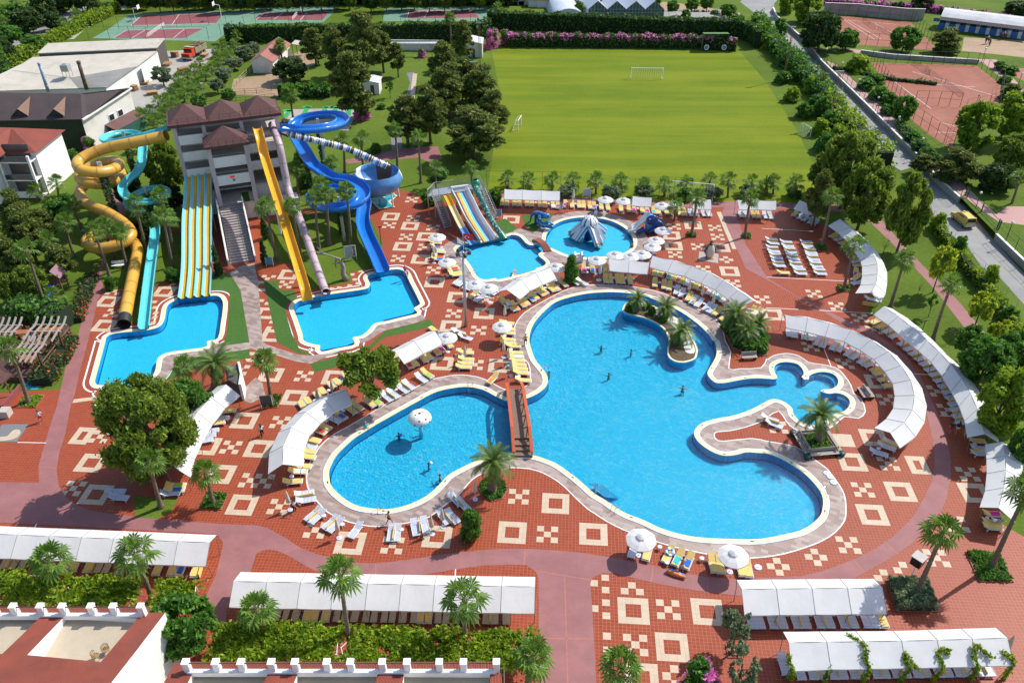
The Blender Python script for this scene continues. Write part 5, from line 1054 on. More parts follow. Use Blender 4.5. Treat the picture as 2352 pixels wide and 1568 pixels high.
tw = MB();tw.box((0,-.3,.425),(.52,.85,.012));tw.box((.1,-.62,.43),(.3,.3,.03),.3)
TW = {n: m1('beach_towel',(lambda b: (b.add(tw.v,tw.f),b)[1])(MB()),pm('towel_'+n.replace(' ','_'),c,.95,.3,8),n,'towel') for n,c in TOWELS}
CUSHN = {'W': 'bare white','Y': 'yellow-cushioned','B': 'beige sling'}
def row(pts,pat,h0,where,h1=None,towels=0,rev=False):
 f,tot = spread(pts);W = [WD[c] for c in pat];sc = tot/max(.01,sum(W)-W[0]/2-W[-1]/2) if len(pat) > 1 else 0;s = -W[0]/2*sc
 h1 = h0 if h1 is None else h1;cnt = {'W': 0,'Y': 0,'B': 0,'S': 0,'t': 0};done = 0
 tot_n = {c: pat.count(c) for c in cnt}
 for k,c in enumerate(pat):
  s += W[k]*sc/2;p = f(s) if len(pat) > 1 else G(*pts[0],.3);s += W[k]*sc/2;u = k/max(1,len(pat)-1)
  if c == '_': continue
  a = R(h0+(h1-h0)*u)-PI/2+random.uniform(-.05,.05);cnt[c] += 1
  o = '' if tot_n[c] == 1 else (ORD[cnt[c]-1]+' ' if cnt[c] <= 40 else '')
  loc = (p.x,p.y,0)
  if c in 'WYB':
   r = copy_tree(LP[c],loc,a,None,(o+CUSHN[c]+' lounger '+where));r['group'] = 'sun loungers';NL[0] += 1
   if towels and random.random() < towels and c == 'Y':
    n = random.choice(TOWELS)[0];q = TW[n].copy();COL.objects.link(q);q.location = loc;q.rotation_euler = (0,0,a);q['label'] = n+' towel on '+o+'yellow lounger '+where
  elif c == 'S':
   q = SP_.copy();COL.objects.link(q);q.location = loc;q.rotation_euler = (0,random.uniform(-.12,.12),a);q['label'] = o+'yellow cushion on edge '+where;q['group'] = 'cushions standing on edge'
  else:
   r = copy_tree(TP,(p.x+math.cos(a+PI/2)*.35,p.y+math.sin(a+PI/2)*.35,0),a,None,o+'small white table '+where);r['group'] = 'white side tables'
def rw(s,*a,**k): row(L('00',s),*a,**k)
rw('21:-170,292 200,302 420,322','YtYY_YY_YYtYYtYY',92,'under the three-bay top canopy',towels=.3)
rw('21:490,312 655,318','Y_YtYY',90,'right of the three-bay top canopy',towels=.5)
rw('21:715,325 880,338','YYtY_Y',90,'below the white notice board on the top row',towels=.3)
rw('21:1000,348 1240,364','Y_YYtYY',90,'under the smallest canopy on the top row',towels=.4)
rw('21:1300,370 1580,386','YYtYYtYY',90,'below the two top-row parasols',towels=.5)
rw('21:1640,390 1810,392','WSW_WSW',90,'under the one-bay canopy by the slender palm')
rw('21:2100,398 31:20,415','WSW_YY_WSW',90,'under the two-bay canopy at the top right')
rw('31:250,395 435,478','YtWSWtWSW',55,'under the small tilted canopy')
for ci,(nm,pts) in enumerate([('left',[(35,655),(40,728),(66,792),(92,862)]),('middle',[(170,680),(200,740),(222,800),(250,868),(288,932)]),('right',[(355,682),(384,744),(405,804),(436,868),(470,934)])]):
 for ri,(x,y) in enumerate(pts): row([T('31',x-9,y-24),T('31',x+6,y+14)],'WSW',176,'in '+ORD[ri]+' row, '+nm+' column of the lounger square')
row([T('31',135,940)],'Y',178,'at the lower left corner of the lounger square')
rw('31:610,592 700,655 770,745 845,870','YSWYSWYWYSWY',38,'under the curved canopy by the lounger square',8)
rw('31:808,942 808,1000 830,1030','YYW',75,'outside the curved canopy by the lounger square',15,towels=.6)
rw('31:945,1182 930,1225','WS',160,'at the lower end of the curved square canopy')
rw('31:985,1382 1095,1455 1230,1560 32:1330,80 1430,165 1560,310 1650,420 1705,510 1760,640 1795,745','YSYSWSWtWSWWSWWSWWSWWSWWSWWSWSW',32,'under the longest curved canopy',8)
rw('32:1915,915 1935,975 1935,1030','YtWSW',178,'between the two right-edge canopies')
rw('33:2055,20 2050,85 2055,140','YtYY',178,'below the short curved canopy at right edge',178,towels=.6)
rw('31:190,1482 400,1520 32:470,5 680,62 865,165 1000,245 1130,405','WWtWSWtWSWtWSWtWSWtWSWtYYtYtY',82,'along the curved canopy by the flower pool',8,towels=.2)
rw('32:1130,930 1010,1025','WSWtW',152,'at the lower end of the flower-pool canopy')
rw('32:10,710 50,760','WSW',150,'on the red peninsula in the pool')
rw('21:1315,932 1430,957 1560,1002 1735,1068 1850,1117 1990,1203 2080,1262 2250,1300','YYtYYtYWtYYtWSWYSWtYYYtYY',72,'under the long arched canopy',40,towels=.35)
rw('21:1312,1032 1440,1062 1550,1117 1655,1182 1760,1237 1880,1292 1950,1345','YtYYtWSWtYSWSWtWWSYtY',80,'at the pool edge below the arched canopy',40,towels=.2)
rw('21:860,995 1118,1008','YYtYYtYt',90,'below the two-bay canopy in the centre')
rw('21:660,908 860,900','YtY_YY',92,'behind the two-bay canopy in the centre',towels=.5)
rw('21:395,1070 305,1093 210,1145 110,1208 20,1250 -60,1230','YYtYYtYYtYYtYYY',125,'under the bent canopy',118,towels=.25)
rw('21:470,1035 480,1036','Y_',118,'alone beside the conical evergreen')
rw('21:570,1020 640,1025','WSW',135,'right of the conical evergreen')
rw('11:1640,640 1650,700 1680,745 1670,815','YYtYWYtYY',172,'left of the kids slide pool',towels=.4)
rw('11:1795,885 1835,960','YYtYY',190,'beside the second parasol left of kids pool',towels=.3)
rw('11:1860,1015 1960,1060 2100,1095 2210,1110','WWtWWtWWtYW',55,'under the twin parasols by the kids pool')
rw('11:2000,1140 2060,1172','YtW',50,'in front of the twin parasols by the kids pool')
rw('11:2270,1205 2345,1255','YYtW',128,'at the left end of the bent canopy')
rw('21:1185,815 1300,735','WtYWtW',320,'beside the parasols right of the round pool')
rw('12:1400,208 1525,157 1650,88 1765,20','YYtYYtYYtY',122,'along the two-bay canopy by the slide pool',towels=.3)
rw('12:1235,125 1300,150','YWY',300,'at the left end of the two-bay slide-pool canopy')
rw('11:1635,1465 1690,1500','YtW',310,'behind the parasol by the slide-pool canopy')
rw('11:1855,1480 1920,1530','WSW',150,'near the foot of the light mast')
rw('12:1925,105 1930,150 1925,195 1905,238','YtYYY',178,'in the short column left of the pool neck')
rw('22:10,45 45,185 75,275 100,358','YtYYYYYYtY',176,'in the column at the pool neck',towels=.2)
rw('11:2300,1400 2310,1470 12:2310,-30 2310,20','YtYYtYY',172,'in the upper column at the pool neck',towels=.3)
rw('12:925,592 770,682 695,727 590,803 550,845 480,960 465,1055 455,1115 395,1175 335,1290','YYtYWtYYtYSWYYtYYtY',135,'along the curved canopy at the left pool end',185,towels=.1)
rw('12:430,592 560,512 680,420 740,388 930,268','YYtYYtYYtYYY',305,'behind the curved canopy at the left pool end')
rw('12:1040,562 1110,545 1230,495 1400,402','YYtWSWtWSW',135,'under the loose pine at the pool edge',towels=.9)
rw('12:1515,338 1570,300','WY',135,'right of the loose pine at the pool edge',towels=1)
rw('12:2175,345 2180,346','Y_',60,'alone above the red bridge',towels=1)
rw('12:440,1398 455,1460','WSW',195,'below the curved canopy at left pool end')
rw('13:530,20 600,55','WSWt',55,'at the lower left pool rim, first pair')
rw('13:690,95 770,135','WSWt',55,'at the lower left pool rim, second pair')
rw('13:920,165 921,166','W_',65,'alone at the lower left pool rim')
rw('13:1245,190 1335,188','WSWt',90,'on the lower pool rim, middle pair')
rw('13:1460,140 1550,118','WSW',102,'on the lower pool rim, right pair')
rw('13:1720,45 1800,40','WSW',125,'on the lower pool rim beside the green bush')
rw('12:1830,1450 1900,1500','WSW',128,'on the lower pool rim near the date palm')
rw('23:1115,340 1245,368','WtY',72,'under the left parasol at the bottom pool rim')
rw('23:1435,395 1620,450','YYY',62,'between the two bottom parasols',towels=.9)
rw('23:1345,345 1346,345','t_',62,'left of three yellow loungers at bottom rim');rw('23:1412,490 1413,490','t_',62,'in front of three yellow loungers at bottom rim');rw('23:1732,450 1733,450','t_',62,'right of three yellow loungers at bottom rim')
rw('23:1842,475 2165,515','YY_t_YY',90,'under the right parasol at the bottom pool rim')
rw('23:2190,975 33:1040,968','WW_WSWtWSWtWSWtWSWtWWY',90,'under the upper lower-right canopy')
rw('33:140,1390 200,1392','WS',92,'left of the overgrown canopy')
rw('33:280,1432 2000,1400','WtWSW_WSW_WSWtWSW_WSW_WSWtWSW_WSWtWSW',91,'under the overgrown canopy')
rw('13:110,905 2300,940','BtBB_BtYYtYtBB_BtBBtBB_BtBYY_BBtBB_BtBSBtB',90,'under the longest straight canopy')
rw('03:-200,430 40,438 1850,515','YtYtBSBBt_BSBtYYtYSBB_YtBYtYtYYtYS',92,'under the left long canopy',towels=.3)
rw('02:2085,640 1995,738 1920,830 1870,915','YtWYtWWW',190,'along the canopy behind the round pine',196)
rw('02:1615,1325 1600,1375 1560,1395','YYW',185,'below the huge round pine, right side',towels=.6)
rw('02:1060,1380 1090,1435','WW',178,'below the huge round pine, left side')
# ---- parasols
def parasol_proto(r=1.3):
 t = thing('parasol','parasol','parasol');cm = MB();n = 8
 pr = [(.0,2.62),(.28,2.545),(.9,2.36),(r,2.16),(r,2.06)]
 vs = [(0,0,2.72)];fs = []
 for ri,(rr,z) in enumerate(pr[1:]):
  for j in range(n*2):
   a = PI*j/n;k = 1.0 if j % 2 == 0 else (.955 if ri > 0 else 1);vs.append((rr*k*math.cos(a),rr*k*math.sin(a),z+(.0 if j % 2 == 0 else -.02)))
 N = n*2
 for j in range(N): fs.append((0,1+j,1+(j+1) % N))
 for ri in range(3):
  for j in range(N): fs.append((1+ri*N+j,1+(ri+1)*N+j,1+(ri+1)*N+(j+1) % N,1+ri*N+(j+1) % N))
 cm.add(vs,fs);cm.lathe([(0,2.84),(.2,2.76),(.42,2.62)],8);cm.build('canvas',CLOTH,t,False,False)
 pb = MB();pb.tube([(0,0,0),(0,0,2.85)],.025,6);pb.build('pole',PLAST,t,False,False)
 bb = MB();bb.lathe([(0,.12),(.06,.12),(.08,.09),(.26,.07),(.28,0)],12);bb.build('base',PLAST,t,False,False)
 for j in range(8):
  a = PI*j/4;rb = MB();rb.beam((0,0,2.55),(r*.97*math.cos(a),r*.97*math.sin(a),2.12),.025,.02);rb.build('rib',POSTM,t,False,False)
 return t
def closed_proto(mat):
 t = thing('closed_parasol','parasol','parasol');cm = MB();cm.lathe([(.0,2.65),(.05,2.55),(.13,2.1),(.20,1.55),(.23,1.15),(.15,1.08),(.03,1.1)],10)
 cm.v = [(x*(1+.16*math.sin(5*math.atan2(y,x))),y*(1+.16*math.sin(5*math.atan2(y,x))),z) for x,y,z in cm.v];cm.build('canvas',mat,t,True,False)
 pb = MB();pb.tube([(0,0,0),(0,0,1.2)],.025,6);pb.build('pole',PLAST,t,False,False)
 bb = MB();bb.lathe([(0,.12),(.06,.12),(.08,.09),(.26,.07),(.28,0)],12);bb.build('base',PLAST,t,False,False);return t
PP = proto(parasol_proto());CP1 = proto(closed_proto(CREAM));CP2 = proto(closed_proto(CLOTH))
for tl,x,y,lb in [('11',1665,600,'open white parasol left of the kids slide pool, upper'),('11',1755,830,'open white parasol left of the kids slide pool, lower'),('11',2020,1035,'left one of the touching white parasols by the kids pool'),('11',2140,1068,'right one of the touching white parasols by the kids pool'),
  ('11',1755,1520,'open white parasol beside the two-bay slide-pool canopy'),('11',2262,1420,'open white parasol at the top of the pool neck'),('21',405,875,'open white parasol just left of the conical evergreen'),('21',783,812,'open white parasol just right of the conical evergreen'),
  ('21',950,765,'open white parasol at the lower rim of the round pool, left'),('21',1095,775,'open white parasol at the lower rim of the round pool, middle'),('21',1200,758,'greyish open parasol at the lower right rim of the round pool'),('21',1292,690,'open white parasol right of the round pool, lower of two'),
  ('21',1325,630,'open white parasol right of the round pool, upper of two'),('21',1390,540,'small open white parasol beside the fish-shaped slide'),('21',860,255,'open white parasol on the top row, leftmost'),('21',1030,268,'open cream parasol on the top row, second from left'),
  ('21',1382,312,'open cream parasol on the top row, third from left'),('21',1505,296,'open white parasol on the top row behind the short palm'),('23',1188,235,'large open parasol at the bottom pool rim, left'),('23',2038,385,'large open parasol at the bottom pool rim, right')]:
 p = G(*T(tl,x,y),2.4);k = 1.08 if tl == '23' else 1.0;copy_tree(PP,(p.x,p.y,0),random.uniform(0,.8),(k,k,1),lb)['group'] = 'open parasols'
for i,(tl,x,y,c) in enumerate([('21',565,225,1),('21',692,845,0),('21',812,915,1),('21',425,970,0),('21',1632,1060,0),('21',1752,1105,0),('21',1853,1180,0),('21',1962,1235,0),('12',695,410,0),('12',560,490,0),('12',1920,95,0),('12',2275,50,0),('12',2320,120,0),('12',2345,220,0),('11',1632,760,0),('11',2285,1290,0),('12',2010,1345,0),('12',290,1440,0),('13',745,130,0),('13',1610,95,0),('13',1710,30,0),('33',2225,1200,0),('21',1382,580,1)]):
 p = G(*T(tl,x,y),1.6);copy_tree(CP2 if c else CP1,(p.x,p.y,0),i,None,['white closed parasol behind the top row loungers','cream closed parasol right of the conical evergreen','white closed parasol below the open one at centre','cream closed parasol at the end of the bent canopy','first closed parasol below the arched canopy, from left','second closed parasol below the arched canopy, from left','third closed parasol below the arched canopy, from left','fourth closed parasol below the arched canopy, from left','cream closed parasol beside the loose pine','short closed parasol behind the left curved canopy','closed parasol in the short lounger column','highest closed parasol at the pool neck','middle closed parasol at the pool neck','lowest closed parasol at the pool neck','closed parasol left of the kids slide pool','closed parasol below the bent canopy','closed parasol near the date palm by the bridge','leaning closed parasol below the left curved canopy','closed parasol at the lower left pool rim','closed parasol at the lower middle pool rim','closed parasol beside the green bush','closed parasol behind the overgrown canopy','white closed parasol under the small round-pool parasol'][i])['group'] = 'closed parasols'
db = MB();db.lathe([(0,.14),(.07,.14),(.1,.10),(.34,.07),(.36,0)],14);BP = m1('round_stand',db,PLAST,'base','parasol base')
for i,(tl,x,y,w) in enumerate([('32',540,1205,'upper of three'),('32',572,1238,'middle of three'),('32',602,1288,'lowest of three'),('23',2262,500,'at bottom rim, right of the parasol'),('11',2125,1152,'beside the twin parasols'),('21',795,1003,'below the two-bay central canopy')]):
 p = G(*T(tl,x,y),.1);q = BP.copy();COL.objects.link(q);q.location = (p.x,p.y,.012);q['label'] = 'round white parasol base without parasol, '+w;q['group'] = 'empty parasol bases'
# ---------------------------------------------------------------- lawns, beds, roads, courts
for s in ["11:70,882 40,520 200,440 480,392 930,402 1062,450 1160,660 1165,690 1075,890 1020,905 862,935 888,1012 800,1042 650,1062 500,1102 400,1000 310,850 200,842","01:985,740 1300,560 1682,560 1645,1000 1430,1030 1392,1250 1290,1402 1205,1402 1132,1092 965,1088 925,1000","02:1230,1425 1640,1442 1575,1560 03:1450,60 1240,45"]:
 sheet('lawn',GL(L('00',s)),.0205,GRASS)
KERB = pm('terracotta_kerb',(.32,.10,.055),.7,.15)
def bed(s,label,kind=None,n=0,leaf=.16,mats=None,ht=.35,cat='flower bed'):
 P = GL(L('00',s));c = sum(P,Vector())/len(P);t = thing('flower_bed',label,cat,c);k = MB();kb = offset(P,.12)
 k.strip([(p.x,p.y,.10) for p in kb],[(p.x,p.y,.10) for p in P],True);k.strip([(p.x,p.y,0) for p in kb],[(p.x,p.y,.10) for p in kb],True);k.build('kerb',KERB,t)
 m_ = MB();m_.poly(P,z=.06);m_.build('soil',pm('planting_soil',(.10,.07,.04),.95,.4,3,.6),t)
 if n:
  C = [];
  xs = [p.x for p in P];ys_ = [p.y for p in P]
  def inside(x,y):
   r = False;j = len(P)-1
   for i in range(len(P)):
    if (P[i].y > y) != (P[j].y > y) and x < (P[j].x-P[i].x)*(y-P[i].y)/(P[j].y-P[i].y)+P[i].x: r = not r
    j = i
   return r
  while len(C) < n:
   x = random.uniform(min(xs),max(xs));y = random.uniform(min(ys_),max(ys_))
   if inside(x,y) and (math.sin(x*3.1)+math.sin(y*2.7+x)+random.uniform(-1,1.3)) > -.8: C.append((x,y,.06+ht*random.random()**.7))
  o = meshobj('plants',quads_mesh('bed_plants',np.array(C),leaf*RNG.uniform(.6,1.4,n),mats or [LM_BROAD],None,0,2.2,.5),t);o.matrix_parent_inverse = INV(t)
 return t
bed('02:235,497 406,500 330,606 162,604','square planting bed round the palm by the restaurant',n=500,mats=[LM_LIME],ht=.15)
bed('02:1912,1402 2090,1408 2030,1545 1852,1538','square planting bed left of the main pool',n=700)
bed('12:112,502 240,502 195,606 62,600','small square bed with notice board by the slim palm',n=500)
bed('33:1092,632 1438,640 1545,910 1186,906','large square bed overgrown with grey-green grass at lower right',n=4200,leaf=.2,mats=[LM_OLIVE],ht=.8)
bed('33:1822,368 2112,372 2245,638 1942,634','square bed with patchy green plants at the right edge',n=1500,ht=.35)
bed('21:1605,576 1690,578 1690,614 1610,612','small square palm bed left of the footpath',n=300);bed('21:2112,588 2188,590 2196,628 2120,624','small square palm bed right of the footpath',n=250)
bed('31:428,692 520,692 545,738 446,738','small square palm bed above the lounger square',n=260);bed('31:632,1064 745,1066 760,1116 652,1114','small square palm bed below the lounger square',n=260)
bed('13:1885,165 2025,168 2015,254 1882,250','small square bed under the round green bush',n=120)
bed('23:1970,1215 2075,1215 2100,1330 1990,1330','brown earth bed under the sparse olive tree',n=60,mats=[LM_DRY])
bed('12:2050,1330 2100,1270 2190,1255 2280,1300 2305,1370 2260,1440 2170,1465 2090,1430','round bed under the date palm by the bridge',n=900,leaf=.18,ht=.3)
bed('21:1915,1440 2050,1385 2290,1450 22:2350,20 2340,130 2200,118 2030,60 1985,-40','planted corner with palms and shrubs right of the main pool',n=2600,leaf=.28,ht=1.0)
for s,m_,z,nm in [("1712,-6 1700,5 1746,40 1764,70 1790,112 1834,150 1856,186 1884,216 1938,282 1976,310 2019,342 2034,370 2069,392 2110,380 2134,480 2154,517 2186,540 2222,565 2254,612 2296,637 2380,730 2440,800 2440,720 2352,628 2290,560 2200,455 2152,412 2118,375 2066,325 2016,276 1966,226 1890,152 1862,118 1842,95 1790,45 1778,10 1790,-6",ASPH,.006,'road'),
   ("-40,125 92,62 150,28 180,10 215,-8 245,-8 207,12 160,50 112,75 55,108 -40,165",ASPH,.006,'road'),("147,91 180,75 220,48 252,25 287,12 292,18 245,42 195,68 170,90",GREYC,.0055,'lane'),
   ("212,88 250,67 297,34 400,27 522,26 588,23 588,20 770,14 766,30 742,52 588,54 540,60 494,96 420,94",GREENC,.005,'hard_court'),("588,22 760,15 740,50 588,54",GREENC,.0035,'hard_court') if 0 else ("885,20 1125,15 1120,49 879,49",GREENC,.005,'hard_court'),
   ("328,35 515,30 495,54 298,60",REDC,.0065,'court_marking_area'),("288,70 468,65 425,88 260,88",REDC,.0065,'court_marking_area'),("603,30 758,26 740,47 588,47 588,40",REDC,.0065,'court_marking_area'),("938,25 1088,24 1100,41 932,43",REDC,.0065,'court_marking_area'),
   ("275,215 345,140 375,118 500,112 470,150 400,188 372,225 375,258 315,262 300,225",GREYC,.006,'work_yard'),("588,168 640,172 720,150 745,118 700,112 640,140",DIRT,.005,'paddock'),("536,182 640,168 650,190 640,222 536,218",DIRT,.0058,'paddock'),
   ("650,252 816,248 818,262 812,275 800,300 680,290 655,275",GREYC,.006,'minigolf_court'),("1420,5 1540,5 1700,30 1700,52 1640,50 1540,50 1500,52 1470,20",DIRT,.005,'junk_yard'),("2095,4 2352,22 2400,30 2400,12 2352,-4 2140,-14",GREYC,.0055,'far_road'),("2130,-4 2352,8 2352,0 2140,-10",PATHM,.0075,'far_pavement')]:
 sheet(nm,GL(LD(s)),z,m_)
mb = MB()
def line_(a,b,w=.12,z=.009):
 p = G(*a,z);q = G(*b,z);d = (q-p).normalized();s = Vector((-d.y,d.x,0))*w/2;mb.add([p-s,p+s,q+s,q-s],[(0,1,2,3)])
for a,b in [((300,59),(326,36)),((326,36),(514,31)),((300,59),(493,54)),((412,33),(395,57)),((262,87),(290,70)),((290,70),(466,65)),((304,87),(334,69)),((399,87),(424,67)),((588,46),(606,31)),((606,31),(757,27)),((629,45),(650,30)),((690,46),(705,29)),((934,43),(940,25)),((940,25),(1086,25)),((975,41),(982,26)),((1040,41),(1042,26)),((1536,404),(1130,404)) if 0 else ((1128,124),(1128.1,124))]: line_(a,b,.14)
structure(mb.build('court_lines',WHITE),'white court marking lines')
# mosaic footpath and minigolf
P = GL(LD("934,168 952,166 950,185 945,215 938,240 930,242 935,215 942,190"));sheet('mosaic_path',P,.007,pm('dark_cobble',(.17,.17,.18),.8,.2,8));P = GL(LD("897,300 922,300 924,345 900,345"));sheet('mosaic_path',P,.007,pm('dark_cobble',(.17,.17,.18)))
mb = MB()
for i in range(12):
 t = i/11;c = G(953-.5*14*t,172+60*t,.011) if 1 else None;mb.add([c+Vector((x,y,0)) for x,y in ((-.5,-.8),(.5,-.8),(.5,.8),(-.5,.8))],[(0,1,2,3)])
structure(mb.build('path_inlay',PEB),'pale squares in the mosaic path')
for i,(x,y) in enumerate([(703,254),(746,254),(769,255),(801,258),(660,262)]):
 p = G(x,y,0);mb = MB();mb.box((p.x,p.y,.03),(1.0,4.2,.06),.12*(i % 2));mb.box((p.x+(.5 if i % 2 else -.3),p.y+2.0,.03),(1.9,1.2,.06));o = mb.build('minigolf_lane',pm('minigolf_green',(.02,.30,.06),.8,.1));tag(o,ORD[i]+' bright green minigolf lane behind the blue loop slide, from the left' if i < 4 else 'bright green minigolf lane at the tower corner','minigolf lane','minigolf lanes')
# ---- raised ground right of the road, its wall and railing
RW = LD("1776,17 1784,35 1839,82 1869,115 1889,140 1964,212 2014,261 2064,311 2114,360 2154,406 2206,452");RW2 = LD("2289,536 2352,596 2440,680")
WT = GL(RW,1.15);WT2 = GL(RW2,1.15)
UP = [Vector((p.x,p.y,0)) for p in WT]+[Vector((p.x,p.y,0)) for p in WT2]
out = [(p.x+.1,p.y) for p in UP]+[(300,UP[-1].y-20),(420,120),(420,420),(150,420),(UP[0].x,UP[0].y+.1)]
mb = MB();mb.poly([Vector((x,y,0)) for x,y in out],z=1.0);structure(mb.build('raised_ground',GRASS),'higher garden ground right of the road wall')
CONC = pm('wall_concrete',(.33,.31,.28),.85,.2,.8,.3,grime=(.2,.18,.15))
def wallrun(nm,label,pts,h,w,mat,z=0.0,cat='wall'):
 t = thing(nm,label,cat,(pts[0].x,pts[0].y,z));mb = MB()
 for a,b in zip(pts[:-1],pts[1:]):
  d = Vector((b.x-a.x,b.y-a.y,0));n = Vector((-d.y,d.x,0)).normalized()*w/2
  mb.prism([(a.x-n.x,a.y-n.y),(b.x-n.x,b.y-n.y),(b.x+n.x,b.y+n.y),(a.x+n.x,a.y+n.y)],z,z+h)
 mb.build('masonry',mat,t);cp = MB()
 for a,b in zip(pts[:-1],pts[1:]):
  d = Vector((b.x-a.x,b.y-a.y,0));n = Vector((-d.y,d.x,0)).normalized()*(w/2+.04)
  cp.prism([(a.x-n.x,a.y-n.y),(b.x-n.x,b.y-n.y),(b.x+n.x,b.y+n.y),(a.x+n.x,a.y+n.y)],z+h+.002,z+h+.07)
 cp.build('coping',WHITE,t);return t
wallrun('retaining_wall','long grey concrete retaining wall with white coping along the right road',WT,1.1,.3,CONC);wallrun('retaining_wall','short retaining wall beyond the gate at the right edge',WT2,1.1,.3,CONC)
GREENM = pm('dark_green_metal',(.012,.06,.045),.45,.2)
def post_rail(nm,label,pts,h,z,step,mat=GREENM,r=.05,rails=(1.0,.55),panel=False,cat='fence'):
 t = thing(nm,label,cat,(pts[0].x,pts[0].y,z));tot = 0
 for a,b in zip(pts[:-1],pts[1:]):
  L_ = (b-a).length;n = max(1,round(L_/step))
  for i in range(n if b is not pts[-1] else n+1):
   p = a.lerp(b,i/n);mb = MB();mb.tube([(p.x,p.y,z),(p.x,p.y,z+h)],r,5);mb.build('post',mat,t)
  for f in rails: mb = MB();mb.tube([(a.x,a.y,z+h*f),(b.x,b.y,z+h*f)],r*.6,4);mb.build('rail',mat,t)
 return t
post_rail('road_railing','dark green post railing on top of the road retaining wall',[p for p in WT[4:]],2.0,1.2,2.9);post_rail('road_railing','dark green railing beyond the gate at the right edge',WT2,2.0,1.2,2.9)
GLB = pm('white_globe',(.85,.85,.83),.2,.02)
def globe_lamp(p,z,label,h=2.6): t = thing('globe_lamp',label,'lamp',(p.x,p.y,z),0,'globe lamps on the road wall');mb = MB();mb.tube([(0,0,0),(0,0,h)],.06,6);mb.build('pole',GREENM,t,False,False);mb = MB();mb.lathe([(0,-.22),(.16,-.16),(.22,0),(.16,.16),(0,.22)],10,(0,0,h+.2));mb.build('globe',GLB,t,True,False)
for i,(x,y) in enumerate([(518,560),(660,690),(812,850),(985,1020),(1172,1205),(1385,1410)]): p = G(*T('30',x,y),1.2);globe_lamp(p,1.2,ORD[i]+' white globe lamp along the road wall, from the far end')
for i,(x,y) in enumerate([(1905,350),(2188,630)]): p = G(*T('31',x,y),1.2);globe_lamp(p,1.2,('white globe lamp left of the road gate','white globe lamp right of the road gate')[i])
globe_lamp(G(*T('30',1958,590),1.0),1.0,'white globe lamp beside the riding ring',3.4);globe_lamp(G(*T('30',2295,790),1.0),1.0,'white globe lamp beside the far right path',2.6)
g = thing('sliding_gate','dark green metal gate across the entrance beside the taxi','gate',G(2215,465,.0));a,b = G(2212,462,0),G(2288,541,0)
for p in (a,a.lerp(b,.06),a.lerp(b,.5),b.lerp(a,.04),b): mb = MB();mb.beam(p,p+Vector((0,0,2.6)),.14,.14);mb.build('gate_post',GREENM,g)
for h in (.3,1.3,2.3): mb = MB();mb.beam(a+Vector((0,0,h)),b+Vector((0,0,h)),.07,.07);mb.build('gate_bar',GREENM,g)
for s,m_,nm in [("30:560,140 900,165 1310,205 1565,465 1000,425 860,412 690,410 600,300",CLAY,'clay_court'),("30:945,575 1400,590 1915,605 2140,780 2115,990 1800,1045 1745,1230 1690,1372 1500,1250 1330,1112 1100,810",CLAY,'clay_court'),("30:2150,620 2360,630 2500,700 2500,820 2300,720",CLAY,'clay_court'),("30:1800,345 2360,375 2500,380 2500,560 2352,530 2090,500 1780,470",DIRT,'riding_ring'),("30:540,560 640,600 900,850 1200,1140 1480,1410 31:1620,-20 1900,230 2100,400 2200,330 2500,330 2500,640 2352,500 2120,470 1990,380 1760,215 1580,45 30:1400,1425 1150,1190 950,985 800,830 560,590",pm('pink_pavers',(.40,.22,.20),.75,.15,4),'pavement'),("30:690,445 1000,475 1400,510 1950,545 2100,550 2352,830 2352,870 2200,760 1960,570 1400,525 800,490",pm('pink_pavers',(.40,.22,.20)),'pavement')]:
 sheet(nm,GL(L('00',s),1.0),1.006 if nm != 'pavement' else 1.010,m_)
for s,lab in [("30:560,140 900,165 1310,205 1565,465 1000,425 690,410",'tall dark fence posts round the far clay court'),("30:945,575 1400,590 1915,605 2140,780 2115,990 1800,1045 1690,1372 1330,1112 1100,810 945,575",'tall dark fence posts round the near clay court'),("30:1340,965 1560,970 1760,985",'dark fence dividing the near clay court')]:
 post_rail('court_fence',lab,GL(L('00',s),1.0),3.0,1.0,2.8,DARKM,.05,(1.0,.5))
mb = MB()
def cl_(a,b):
 p = G(*T('30',*a),1.016);q = G(*T('30',*b),1.016);d = (q-p).normalized();s = Vector((-d.y,d.x,0))*.05;mb.add([p-s,p+s,q+s,q-s],[(0,1,2,3)])
for a,b in [((700,185),(980,365)),((740,190),(1040,360)),((980,215),(1300,390)),((700,185),(1180,225)),((1160,750),(1500,1000)),((1250,760),(1900,800)),((1330,660),(2080,880)),((1560,1120),(1790,1180)),((1540,1215),(1720,1220))]: cl_(a,b)
structure(mb.build('court_lines',WHITE),'faint white lines on the clay courts')
for i,(a,b) in enumerate([((870,190),(980,275)),((1010,270),(1140,330)),((1330,590),(1480,690)),((1450,650),(1590,760)),((1620,770),(1780,890))]): post_rail('tennis_net',ORD[i]+' tennis net of the clay courts, from the far end',[G(*T('30',*a),1.0),G(*T('30',*b),1.0)],1.0,1.0,6,DARKM,.04,(1.0,.8,.6,.4,.2),cat='net')
wallrun('concrete_wall','low concrete wall between the two clay courts',GL(L('30',"845,500 1140,540 1450,560 1930,590"),1.0),1.0,.3,CONC,1.0);wallrun('concrete_wall','tall concrete wall behind the far clay court',GL(L('30',"505,130 800,140 1250,185 1420,190"),1.0),3.0,.3,CONC,1.0)
post_rail('wire_fence','thin wire fence on the wall along the right lawn',GL(L('31',"1500,470 1690,680 1850,860 2080,1080 2352,1420")),2.0,0,2.8,STEEL,.03,(1.0,.66,.33))
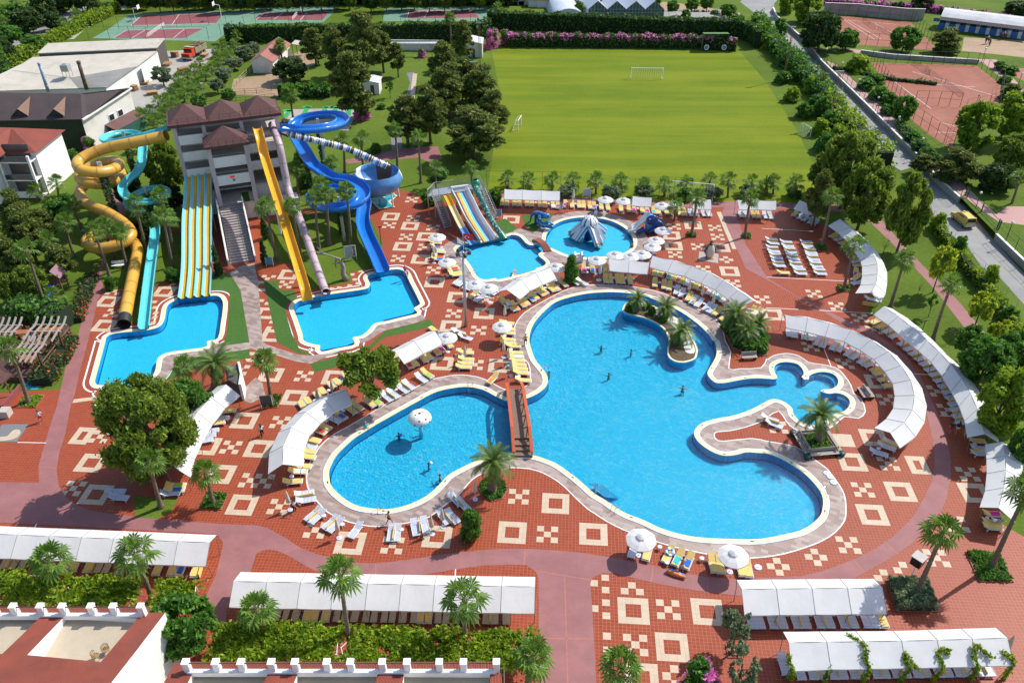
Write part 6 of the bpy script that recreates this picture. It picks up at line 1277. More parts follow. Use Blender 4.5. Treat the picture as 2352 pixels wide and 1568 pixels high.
post_rail('pitch_fence','tall thin green fence posts between pitch and pool area',GL(L('21',"-230,170 105,180 275,182 445,185 610,195 775,205 940,235 1120,250 1350,230 1480,235 1640,250")),3.4,0,3.2,GREENM,.03,(1.0,));post_rail('court_fence','tall fence along the near side of the hard courts',GL(LD("205,92 300,90 380,90 480,92 588,56 740,54")),3.2,0,5,GREENM,.05,(1.0,));post_rail('court_fence','tall fence between basketball and tennis court',GL(LD("240,68 340,64 440,60 520,56")),3.2,0,4.2,GREENM,.05,(1.0,));post_rail('court_fence','tall fence in front of the right hard court',GL(LD("880,50 960,50 1040,50 1122,50")),3.2,0,4.5,GREENM,.05,(1.0,))
post_rail('paddock_fence','pale wooden rail fence round the barn paddock',GL(LD("535,220 536,205 560,180 582,162")),1.2,0,2.2,pm('pale_wood',(.42,.34,.22),.8,.2),.07,(1.0,.6,.25));post_rail('paddock_fence','dark rail fence along the near side of the paddock',GL(LD("536,218 590,216 625,210")),1.2,0,3,DARKM,.05,(1.0,.6,.25));post_rail('paddock_fence','pale wooden rail fence beside the dark shrubby tree',GL(LD("676,150 700,138")),1.2,0,2.2,pm('pale_wood',(.42,.34,.22)),.07,(1.0,.6,.25))
post_rail('tennis_net','white-topped net on the left hard court',GL(LD("338,88 378,60")),1.0,0,8,WHW,.05,(1.0,.8,.6,.4,.2),cat='net');post_rail('tennis_net','white-topped net on the middle hard court',GL(LD("672,48 692,24")),1.0,0,8,WHW,.05,(1.0,.8,.6,.4,.2),cat='net')
# ---------------------------------------------------------------- buildings
REDT = corrugated('red_roof_tiles',(.25,.048,.024),.32,0,.25,(.20,.05,.035),.7);CORW = corrugated('pale_corrugated_sheet',(.62,.56,.46),.4,R(80),.1,(.48,.42,.34));CORG = corrugated('grey_corrugated_sheet',(.28,.27,.25),.4,R(60),.15,(.2,.18,.15));DROOF = pm('dark_brown_roofing',(.06,.043,.042),.85,.2,.4,.4);WCOR = corrugated('white_corrugated_sheet',(.66,.66,.68),.4,R(10),.08,(.5,.5,.48))
def quad(mb,pts,m=0): mb.add(pts,[(0,1,2,3)] if len(pts) == 4 else [tuple(range(len(pts)))],m)
def slab_roof(root,nm,pts,mat,th=.18):
 mb = MB();n = len(pts);lo = [p-Vector((0,0,th)) for p in pts];mb.add(list(pts)+lo,[tuple(range(n)),tuple(range(2*n-1,n-1,-1))]+[(i,n+i,n+(i+1) % n,(i+1) % n) for i in range(n)]);return mb.build(nm,mat,root)
def walls_under(root,pts,mat,z0=0.0,inset=.25,nm='wall'):
 c = sum(pts,Vector())/len(pts);q = [p+(c-p).normalized()*inset for p in pts];mb = MB();n = len(q)
 mb.add([(p.x,p.y,z0) for p in q]+[(p.x,p.y,p.z-.2) for p in q],[(i,(i+1) % n,n+(i+1) % n,n+i) for i in range(n)]);return mb.build(nm,mat,root)
def Q(tile,x,y,z): return G(*T(tile,x,y),z)
w1 = thing('workshop','long low workshop with pale corrugated roof at upper left, farther part','workshop',Q('00',900,480,0));p = [Q('00',440,398,5.4),Q('00',1515,352,5.4),Q('00',1440,440,4.6),Q('00',342,490,4.6)];slab_roof(w1,'roof',p,CORW);walls_under(w1,p,pm('dark_wall',(.09,.08,.07),.9,.2))
w2 = thing('workshop','wide workshop with stained pale corrugated roof beside the lumber yard','workshop',Q('00',900,780,0));p = [Q('00',300,526,5.0),Q('00',1445,470,5.0),Q('00',1250,612,4.3),Q('00',640,715,4.3),Q('00',110,645,4.4)];slab_roof(w2,'roof',p,CORW)
p2 = [Q('00',640,715,4.28),Q('00',1250,612,4.28),Q('00',975,805,3.6),Q('00',720,810,3.6)];slab_roof(w2,'lean_to_roof',p2,CORG);p3 = [Q('00',-160,745,4.3),Q('00',110,648,4.35),Q('00',640,717,4.25),Q('00',720,812,3.6),Q('00',-160,840,3.6)];slab_roof(w2,'front_roof',p3,CORW)
walls_under(w2,[p[0],p[1],p2[1],p2[2],p3[4],p3[0]],WHW)
mb = MB();c = Q('00',1310,530,0);a,b_ = Q('00',1445,470,5.0),Q('00',1290,600,4.4);mb.add([(a.x,a.y,0),(b_.x,b_.y,0),(b_.x,b_.y,4.2),(a.x,a.y,4.8)],[(0,1,2,3)]);mb.build('end_wall',WHW,w2)
def stack(x,y,ty,r,label,mat):
 b = G(*T('00',x,y),4);h = V(*T('00',0,ty),b.y).z;t = thing('chimney',label,'chimney',b);mb = MB();mb.tube([(0,0,-.5),(0,0,(h-4)*.5),(0,0,h-4)],[r*1.05,r,r*.95],10);mb.build('flue',mat,t,True,False);mb = MB()
 for i in range(4): mb.lathe([(r*1.0,0),(r*1.14,.05),(r*1.14,.12),(r,.17)],10,(0,0,(h-4)*(.15+.26*i)))
 mb.build('bands',mat,t,False,False);mb = MB();mb.lathe([(r*1.35,0),(r*1.2,.12),(0,.35)],10,(0,0,h-4));mb.build('cap',mat,t,False,False)
stack(440,830,585,.32,'thin pale blue metal chimney on the dark-roofed building',pm('pale_blue_metal',(.32,.38,.50),.4,.1));stack(790,800,570,.38,'rusty brown metal chimney beside the workshop',pm('rusty_metal',(.13,.085,.06),.8,.4,3))
tk = thing('roof_tank','small grey water tank on legs on the workshop roof','tank',Q('00',630,710,4.3));mb = MB();mb.box((0,0,2.0),(1.6,1.6,1.3));mb.add([(-.8,-.8,2.65),(.8,-.8,2.65),(.8,.8,2.65),(-.8,.8,2.65),(0,0,3.0)],[(0,1,4),(1,2,4),(2,3,4),(3,0,4)]);mb.build('tank',STEEL,tk,False,False)
for x in (-.7,.7):
 for y in (-.7,.7): mb = MB();mb.tube([(x,y,0),(x,y,1.4)],.06,5);mb.build('leg',STEEL,tk,False,False)
d1 = thing('service_building','large building with dark brown roof, two dormers and cream end wall','building',Q('00',760,1300,0))
FL,FR,BR,BM,BL = Q('00',-200,1112,6.2),Q('00',755,1096,6.2),Q('00',1205,806,7.4),Q('00',740,862,8.8),Q('00',-200,850,8.8)
slab_roof(d1,'roof',[FL,FR,BM,BL],DROOF);slab_roof(d1,'side_roof',[FR+Vector((.02,0,0)),BR,Q('00',1110,818,8.4),BM],DROOF);mb = MB();bl2 = Vector((BL.x,BL.y+9,6));bm2 = Vector((BM.x+2,BM.y+9,6));quad(mb,[BL,BM,bm2,bl2]);mb.build('rear_roof',DROOF,d1)
mb = MB();fr = Vector((FR.x-.3,FR.y+.3,0));br_ = Vector((BR.x-.3,BR.y-.2,0));mb.add([fr,br_,(br_.x,br_.y,BR.z-.2),(fr.x,fr.y,FR.z-.2)],[(0,1,2,3)]);mb.add([(fr.x,fr.y,FR.z-.2),(br_.x,br_.y,BR.z-.2),(Q('00',1110,818,8.4).x,Q('00',1110,818,8.4).y,8.2)],[(0,1,2)]);ew = mb.build('end_wall',CREAMW,d1)
mb = MB();fl = Vector((FL.x,FL.y+.3,0));mb.add([fl,fr,(fr.x,fr.y,FR.z-.2),(fl.x,fl.y,FL.z-.2)],[(0,1,2,3)]);mb.build('front_wall',pm('ivy_dark_wall',(.02,.035,.015),.95,.3),d1);mb = MB();mb.beam(FR+Vector((.1,-.1,-.1)),BR+Vector((.1,-.1,-.05)),.3,.3);mb.build('eaves_board',WHW,d1)
dd = (br_-fr).normalized();nn = Vector((dd.y,-dd.x,0))
for u,z in ((.52,3.9),(.70,3.9)): mb = MB();mb.box(fr.lerp(br_,u)+Vector((0,0,z))+nn*.05,(1.5,.14,1.3),math.atan2(dd.y,dd.x));w_ = mb.build('window',WHW,d1);mb = MB();mb.box(fr.lerp(br_,u)+Vector((0,0,z))+nn*.13,(1.25,.06,1.05),math.atan2(dd.y,dd.x));mb.build('pane',GLASS,w_)
mb = MB();a = fr.lerp(br_,.36);b_ = fr.lerp(br_,.98);quad(mb,[a+Vector((0,0,3.2)),b_+Vector((0,0,3.2)),b_+nn*2.4+Vector((0,0,2.3)),a+nn*2.4+Vector((0,0,2.3))]);mb.build('awning',corrugated('maroon_sheet',(.13,.05,.045),.4,0,.2),d1);mb = MB();quad(mb,[a+nn*2.35,b_+nn*2.35,b_+nn*2.35+Vector((0,0,2.28)),a+nn*2.35+Vector((0,0,2.28))]);quad(mb,[a+nn*2.35,a+nn*1.2,a+nn*1.2+Vector((0,0,2.7)),a+nn*2.35+Vector((0,0,2.28))]);mb.build('net_screen',pm('green_net',(.02,.09,.065),.8,.15),d1);mb = MB();mb.box(a+nn*.6+Vector((0,0,1.1)),(.1,1.0,2.1),math.atan2(dd.y,dd.x));mb.build('door',pm('blue_door',(.02,.13,.36),.5,.1),d1)
for x in (190,520):
 c = Q('00',x,1040,7.0);mb = MB();mb.add([c+Vector((-1.6,-.6,-.35)),c+Vector((1.6,-.6,-.35)),c+Vector((0,-.6,1.0)),c+Vector((.3,4.2,1.7))],[(0,2,3),(2,1,3)]);dm = mb.build('dormer',pm('brown_wood',(.16,.085,.05),.7,.2),d1);mb = MB();mb.add([c+Vector((-1.1,-.45,-.3)),c+Vector((1.1,-.45,-.3)),c+Vector((0,-.45,.7))],[(0,1,2)]);mb.build('vent',VOID,dm)
# white hotel wing at the left edge
b1 = Q('01',680,12,0);zt = V(*T('00',585,1205),b1.y).z;b2 = Q('01',455,215,0);dirw = (b2-b1).normalized();lf = Vector((dirw.y,-dirw.x,0));
if lf.x > 0: lf = -lf
ht = thing('hotel_wing','white three-storey hotel wing with red tiled roof at the left edge','hotel',b2);b3 = b2+dirw*9+lf*2
mb = MB();foot = [b1,b2,b2+lf*5.5,b2+lf*5.5+dirw*10,b2+lf*24+dirw*10,b1+lf*24];mb.prism([(p.x,p.y) for p in foot],0,zt);mb.build('wall',WHW,ht)
for u,v_ in ((0,0),):
 mb = MB();ov = .6;e0 = b1-dirw*ov-lf*ov;e1 = b2+dirw*ov-lf*ov;e2 = b2+dirw*(10+ov)+lf*5;e3 = b2+dirw*(10+ov)+lf*24;e4 = b1-dirw*ov+lf*24;Z_ = Vector((0,0,zt));rr = (e0+e1)*.5+lf*6+Vector((0,0,zt+2.3));r2 = (e0+e1)*.5+lf*24+Vector((0,0,zt+2.6));mb.add([e0+Z_,e1+Z_,e1+lf*5+Z_,e2+Z_,e3+Z_,e4+Z_,rr,r2,(e1+lf*7+dirw*5)+Vector((0,0,zt+2.0))],[(0,6,1),(0,5,7,6),(1,6,8,2),(2,8,3),(3,8,7,4),(6,7,8)]);mb.build('roof',REDT,ht)
for z in (.3,3.3,6.4):
 mb = MB();c = b2+dirw*1.0+lf*2.8;mb.box(c+Vector((0,0,z)),(2.0,5.3,.2),math.atan2(dirw.y,dirw.x));bal = mb.build('balcony',WHW,ht);mb = MB();mb.box(b2+dirw*1.98+lf*2.8+Vector((0,0,z+.55)),(.05,5.2,.9),math.atan2(dirw.y,dirw.x));mb.build('railing',GLASS if z > 1 else WHW,bal)
 mb = MB();mb.box(b2+dirw*.06+lf*2.9+Vector((0,0,z+1.35)),(.1,4.2,2.1),math.atan2(dirw.y,dirw.x));mb.build('recess_panel',pm('recess_shade_paint',(.12,.10,.09),.7,.2),ht)  # dark panel, the shade of the balcony recess put into its colour
for k in (.3,5.2): mb = MB();q = b2+dirw*1.9+lf*k;mb.beam(q,q+Vector((0,0,zt)),.35,.35);mb.build('column',WHW,ht)
for z in (1.2,4.3,7.2): mb = MB();q = b2+dirw*10.02+lf*8;mb.box(q+Vector((0,0,z+.6)),(.08,2.2,1.8),math.atan2(dirw.y,dirw.x));wn_ = mb.build('window',WHW,ht);mb = MB();mb.box(q+dirw*.05+Vector((0,0,z+.6)),(.06,1.9,1.5),math.atan2(dirw.y,dirw.x));mb.build('pane',GLASS,wn_)
def gabled(root,a,b,c,ze,zr,wallm,roofm,ov=.4):
 # footprint a (front left), b (front right), c (back right); the ridge runs front to back
 d = c-b;a2 = a+d;mb = MB();m1_ = (a+b)*.5;m2_ = (a2+c)*.5;Z = lambda p,z: Vector((p.x,p.y,z))
 mb.add([Z(a,0),Z(b,0),Z(b,ze),Z(m1_,zr),Z(a,ze),Z(a2,0),Z(c,0),Z(c,ze),Z(m2_,zr),Z(a2,ze)],[(0,1,2,3,4),(6,5,9,8,7),(1,6,7,2),(5,0,4,9)]);mb.build('wall',wallm,root)
 f = d.normalized()*ov;s = (b-a).normalized()*ov;dz = Vector((0,0,-(zr-ze)*ov/((b-a).length/2)));mb = MB();up = Vector((0,0,.06))
 quad(mb,[Z(a,ze)-f-s+dz+up,Z(m1_,zr)-f+up,Z(m2_,zr)+f+up,Z(a2,ze)+f-s+dz+up]);quad(mb,[Z(m1_,zr)-f+up,Z(b,ze)-f+s+dz+up,Z(c,ze)+f+s+dz+up,Z(m2_,zr)+f+up]);mb.build('roof',roofm,root)
bn = thing('barn','small cream barn with faded red roof beside the paddock','barn',G(606,168,0));gabled(bn,G(582,168,0),G(630,169,0),G(668,128,0),2.9,4.3,CREAMW,pm('faded_red_roof',(.30,.115,.09),.85,.15,1))
lt = thing('open_shelter','open shelter with pale lean-to roof beside the barn','shelter',Q('10',420,470,0));p = [Q('10',325,402,3.2),Q('10',360,368,3.4),Q('10',502,390,2.8),Q('10',468,432,2.6)];slab_roof(lt,'roof',p,CORW,.1)
for q in p: mb = MB();mb.tube([(q.x*.999,q.y,0),(q.x*.999,q.y,q.z-.1)],.08,5);mb.build('post',BROWNM,lt)
cg = thing('animal_cage','row of wire animal cages under a white corrugated roof','cage',Q('10',1450,570,0));p = [Q('10',1040,398,3.0),Q('10',1060,384,3.3),Q('10',1720,384,3.3),Q('10',1700,402,3.0)];slab_roof(cg,'roof',p,WCOR,.12)
mb = MB();a,b_ = Q('10',1060,470,0),Q('10',1700,480,0);mb.beam(a+Vector((0,1,1.3)),b_+Vector((0,1,1.3)),.2,2.6);mb.build('back_wall',CREAMW,cg)
for x in (1220,1360,1500,1620,1690):
 q = Q('10',x,560 if x > 1350 else 520,0);mb = MB();mb.tube([q,q+Vector((0,0,2.6))],.06,5);mb.build('post',DARKM,cg);q2 = Vector((q.x,a.y+1,0));mb = MB();[mb.tube([q+Vector((0,0,z)),q2+Vector((0,0,z))],.025,4) for z in (2.6,)];mb.build('rail',DARKM,cg)
for z in (.9,1.8,2.6): mb = MB();mb.tube([Q('10',1360,560,0)+Vector((0,0,z)),Q('10',1690,560,0)+Vector((0,0,z))],.025,4);mb.build('rail',DARKM,cg)
def hut(label,fl,fr,bk,top,roofm,wallm=CREAMW,nm='hut'):
 a,b_ = G(*fl,0),G(*fr,0);H = V(fr[0],top,b_.y).z;d = Vector((0,1,0))*bk;t = thing(nm,label,'hut',(a+b_)*.5);gabled(t,a,b_,b_+d,H-.25,H,wallm,roofm,.3);mb = MB();c = a.lerp(b_,.6)+Vector((0,-.04,1));mb.box(c,(.9,.08,2),0);mb.build('door',BROWNM,t)
hut('small white hut with flat roof left of the pitch corner',(1062,128),(1108,134),5,98,WCOR);hut('small white-roofed pump hut among the pines',(835,215),(872,218),4,188,WCOR)
# greenhouse
gh = thing('greenhouse','four-bay greenhouse with shimmering white plastic roof behind the ivy wall','greenhouse',G(1425,49,0));xs = [G(1176+x/4,49,0).x for x in (695,870,1042,1215,1388)];Yg = G(1350,49,0).y;PLAS = pm('milky_plastic',(.56,.58,.63),.25,.12,.8)
m,t,b = nt('ribbed_plastic');v = ocoord(t);w = t.nodes.new('ShaderNodeTexWave');w.bands_direction = 'Y';w.inputs['Scale'].default_value = .35;w.inputs['Distortion'].default_value = 1.5;t.links.new(v,w.inputs['Vector']);t.links.new(ramp(t,w.outputs[0],[(.0,(.36,.38,.43)),(.6,(.62,.64,.70))]),b.inputs['Base Color']);b.inputs['Roughness'].default_value = .3;RIB = m
for i in range(4):
 x0,x1 = xs[i],xs[i+1];xm = (x0+x1)/2;mb = MB();sk = -9
 for u,w_ in (((x0,3.2),(xm,5.4)),((xm,5.4),(x1,3.2))): mb.strip([(u[0]+sk*j/6,Yg+70*j/6,u[1]) for j in range(7)],[(w_[0]+sk*j/6,Yg+70*j/6,w_[1]) for j in range(7)])
 mb.build('roof_bay',RIB,gh);mb = MB();mb.add([(x0,Yg,0),(x1,Yg,0),(x1,Yg,3.2),(xm,Yg,5.3),(x0,Yg,3.2)],[(0,1,2,3,4)]);gw = mb.build('gable',pm('green_glass',(.10,.14,.13),.2,.3,1),gh);mb = MB()
 for k in range(7): u = k/6;x = x0+(x1-x0)*u;mb.tube([(x,Yg-.05,0),(x,Yg-.05,3.2+2.1*(1-abs(u*2-1)))],.05,4)
 for z in (1.2,2.3,3.2): mb.tube([(x0,Yg-.05,z),(x1,Yg-.05,z)],.05,4)
 mb.build('glazing_bars',STEEL,gw)
mb = MB();mb.add([(xs[0],Yg,0),(xs[0],Yg,3.2),(xs[0]-9,Yg+70,3.2),(xs[0]-9,Yg+70,0)],[(0,1,2,3)]);mb.build('side_wall',PLAS,gh)
tn = thing('polytunnel','grey plastic polytunnel left of the greenhouse','polytunnel',G(1305,50,0));mb = MB();a,b_ = G(1306,51,0),G(1289,17,0);mb.sweep([a.lerp(b_,i/8) for i in range(9)],[(4.6*math.cos(PI*j/10),3.6*math.sin(PI*j/10)) for j in range(11)]);mb.add([a+Vector((4.6*math.cos(PI*j/10),0,3.6*math.sin(PI*j/10))) for j in range(11)],[tuple(range(11))]);mb.build('cover',PLAS,tn,True)
for i,(x,y,w_,c) in enumerate([(1212,12,9,'white'),(1232,17,8,'blue'),(1252,18,8,'rusty'),(1537,48,12,'grey'),(1598,50,22,'grey'),(1190,12,6,'grey')]):
 p = G(x,y,0);hh = 2.2 if i < 3 else 1.2;t = thing('shed',c+' corrugated shed roof beyond the ivy wall, '+('left' if x < 1300 else 'right')+' of greenhouse, '+ORD[i % 3],'shed',p);mb = MB();mb.box((p.x,p.y+2,hh/2),(w_*.6,4,hh));mb.build('wall',CREAMW,t);mb = MB();mb.box((p.x,p.y+1.8,hh+.1),(w_*.66,4.6,.15),0,0,.06);mb.build('roof',{'white': WCOR,'blue': pm('blue_sheet',(.10,.2,.45),.5,.1),'rusty': pm('rust_sheet',(.30,.14,.08),.8,.2),'grey': CORG}[c],t)
jk = MB()
for i in range(420): p = G(1500+random.random()*190,26+random.random()*24,0);s = random.uniform(.2,1.1);jk.box((p.x,p.y,s*.25),(s,s*random.uniform(.4,1.2),s*.5),random.uniform(0,3),random.randrange(4))
o = jk.build('scrap',[pm('scrap_grey',(.30,.30,.31),.7,.4,3),pm('scrap_rust',(.24,.11,.07),.8,.4,3),pm('scrap_white',(.55,.55,.53),.6,.2,3),pm('scrap_blue',(.08,.14,.28),.6,.3,3)]);tag(o,'scattered scrap and rubble in the junk yard right of the greenhouse','scrap',None,'stuff')
# horse stable
stb = thing('horse_stable','long stable with curved white roof and row of blue half doors','stable',Q('30',1950,330,1));a,b_ = Q('30',1560,262,1.0),Q('30',2420,372,1.0);d = (b_-a).normalized();n_ = Vector((-d.y,d.x,0));n_ = n_ if n_.y > 0 else -n_
mb = MB();mb.prism([(p.x,p.y) for p in (a,b_,b_+n_*5,a+n_*5)],1.0,3.9);mb.build('wall',CREAMW,stb)
mb = MB();prf = [(-1.9,3.6),(-1.2,4.3),(0,5.0),(1.5,5.6),(3.2,5.7),(5.2,5.2),(6.2,4.3)];k0 = [a+n_*u+Vector((0,0,z-1)) for u,z in prf];k1_ = [b_+n_*u+Vector((0,0,z-1)) for u,z in prf]
for i in range(6): quad(mb,[k0[i],k1_[i],k1_[i+1],k0[i+1]],1 if i < 1 else 0)
mb.build('roof',[WCOR,pm('brown_eaves',(.24,.19,.16),.7,.15)],stb);ang = math.atan2(d.y,d.x)
for i in range(9):
 u = (i+.3)/9;p = a.lerp(b_,u)-n_*.06;mb = MB();mb.box(p+Vector((0,0,.75)),(1.6,.1,1.4),ang);dr = mb.build('door',pm('stable_blue',(.012,.13,.45),.5,.08),stb);mb = MB();mb.box(p+Vector((0,0,2.0)),(1.5,.08,1.0),ang);mb.build('opening',VOID,dr);mb = MB();mb.box(p-d*1.6+Vector((0,0,2.1)),(1.5,.08,.9),ang);mb.build('shutter',pm('stable_blue',(.012,.13,.45)),stb)
# ---- terrace buildings along the bottom edge, tiled roofs rising towards the camera
def terraced(label,tile,f,ybase,roof_px,openings,pillars,right_edge=True,slope=.34):
 Yp = G(1176,392*int(tile[1])+ybase/4,f).y;ref = T(tile,0,ybase);Yp = G(ref[0],ref[1],f).y
 def RP(tl_,x,y):
  px,py = T(tl_,x,y);dx,dy,dz = ray(px,py);t = (f+Yp*slope-CAM_H)/(dz+slope*dy);return Vector((dx*t,dy*t,CAM_H+dz*t))
 rp = [RP(*q) for q in roof_px];c = sum(rp,Vector())/len(rp);t = thing('terrace_building',label,'building',(c.x,c.y,0));mb = MB()
 op = [[RP(*q) for q in o] for o in openings]
 mb.poly(rp,op);mb.v = [(x,y,f+(Yp-y)*slope) for x,y,z in mb.v];mb.build('roof',REDT,t)
 mb = MB();n = len(rp);mb.add([(p.x,p.y,0) for p in rp]+[(p.x,p.y,p.z-.03) for p in rp],[(i,(i+1) % n,n+(i+1) % n,n+i) for i in range(n)]);mb.build('wall',WHW,t)
 for o in op:
  mb = MB();n = len(o);mb.add([(p.x,p.y,f-.5) for p in o]+[(p.x,p.y,p.z-.01) for p in o],[(i,(i+1) % n,n+(i+1) % n,n+i) for i in range(n)]);mb.build('cheek_wall',WHW,t);mb = MB();mb.poly(o,z=f-.45);mb.build('terrace_floor',pm('beige_terrace_tiles',(.43,.365,.27),.6,.06,1.5),t)
 P_ = [RP(*q) for q in pillars]
 for p in P_: mb = MB();mb.box((p.x,Yp+.05,f+.5),(.42,.42,1.15));mb.box((p.x,Yp+.05,f+1.1),(.50,.50,.1));mb.build('pillar',WHW,t)
 mb = MB();mb.box(((P_[0].x+P_[-1].x)/2,Yp-.1,f+.02),(P_[-1].x-P_[0].x,.35,.42));mb.build('parapet',WHW,t);mb = MB();mb.box(((P_[0].x+P_[-1].x)/2,Yp+.45,f-.05),(P_[-1].x-P_[0].x+.4,.75,.12),0,0,-.25);mb.build('eaves',REDT,t)
 for a,b in zip(P_[:-1],P_[1:]):
  mb = MB();mb.tube([(a.x,Yp+.05,f+.92),(b.x,Yp+.05,f+.92)],.05,5);m2 = max(2,int((b.x-a.x)/.16))
  for i in range(1,m2): x = a.x+(b.x-a.x)*i/m2;mb.tube([(x,Yp+.05,f+.2),(x,Yp+.05,f+.92)],.012,4)
  mb.build('railing',BROWNM,t)
 return RP,Yp
RPa,Ya = terraced('white building with red tiled roof and sunken roof terraces at lower left','03',6.5,945,[('03',-1500,895),('03',1515,920),('03',1280,1230),('03',990,1600),('03',800,1900),('03',-2000,1900)],[[('03',600,945),('03',1265,972),('03',925,1372),('03',250,1308)],[('03',-300,915),('03',405,928),('03',20,1298),('03',-600,1270)]],[('03',x,945+(x-600)*.03) for x in (-10,170,410,605,860,1060,1305)])
RPb,Yb = terraced('white building with red tiled roof and terraces along the bottom edge','13',8.0,1462,[('03',1600,1385),('13',2250,1470),('13',2290,1800),('03',1380,1800)],[[('03',1790,1430),('13',120,1462),('13',20,1660),('03',1680,1660)],[('13',390,1462),('13',1120,1470),('13',1080,1660),('13',310,1660)],[('13',1360,1475),('13',2150,1480),('13',2150,1680),('13',1330,1680)]],[('03',1740,1450),('03',2010,1455),('03',2240,1458)]+[('13',x,1466) for x in (160,375,665,880,1170,1395,1690,1910,2210)])
for i,(x,y) in enumerate([(985,1290),(890,1345)]):
 px,py = T('03',x,y);p = G(px,py,6.1);t = thing('wicker_chair',('wicker chair standing in the terrace corner','wicker chair toppled by the terrace wall')[i],'chair',p,.6+i*1.5);WK = pm('wicker',(.30,.17,.07),.7,.2,8)
 mb = MB();mb.lathe([(0,.42),(.26,.42),(.28,.38),(0,.36)],10);mb.build('seat',WK,t,False,False);mb = MB();mb.tube([(.26*math.cos(a),.26*math.sin(a),.8) for a in [PI*.0+PI*i_/8 for i_ in range(9)]],.03,5);[mb.tube([(.26*math.cos(a),.26*math.sin(a),.42),(.26*math.cos(a),.26*math.sin(a),.8)],.02,4) for a in [PI*i_/8 for i_ in range(9)]];mb.build('backrest',WK,t,False,False)
 for a in range(4): mb = MB();q = Vector((math.cos(a*PI/2+.78),math.sin(a*PI/2+.78),0));mb.tube([q*.22+Vector((0,0,.4)),q*.27],.02,4);mb.build('leg',STEEL,t,False,False)
# vine-covered pergolas in front of the terraces
def pergola(s,label,n,z=2.45,leaf=.24):
 P = GL(L('00',s),z);c = sum(P,Vector())/len(P);t = thing('vine_pergola',label,'pergola',(c.x,c.y,0));k = len(P)
 for i in range(k): mb = MB();mb.tube([(P[i].x,P[i].y,0),(P[i].x,P[i].y,z)],.04,5);mb.build('post',WHW,t)
 for i in range(k): mb = MB();mb.tube([P[i],P[(i+1) % k]],.03,4);mb.build('beam',WHW,t)
 xs_ = [p.x for p in P];ys_ = [p.y for p in P];C = []
 def inside(x,y):
  r = False;j = k-1
  for i in range(k):
   if (P[i].y > y) != (P[j].y > y) and x < (P[j].x-P[i].x)*(y-P[i].y)/(P[j].y-P[i].y)+P[i].x: r = not r
   j = i
  return r
 while len(C) < n:
  x = random.uniform(min(xs_)-.4,max(xs_)+.4);y = random.uniform(min(ys_)-.4,max(ys_)+.4)
  if not inside(x,y) and random.random() > .12: continue
  g = noise.noise(Vector((x*.55,y*.55,3)))+.5*noise.noise(Vector((x*1.7,y*1.7,1)))
  if g < -.38: continue
  C.append((x,y,z+.12+.35*g+random.gauss(0,.10)-(abs(random.gauss(0,.5)) if random.random() < .15 else 0)))
 o = meshobj('vine',quads_mesh('vine_leaves',np.array(C),leaf*RNG.uniform(.6,1.4,n),[LM_VINE],None,.3,1.4,1.2),t);o.matrix_parent_inverse = INV(t)
pergola('03:-150,560 520,590 500,830 -180,800','yellow-green vine pergola at the lower left corner',6500);pergola('03:640,610 1270,660 1180,870 600,840','yellow-green vine pergola between the two left palms',6500);pergola('03:1560,650 1800,670 1780,900 1380,880','yellow-green vine pergola at the end of the left canopy',3600)
pergola('03:2010,1040 2352,1040 13:760,1065 740,1300 380,1400 03:2200,1400 1950,1330','broad vine pergola at bottom centre left of the tallest palm',15000);pergola('13:960,1085 1830,1105 1850,1420 820,1400 780,1240','broad vine pergola at bottom centre right of the tallest palm',14000);pergola('13:2050,1110 2352,1110 23:215,1130 230,1400 13:2280,1430 1930,1420 1920,1290','vine pergola at bottom centre beside the pink walkway',5600)
# restaurant deck at the left edge
rs = thing('restaurant_deck','dark wooden restaurant deck with rope railing over a turquoise channel','deck',Q('02',300,250,0));WOODD = pm('dark_deck_wood',(.085,.04,.03),.7,.25,3);ZD = .7
dk = [Q('02',x,y,ZD) for x,y in ((-500,330),(340,330),(650,-75),(640,-140),(300,-250),(-500,-200))];mb = MB();mb.prism([(p.x,p.y) for p in dk],.1,ZD);mb.build('platform',WOODD,rs);
mb = MB();mb.beam(dk[1]+Vector((.1,0,-.15)),dk[2]+Vector((.1,0,-.15)),.15,.3);mb.build('edge_board',WOODR,rs)
for z in (.35,.85): mb = MB();mb.beam(dk[1]+Vector((0,0,z)),dk[2]+Vector((0,0,z)),.10,.10);mb.build('rail',pm('rail_wood',(.20,.095,.06),.7,.2),rs)
for i in range(7): mb = MB();q = dk[1].lerp(dk[2],i/6);mb.beam(q,q+Vector((0,0,.9)),.09,.09);mb.build('railing_post',WOODD,rs)
mb = MB();mb.poly(GL(L('02',"200,440 230,345 345,340 430,220 600,75 612,95 480,300 345,440")),z=.021);structure(mb.build('water_channel',pm('turquoise_channel',(.06,.38,.48),.08,.2,2)),'shallow turquoise channel beside the restaurant deck')
GREYW = pm('weathered_grey_wood',(.34,.31,.27),.8,.2,4)
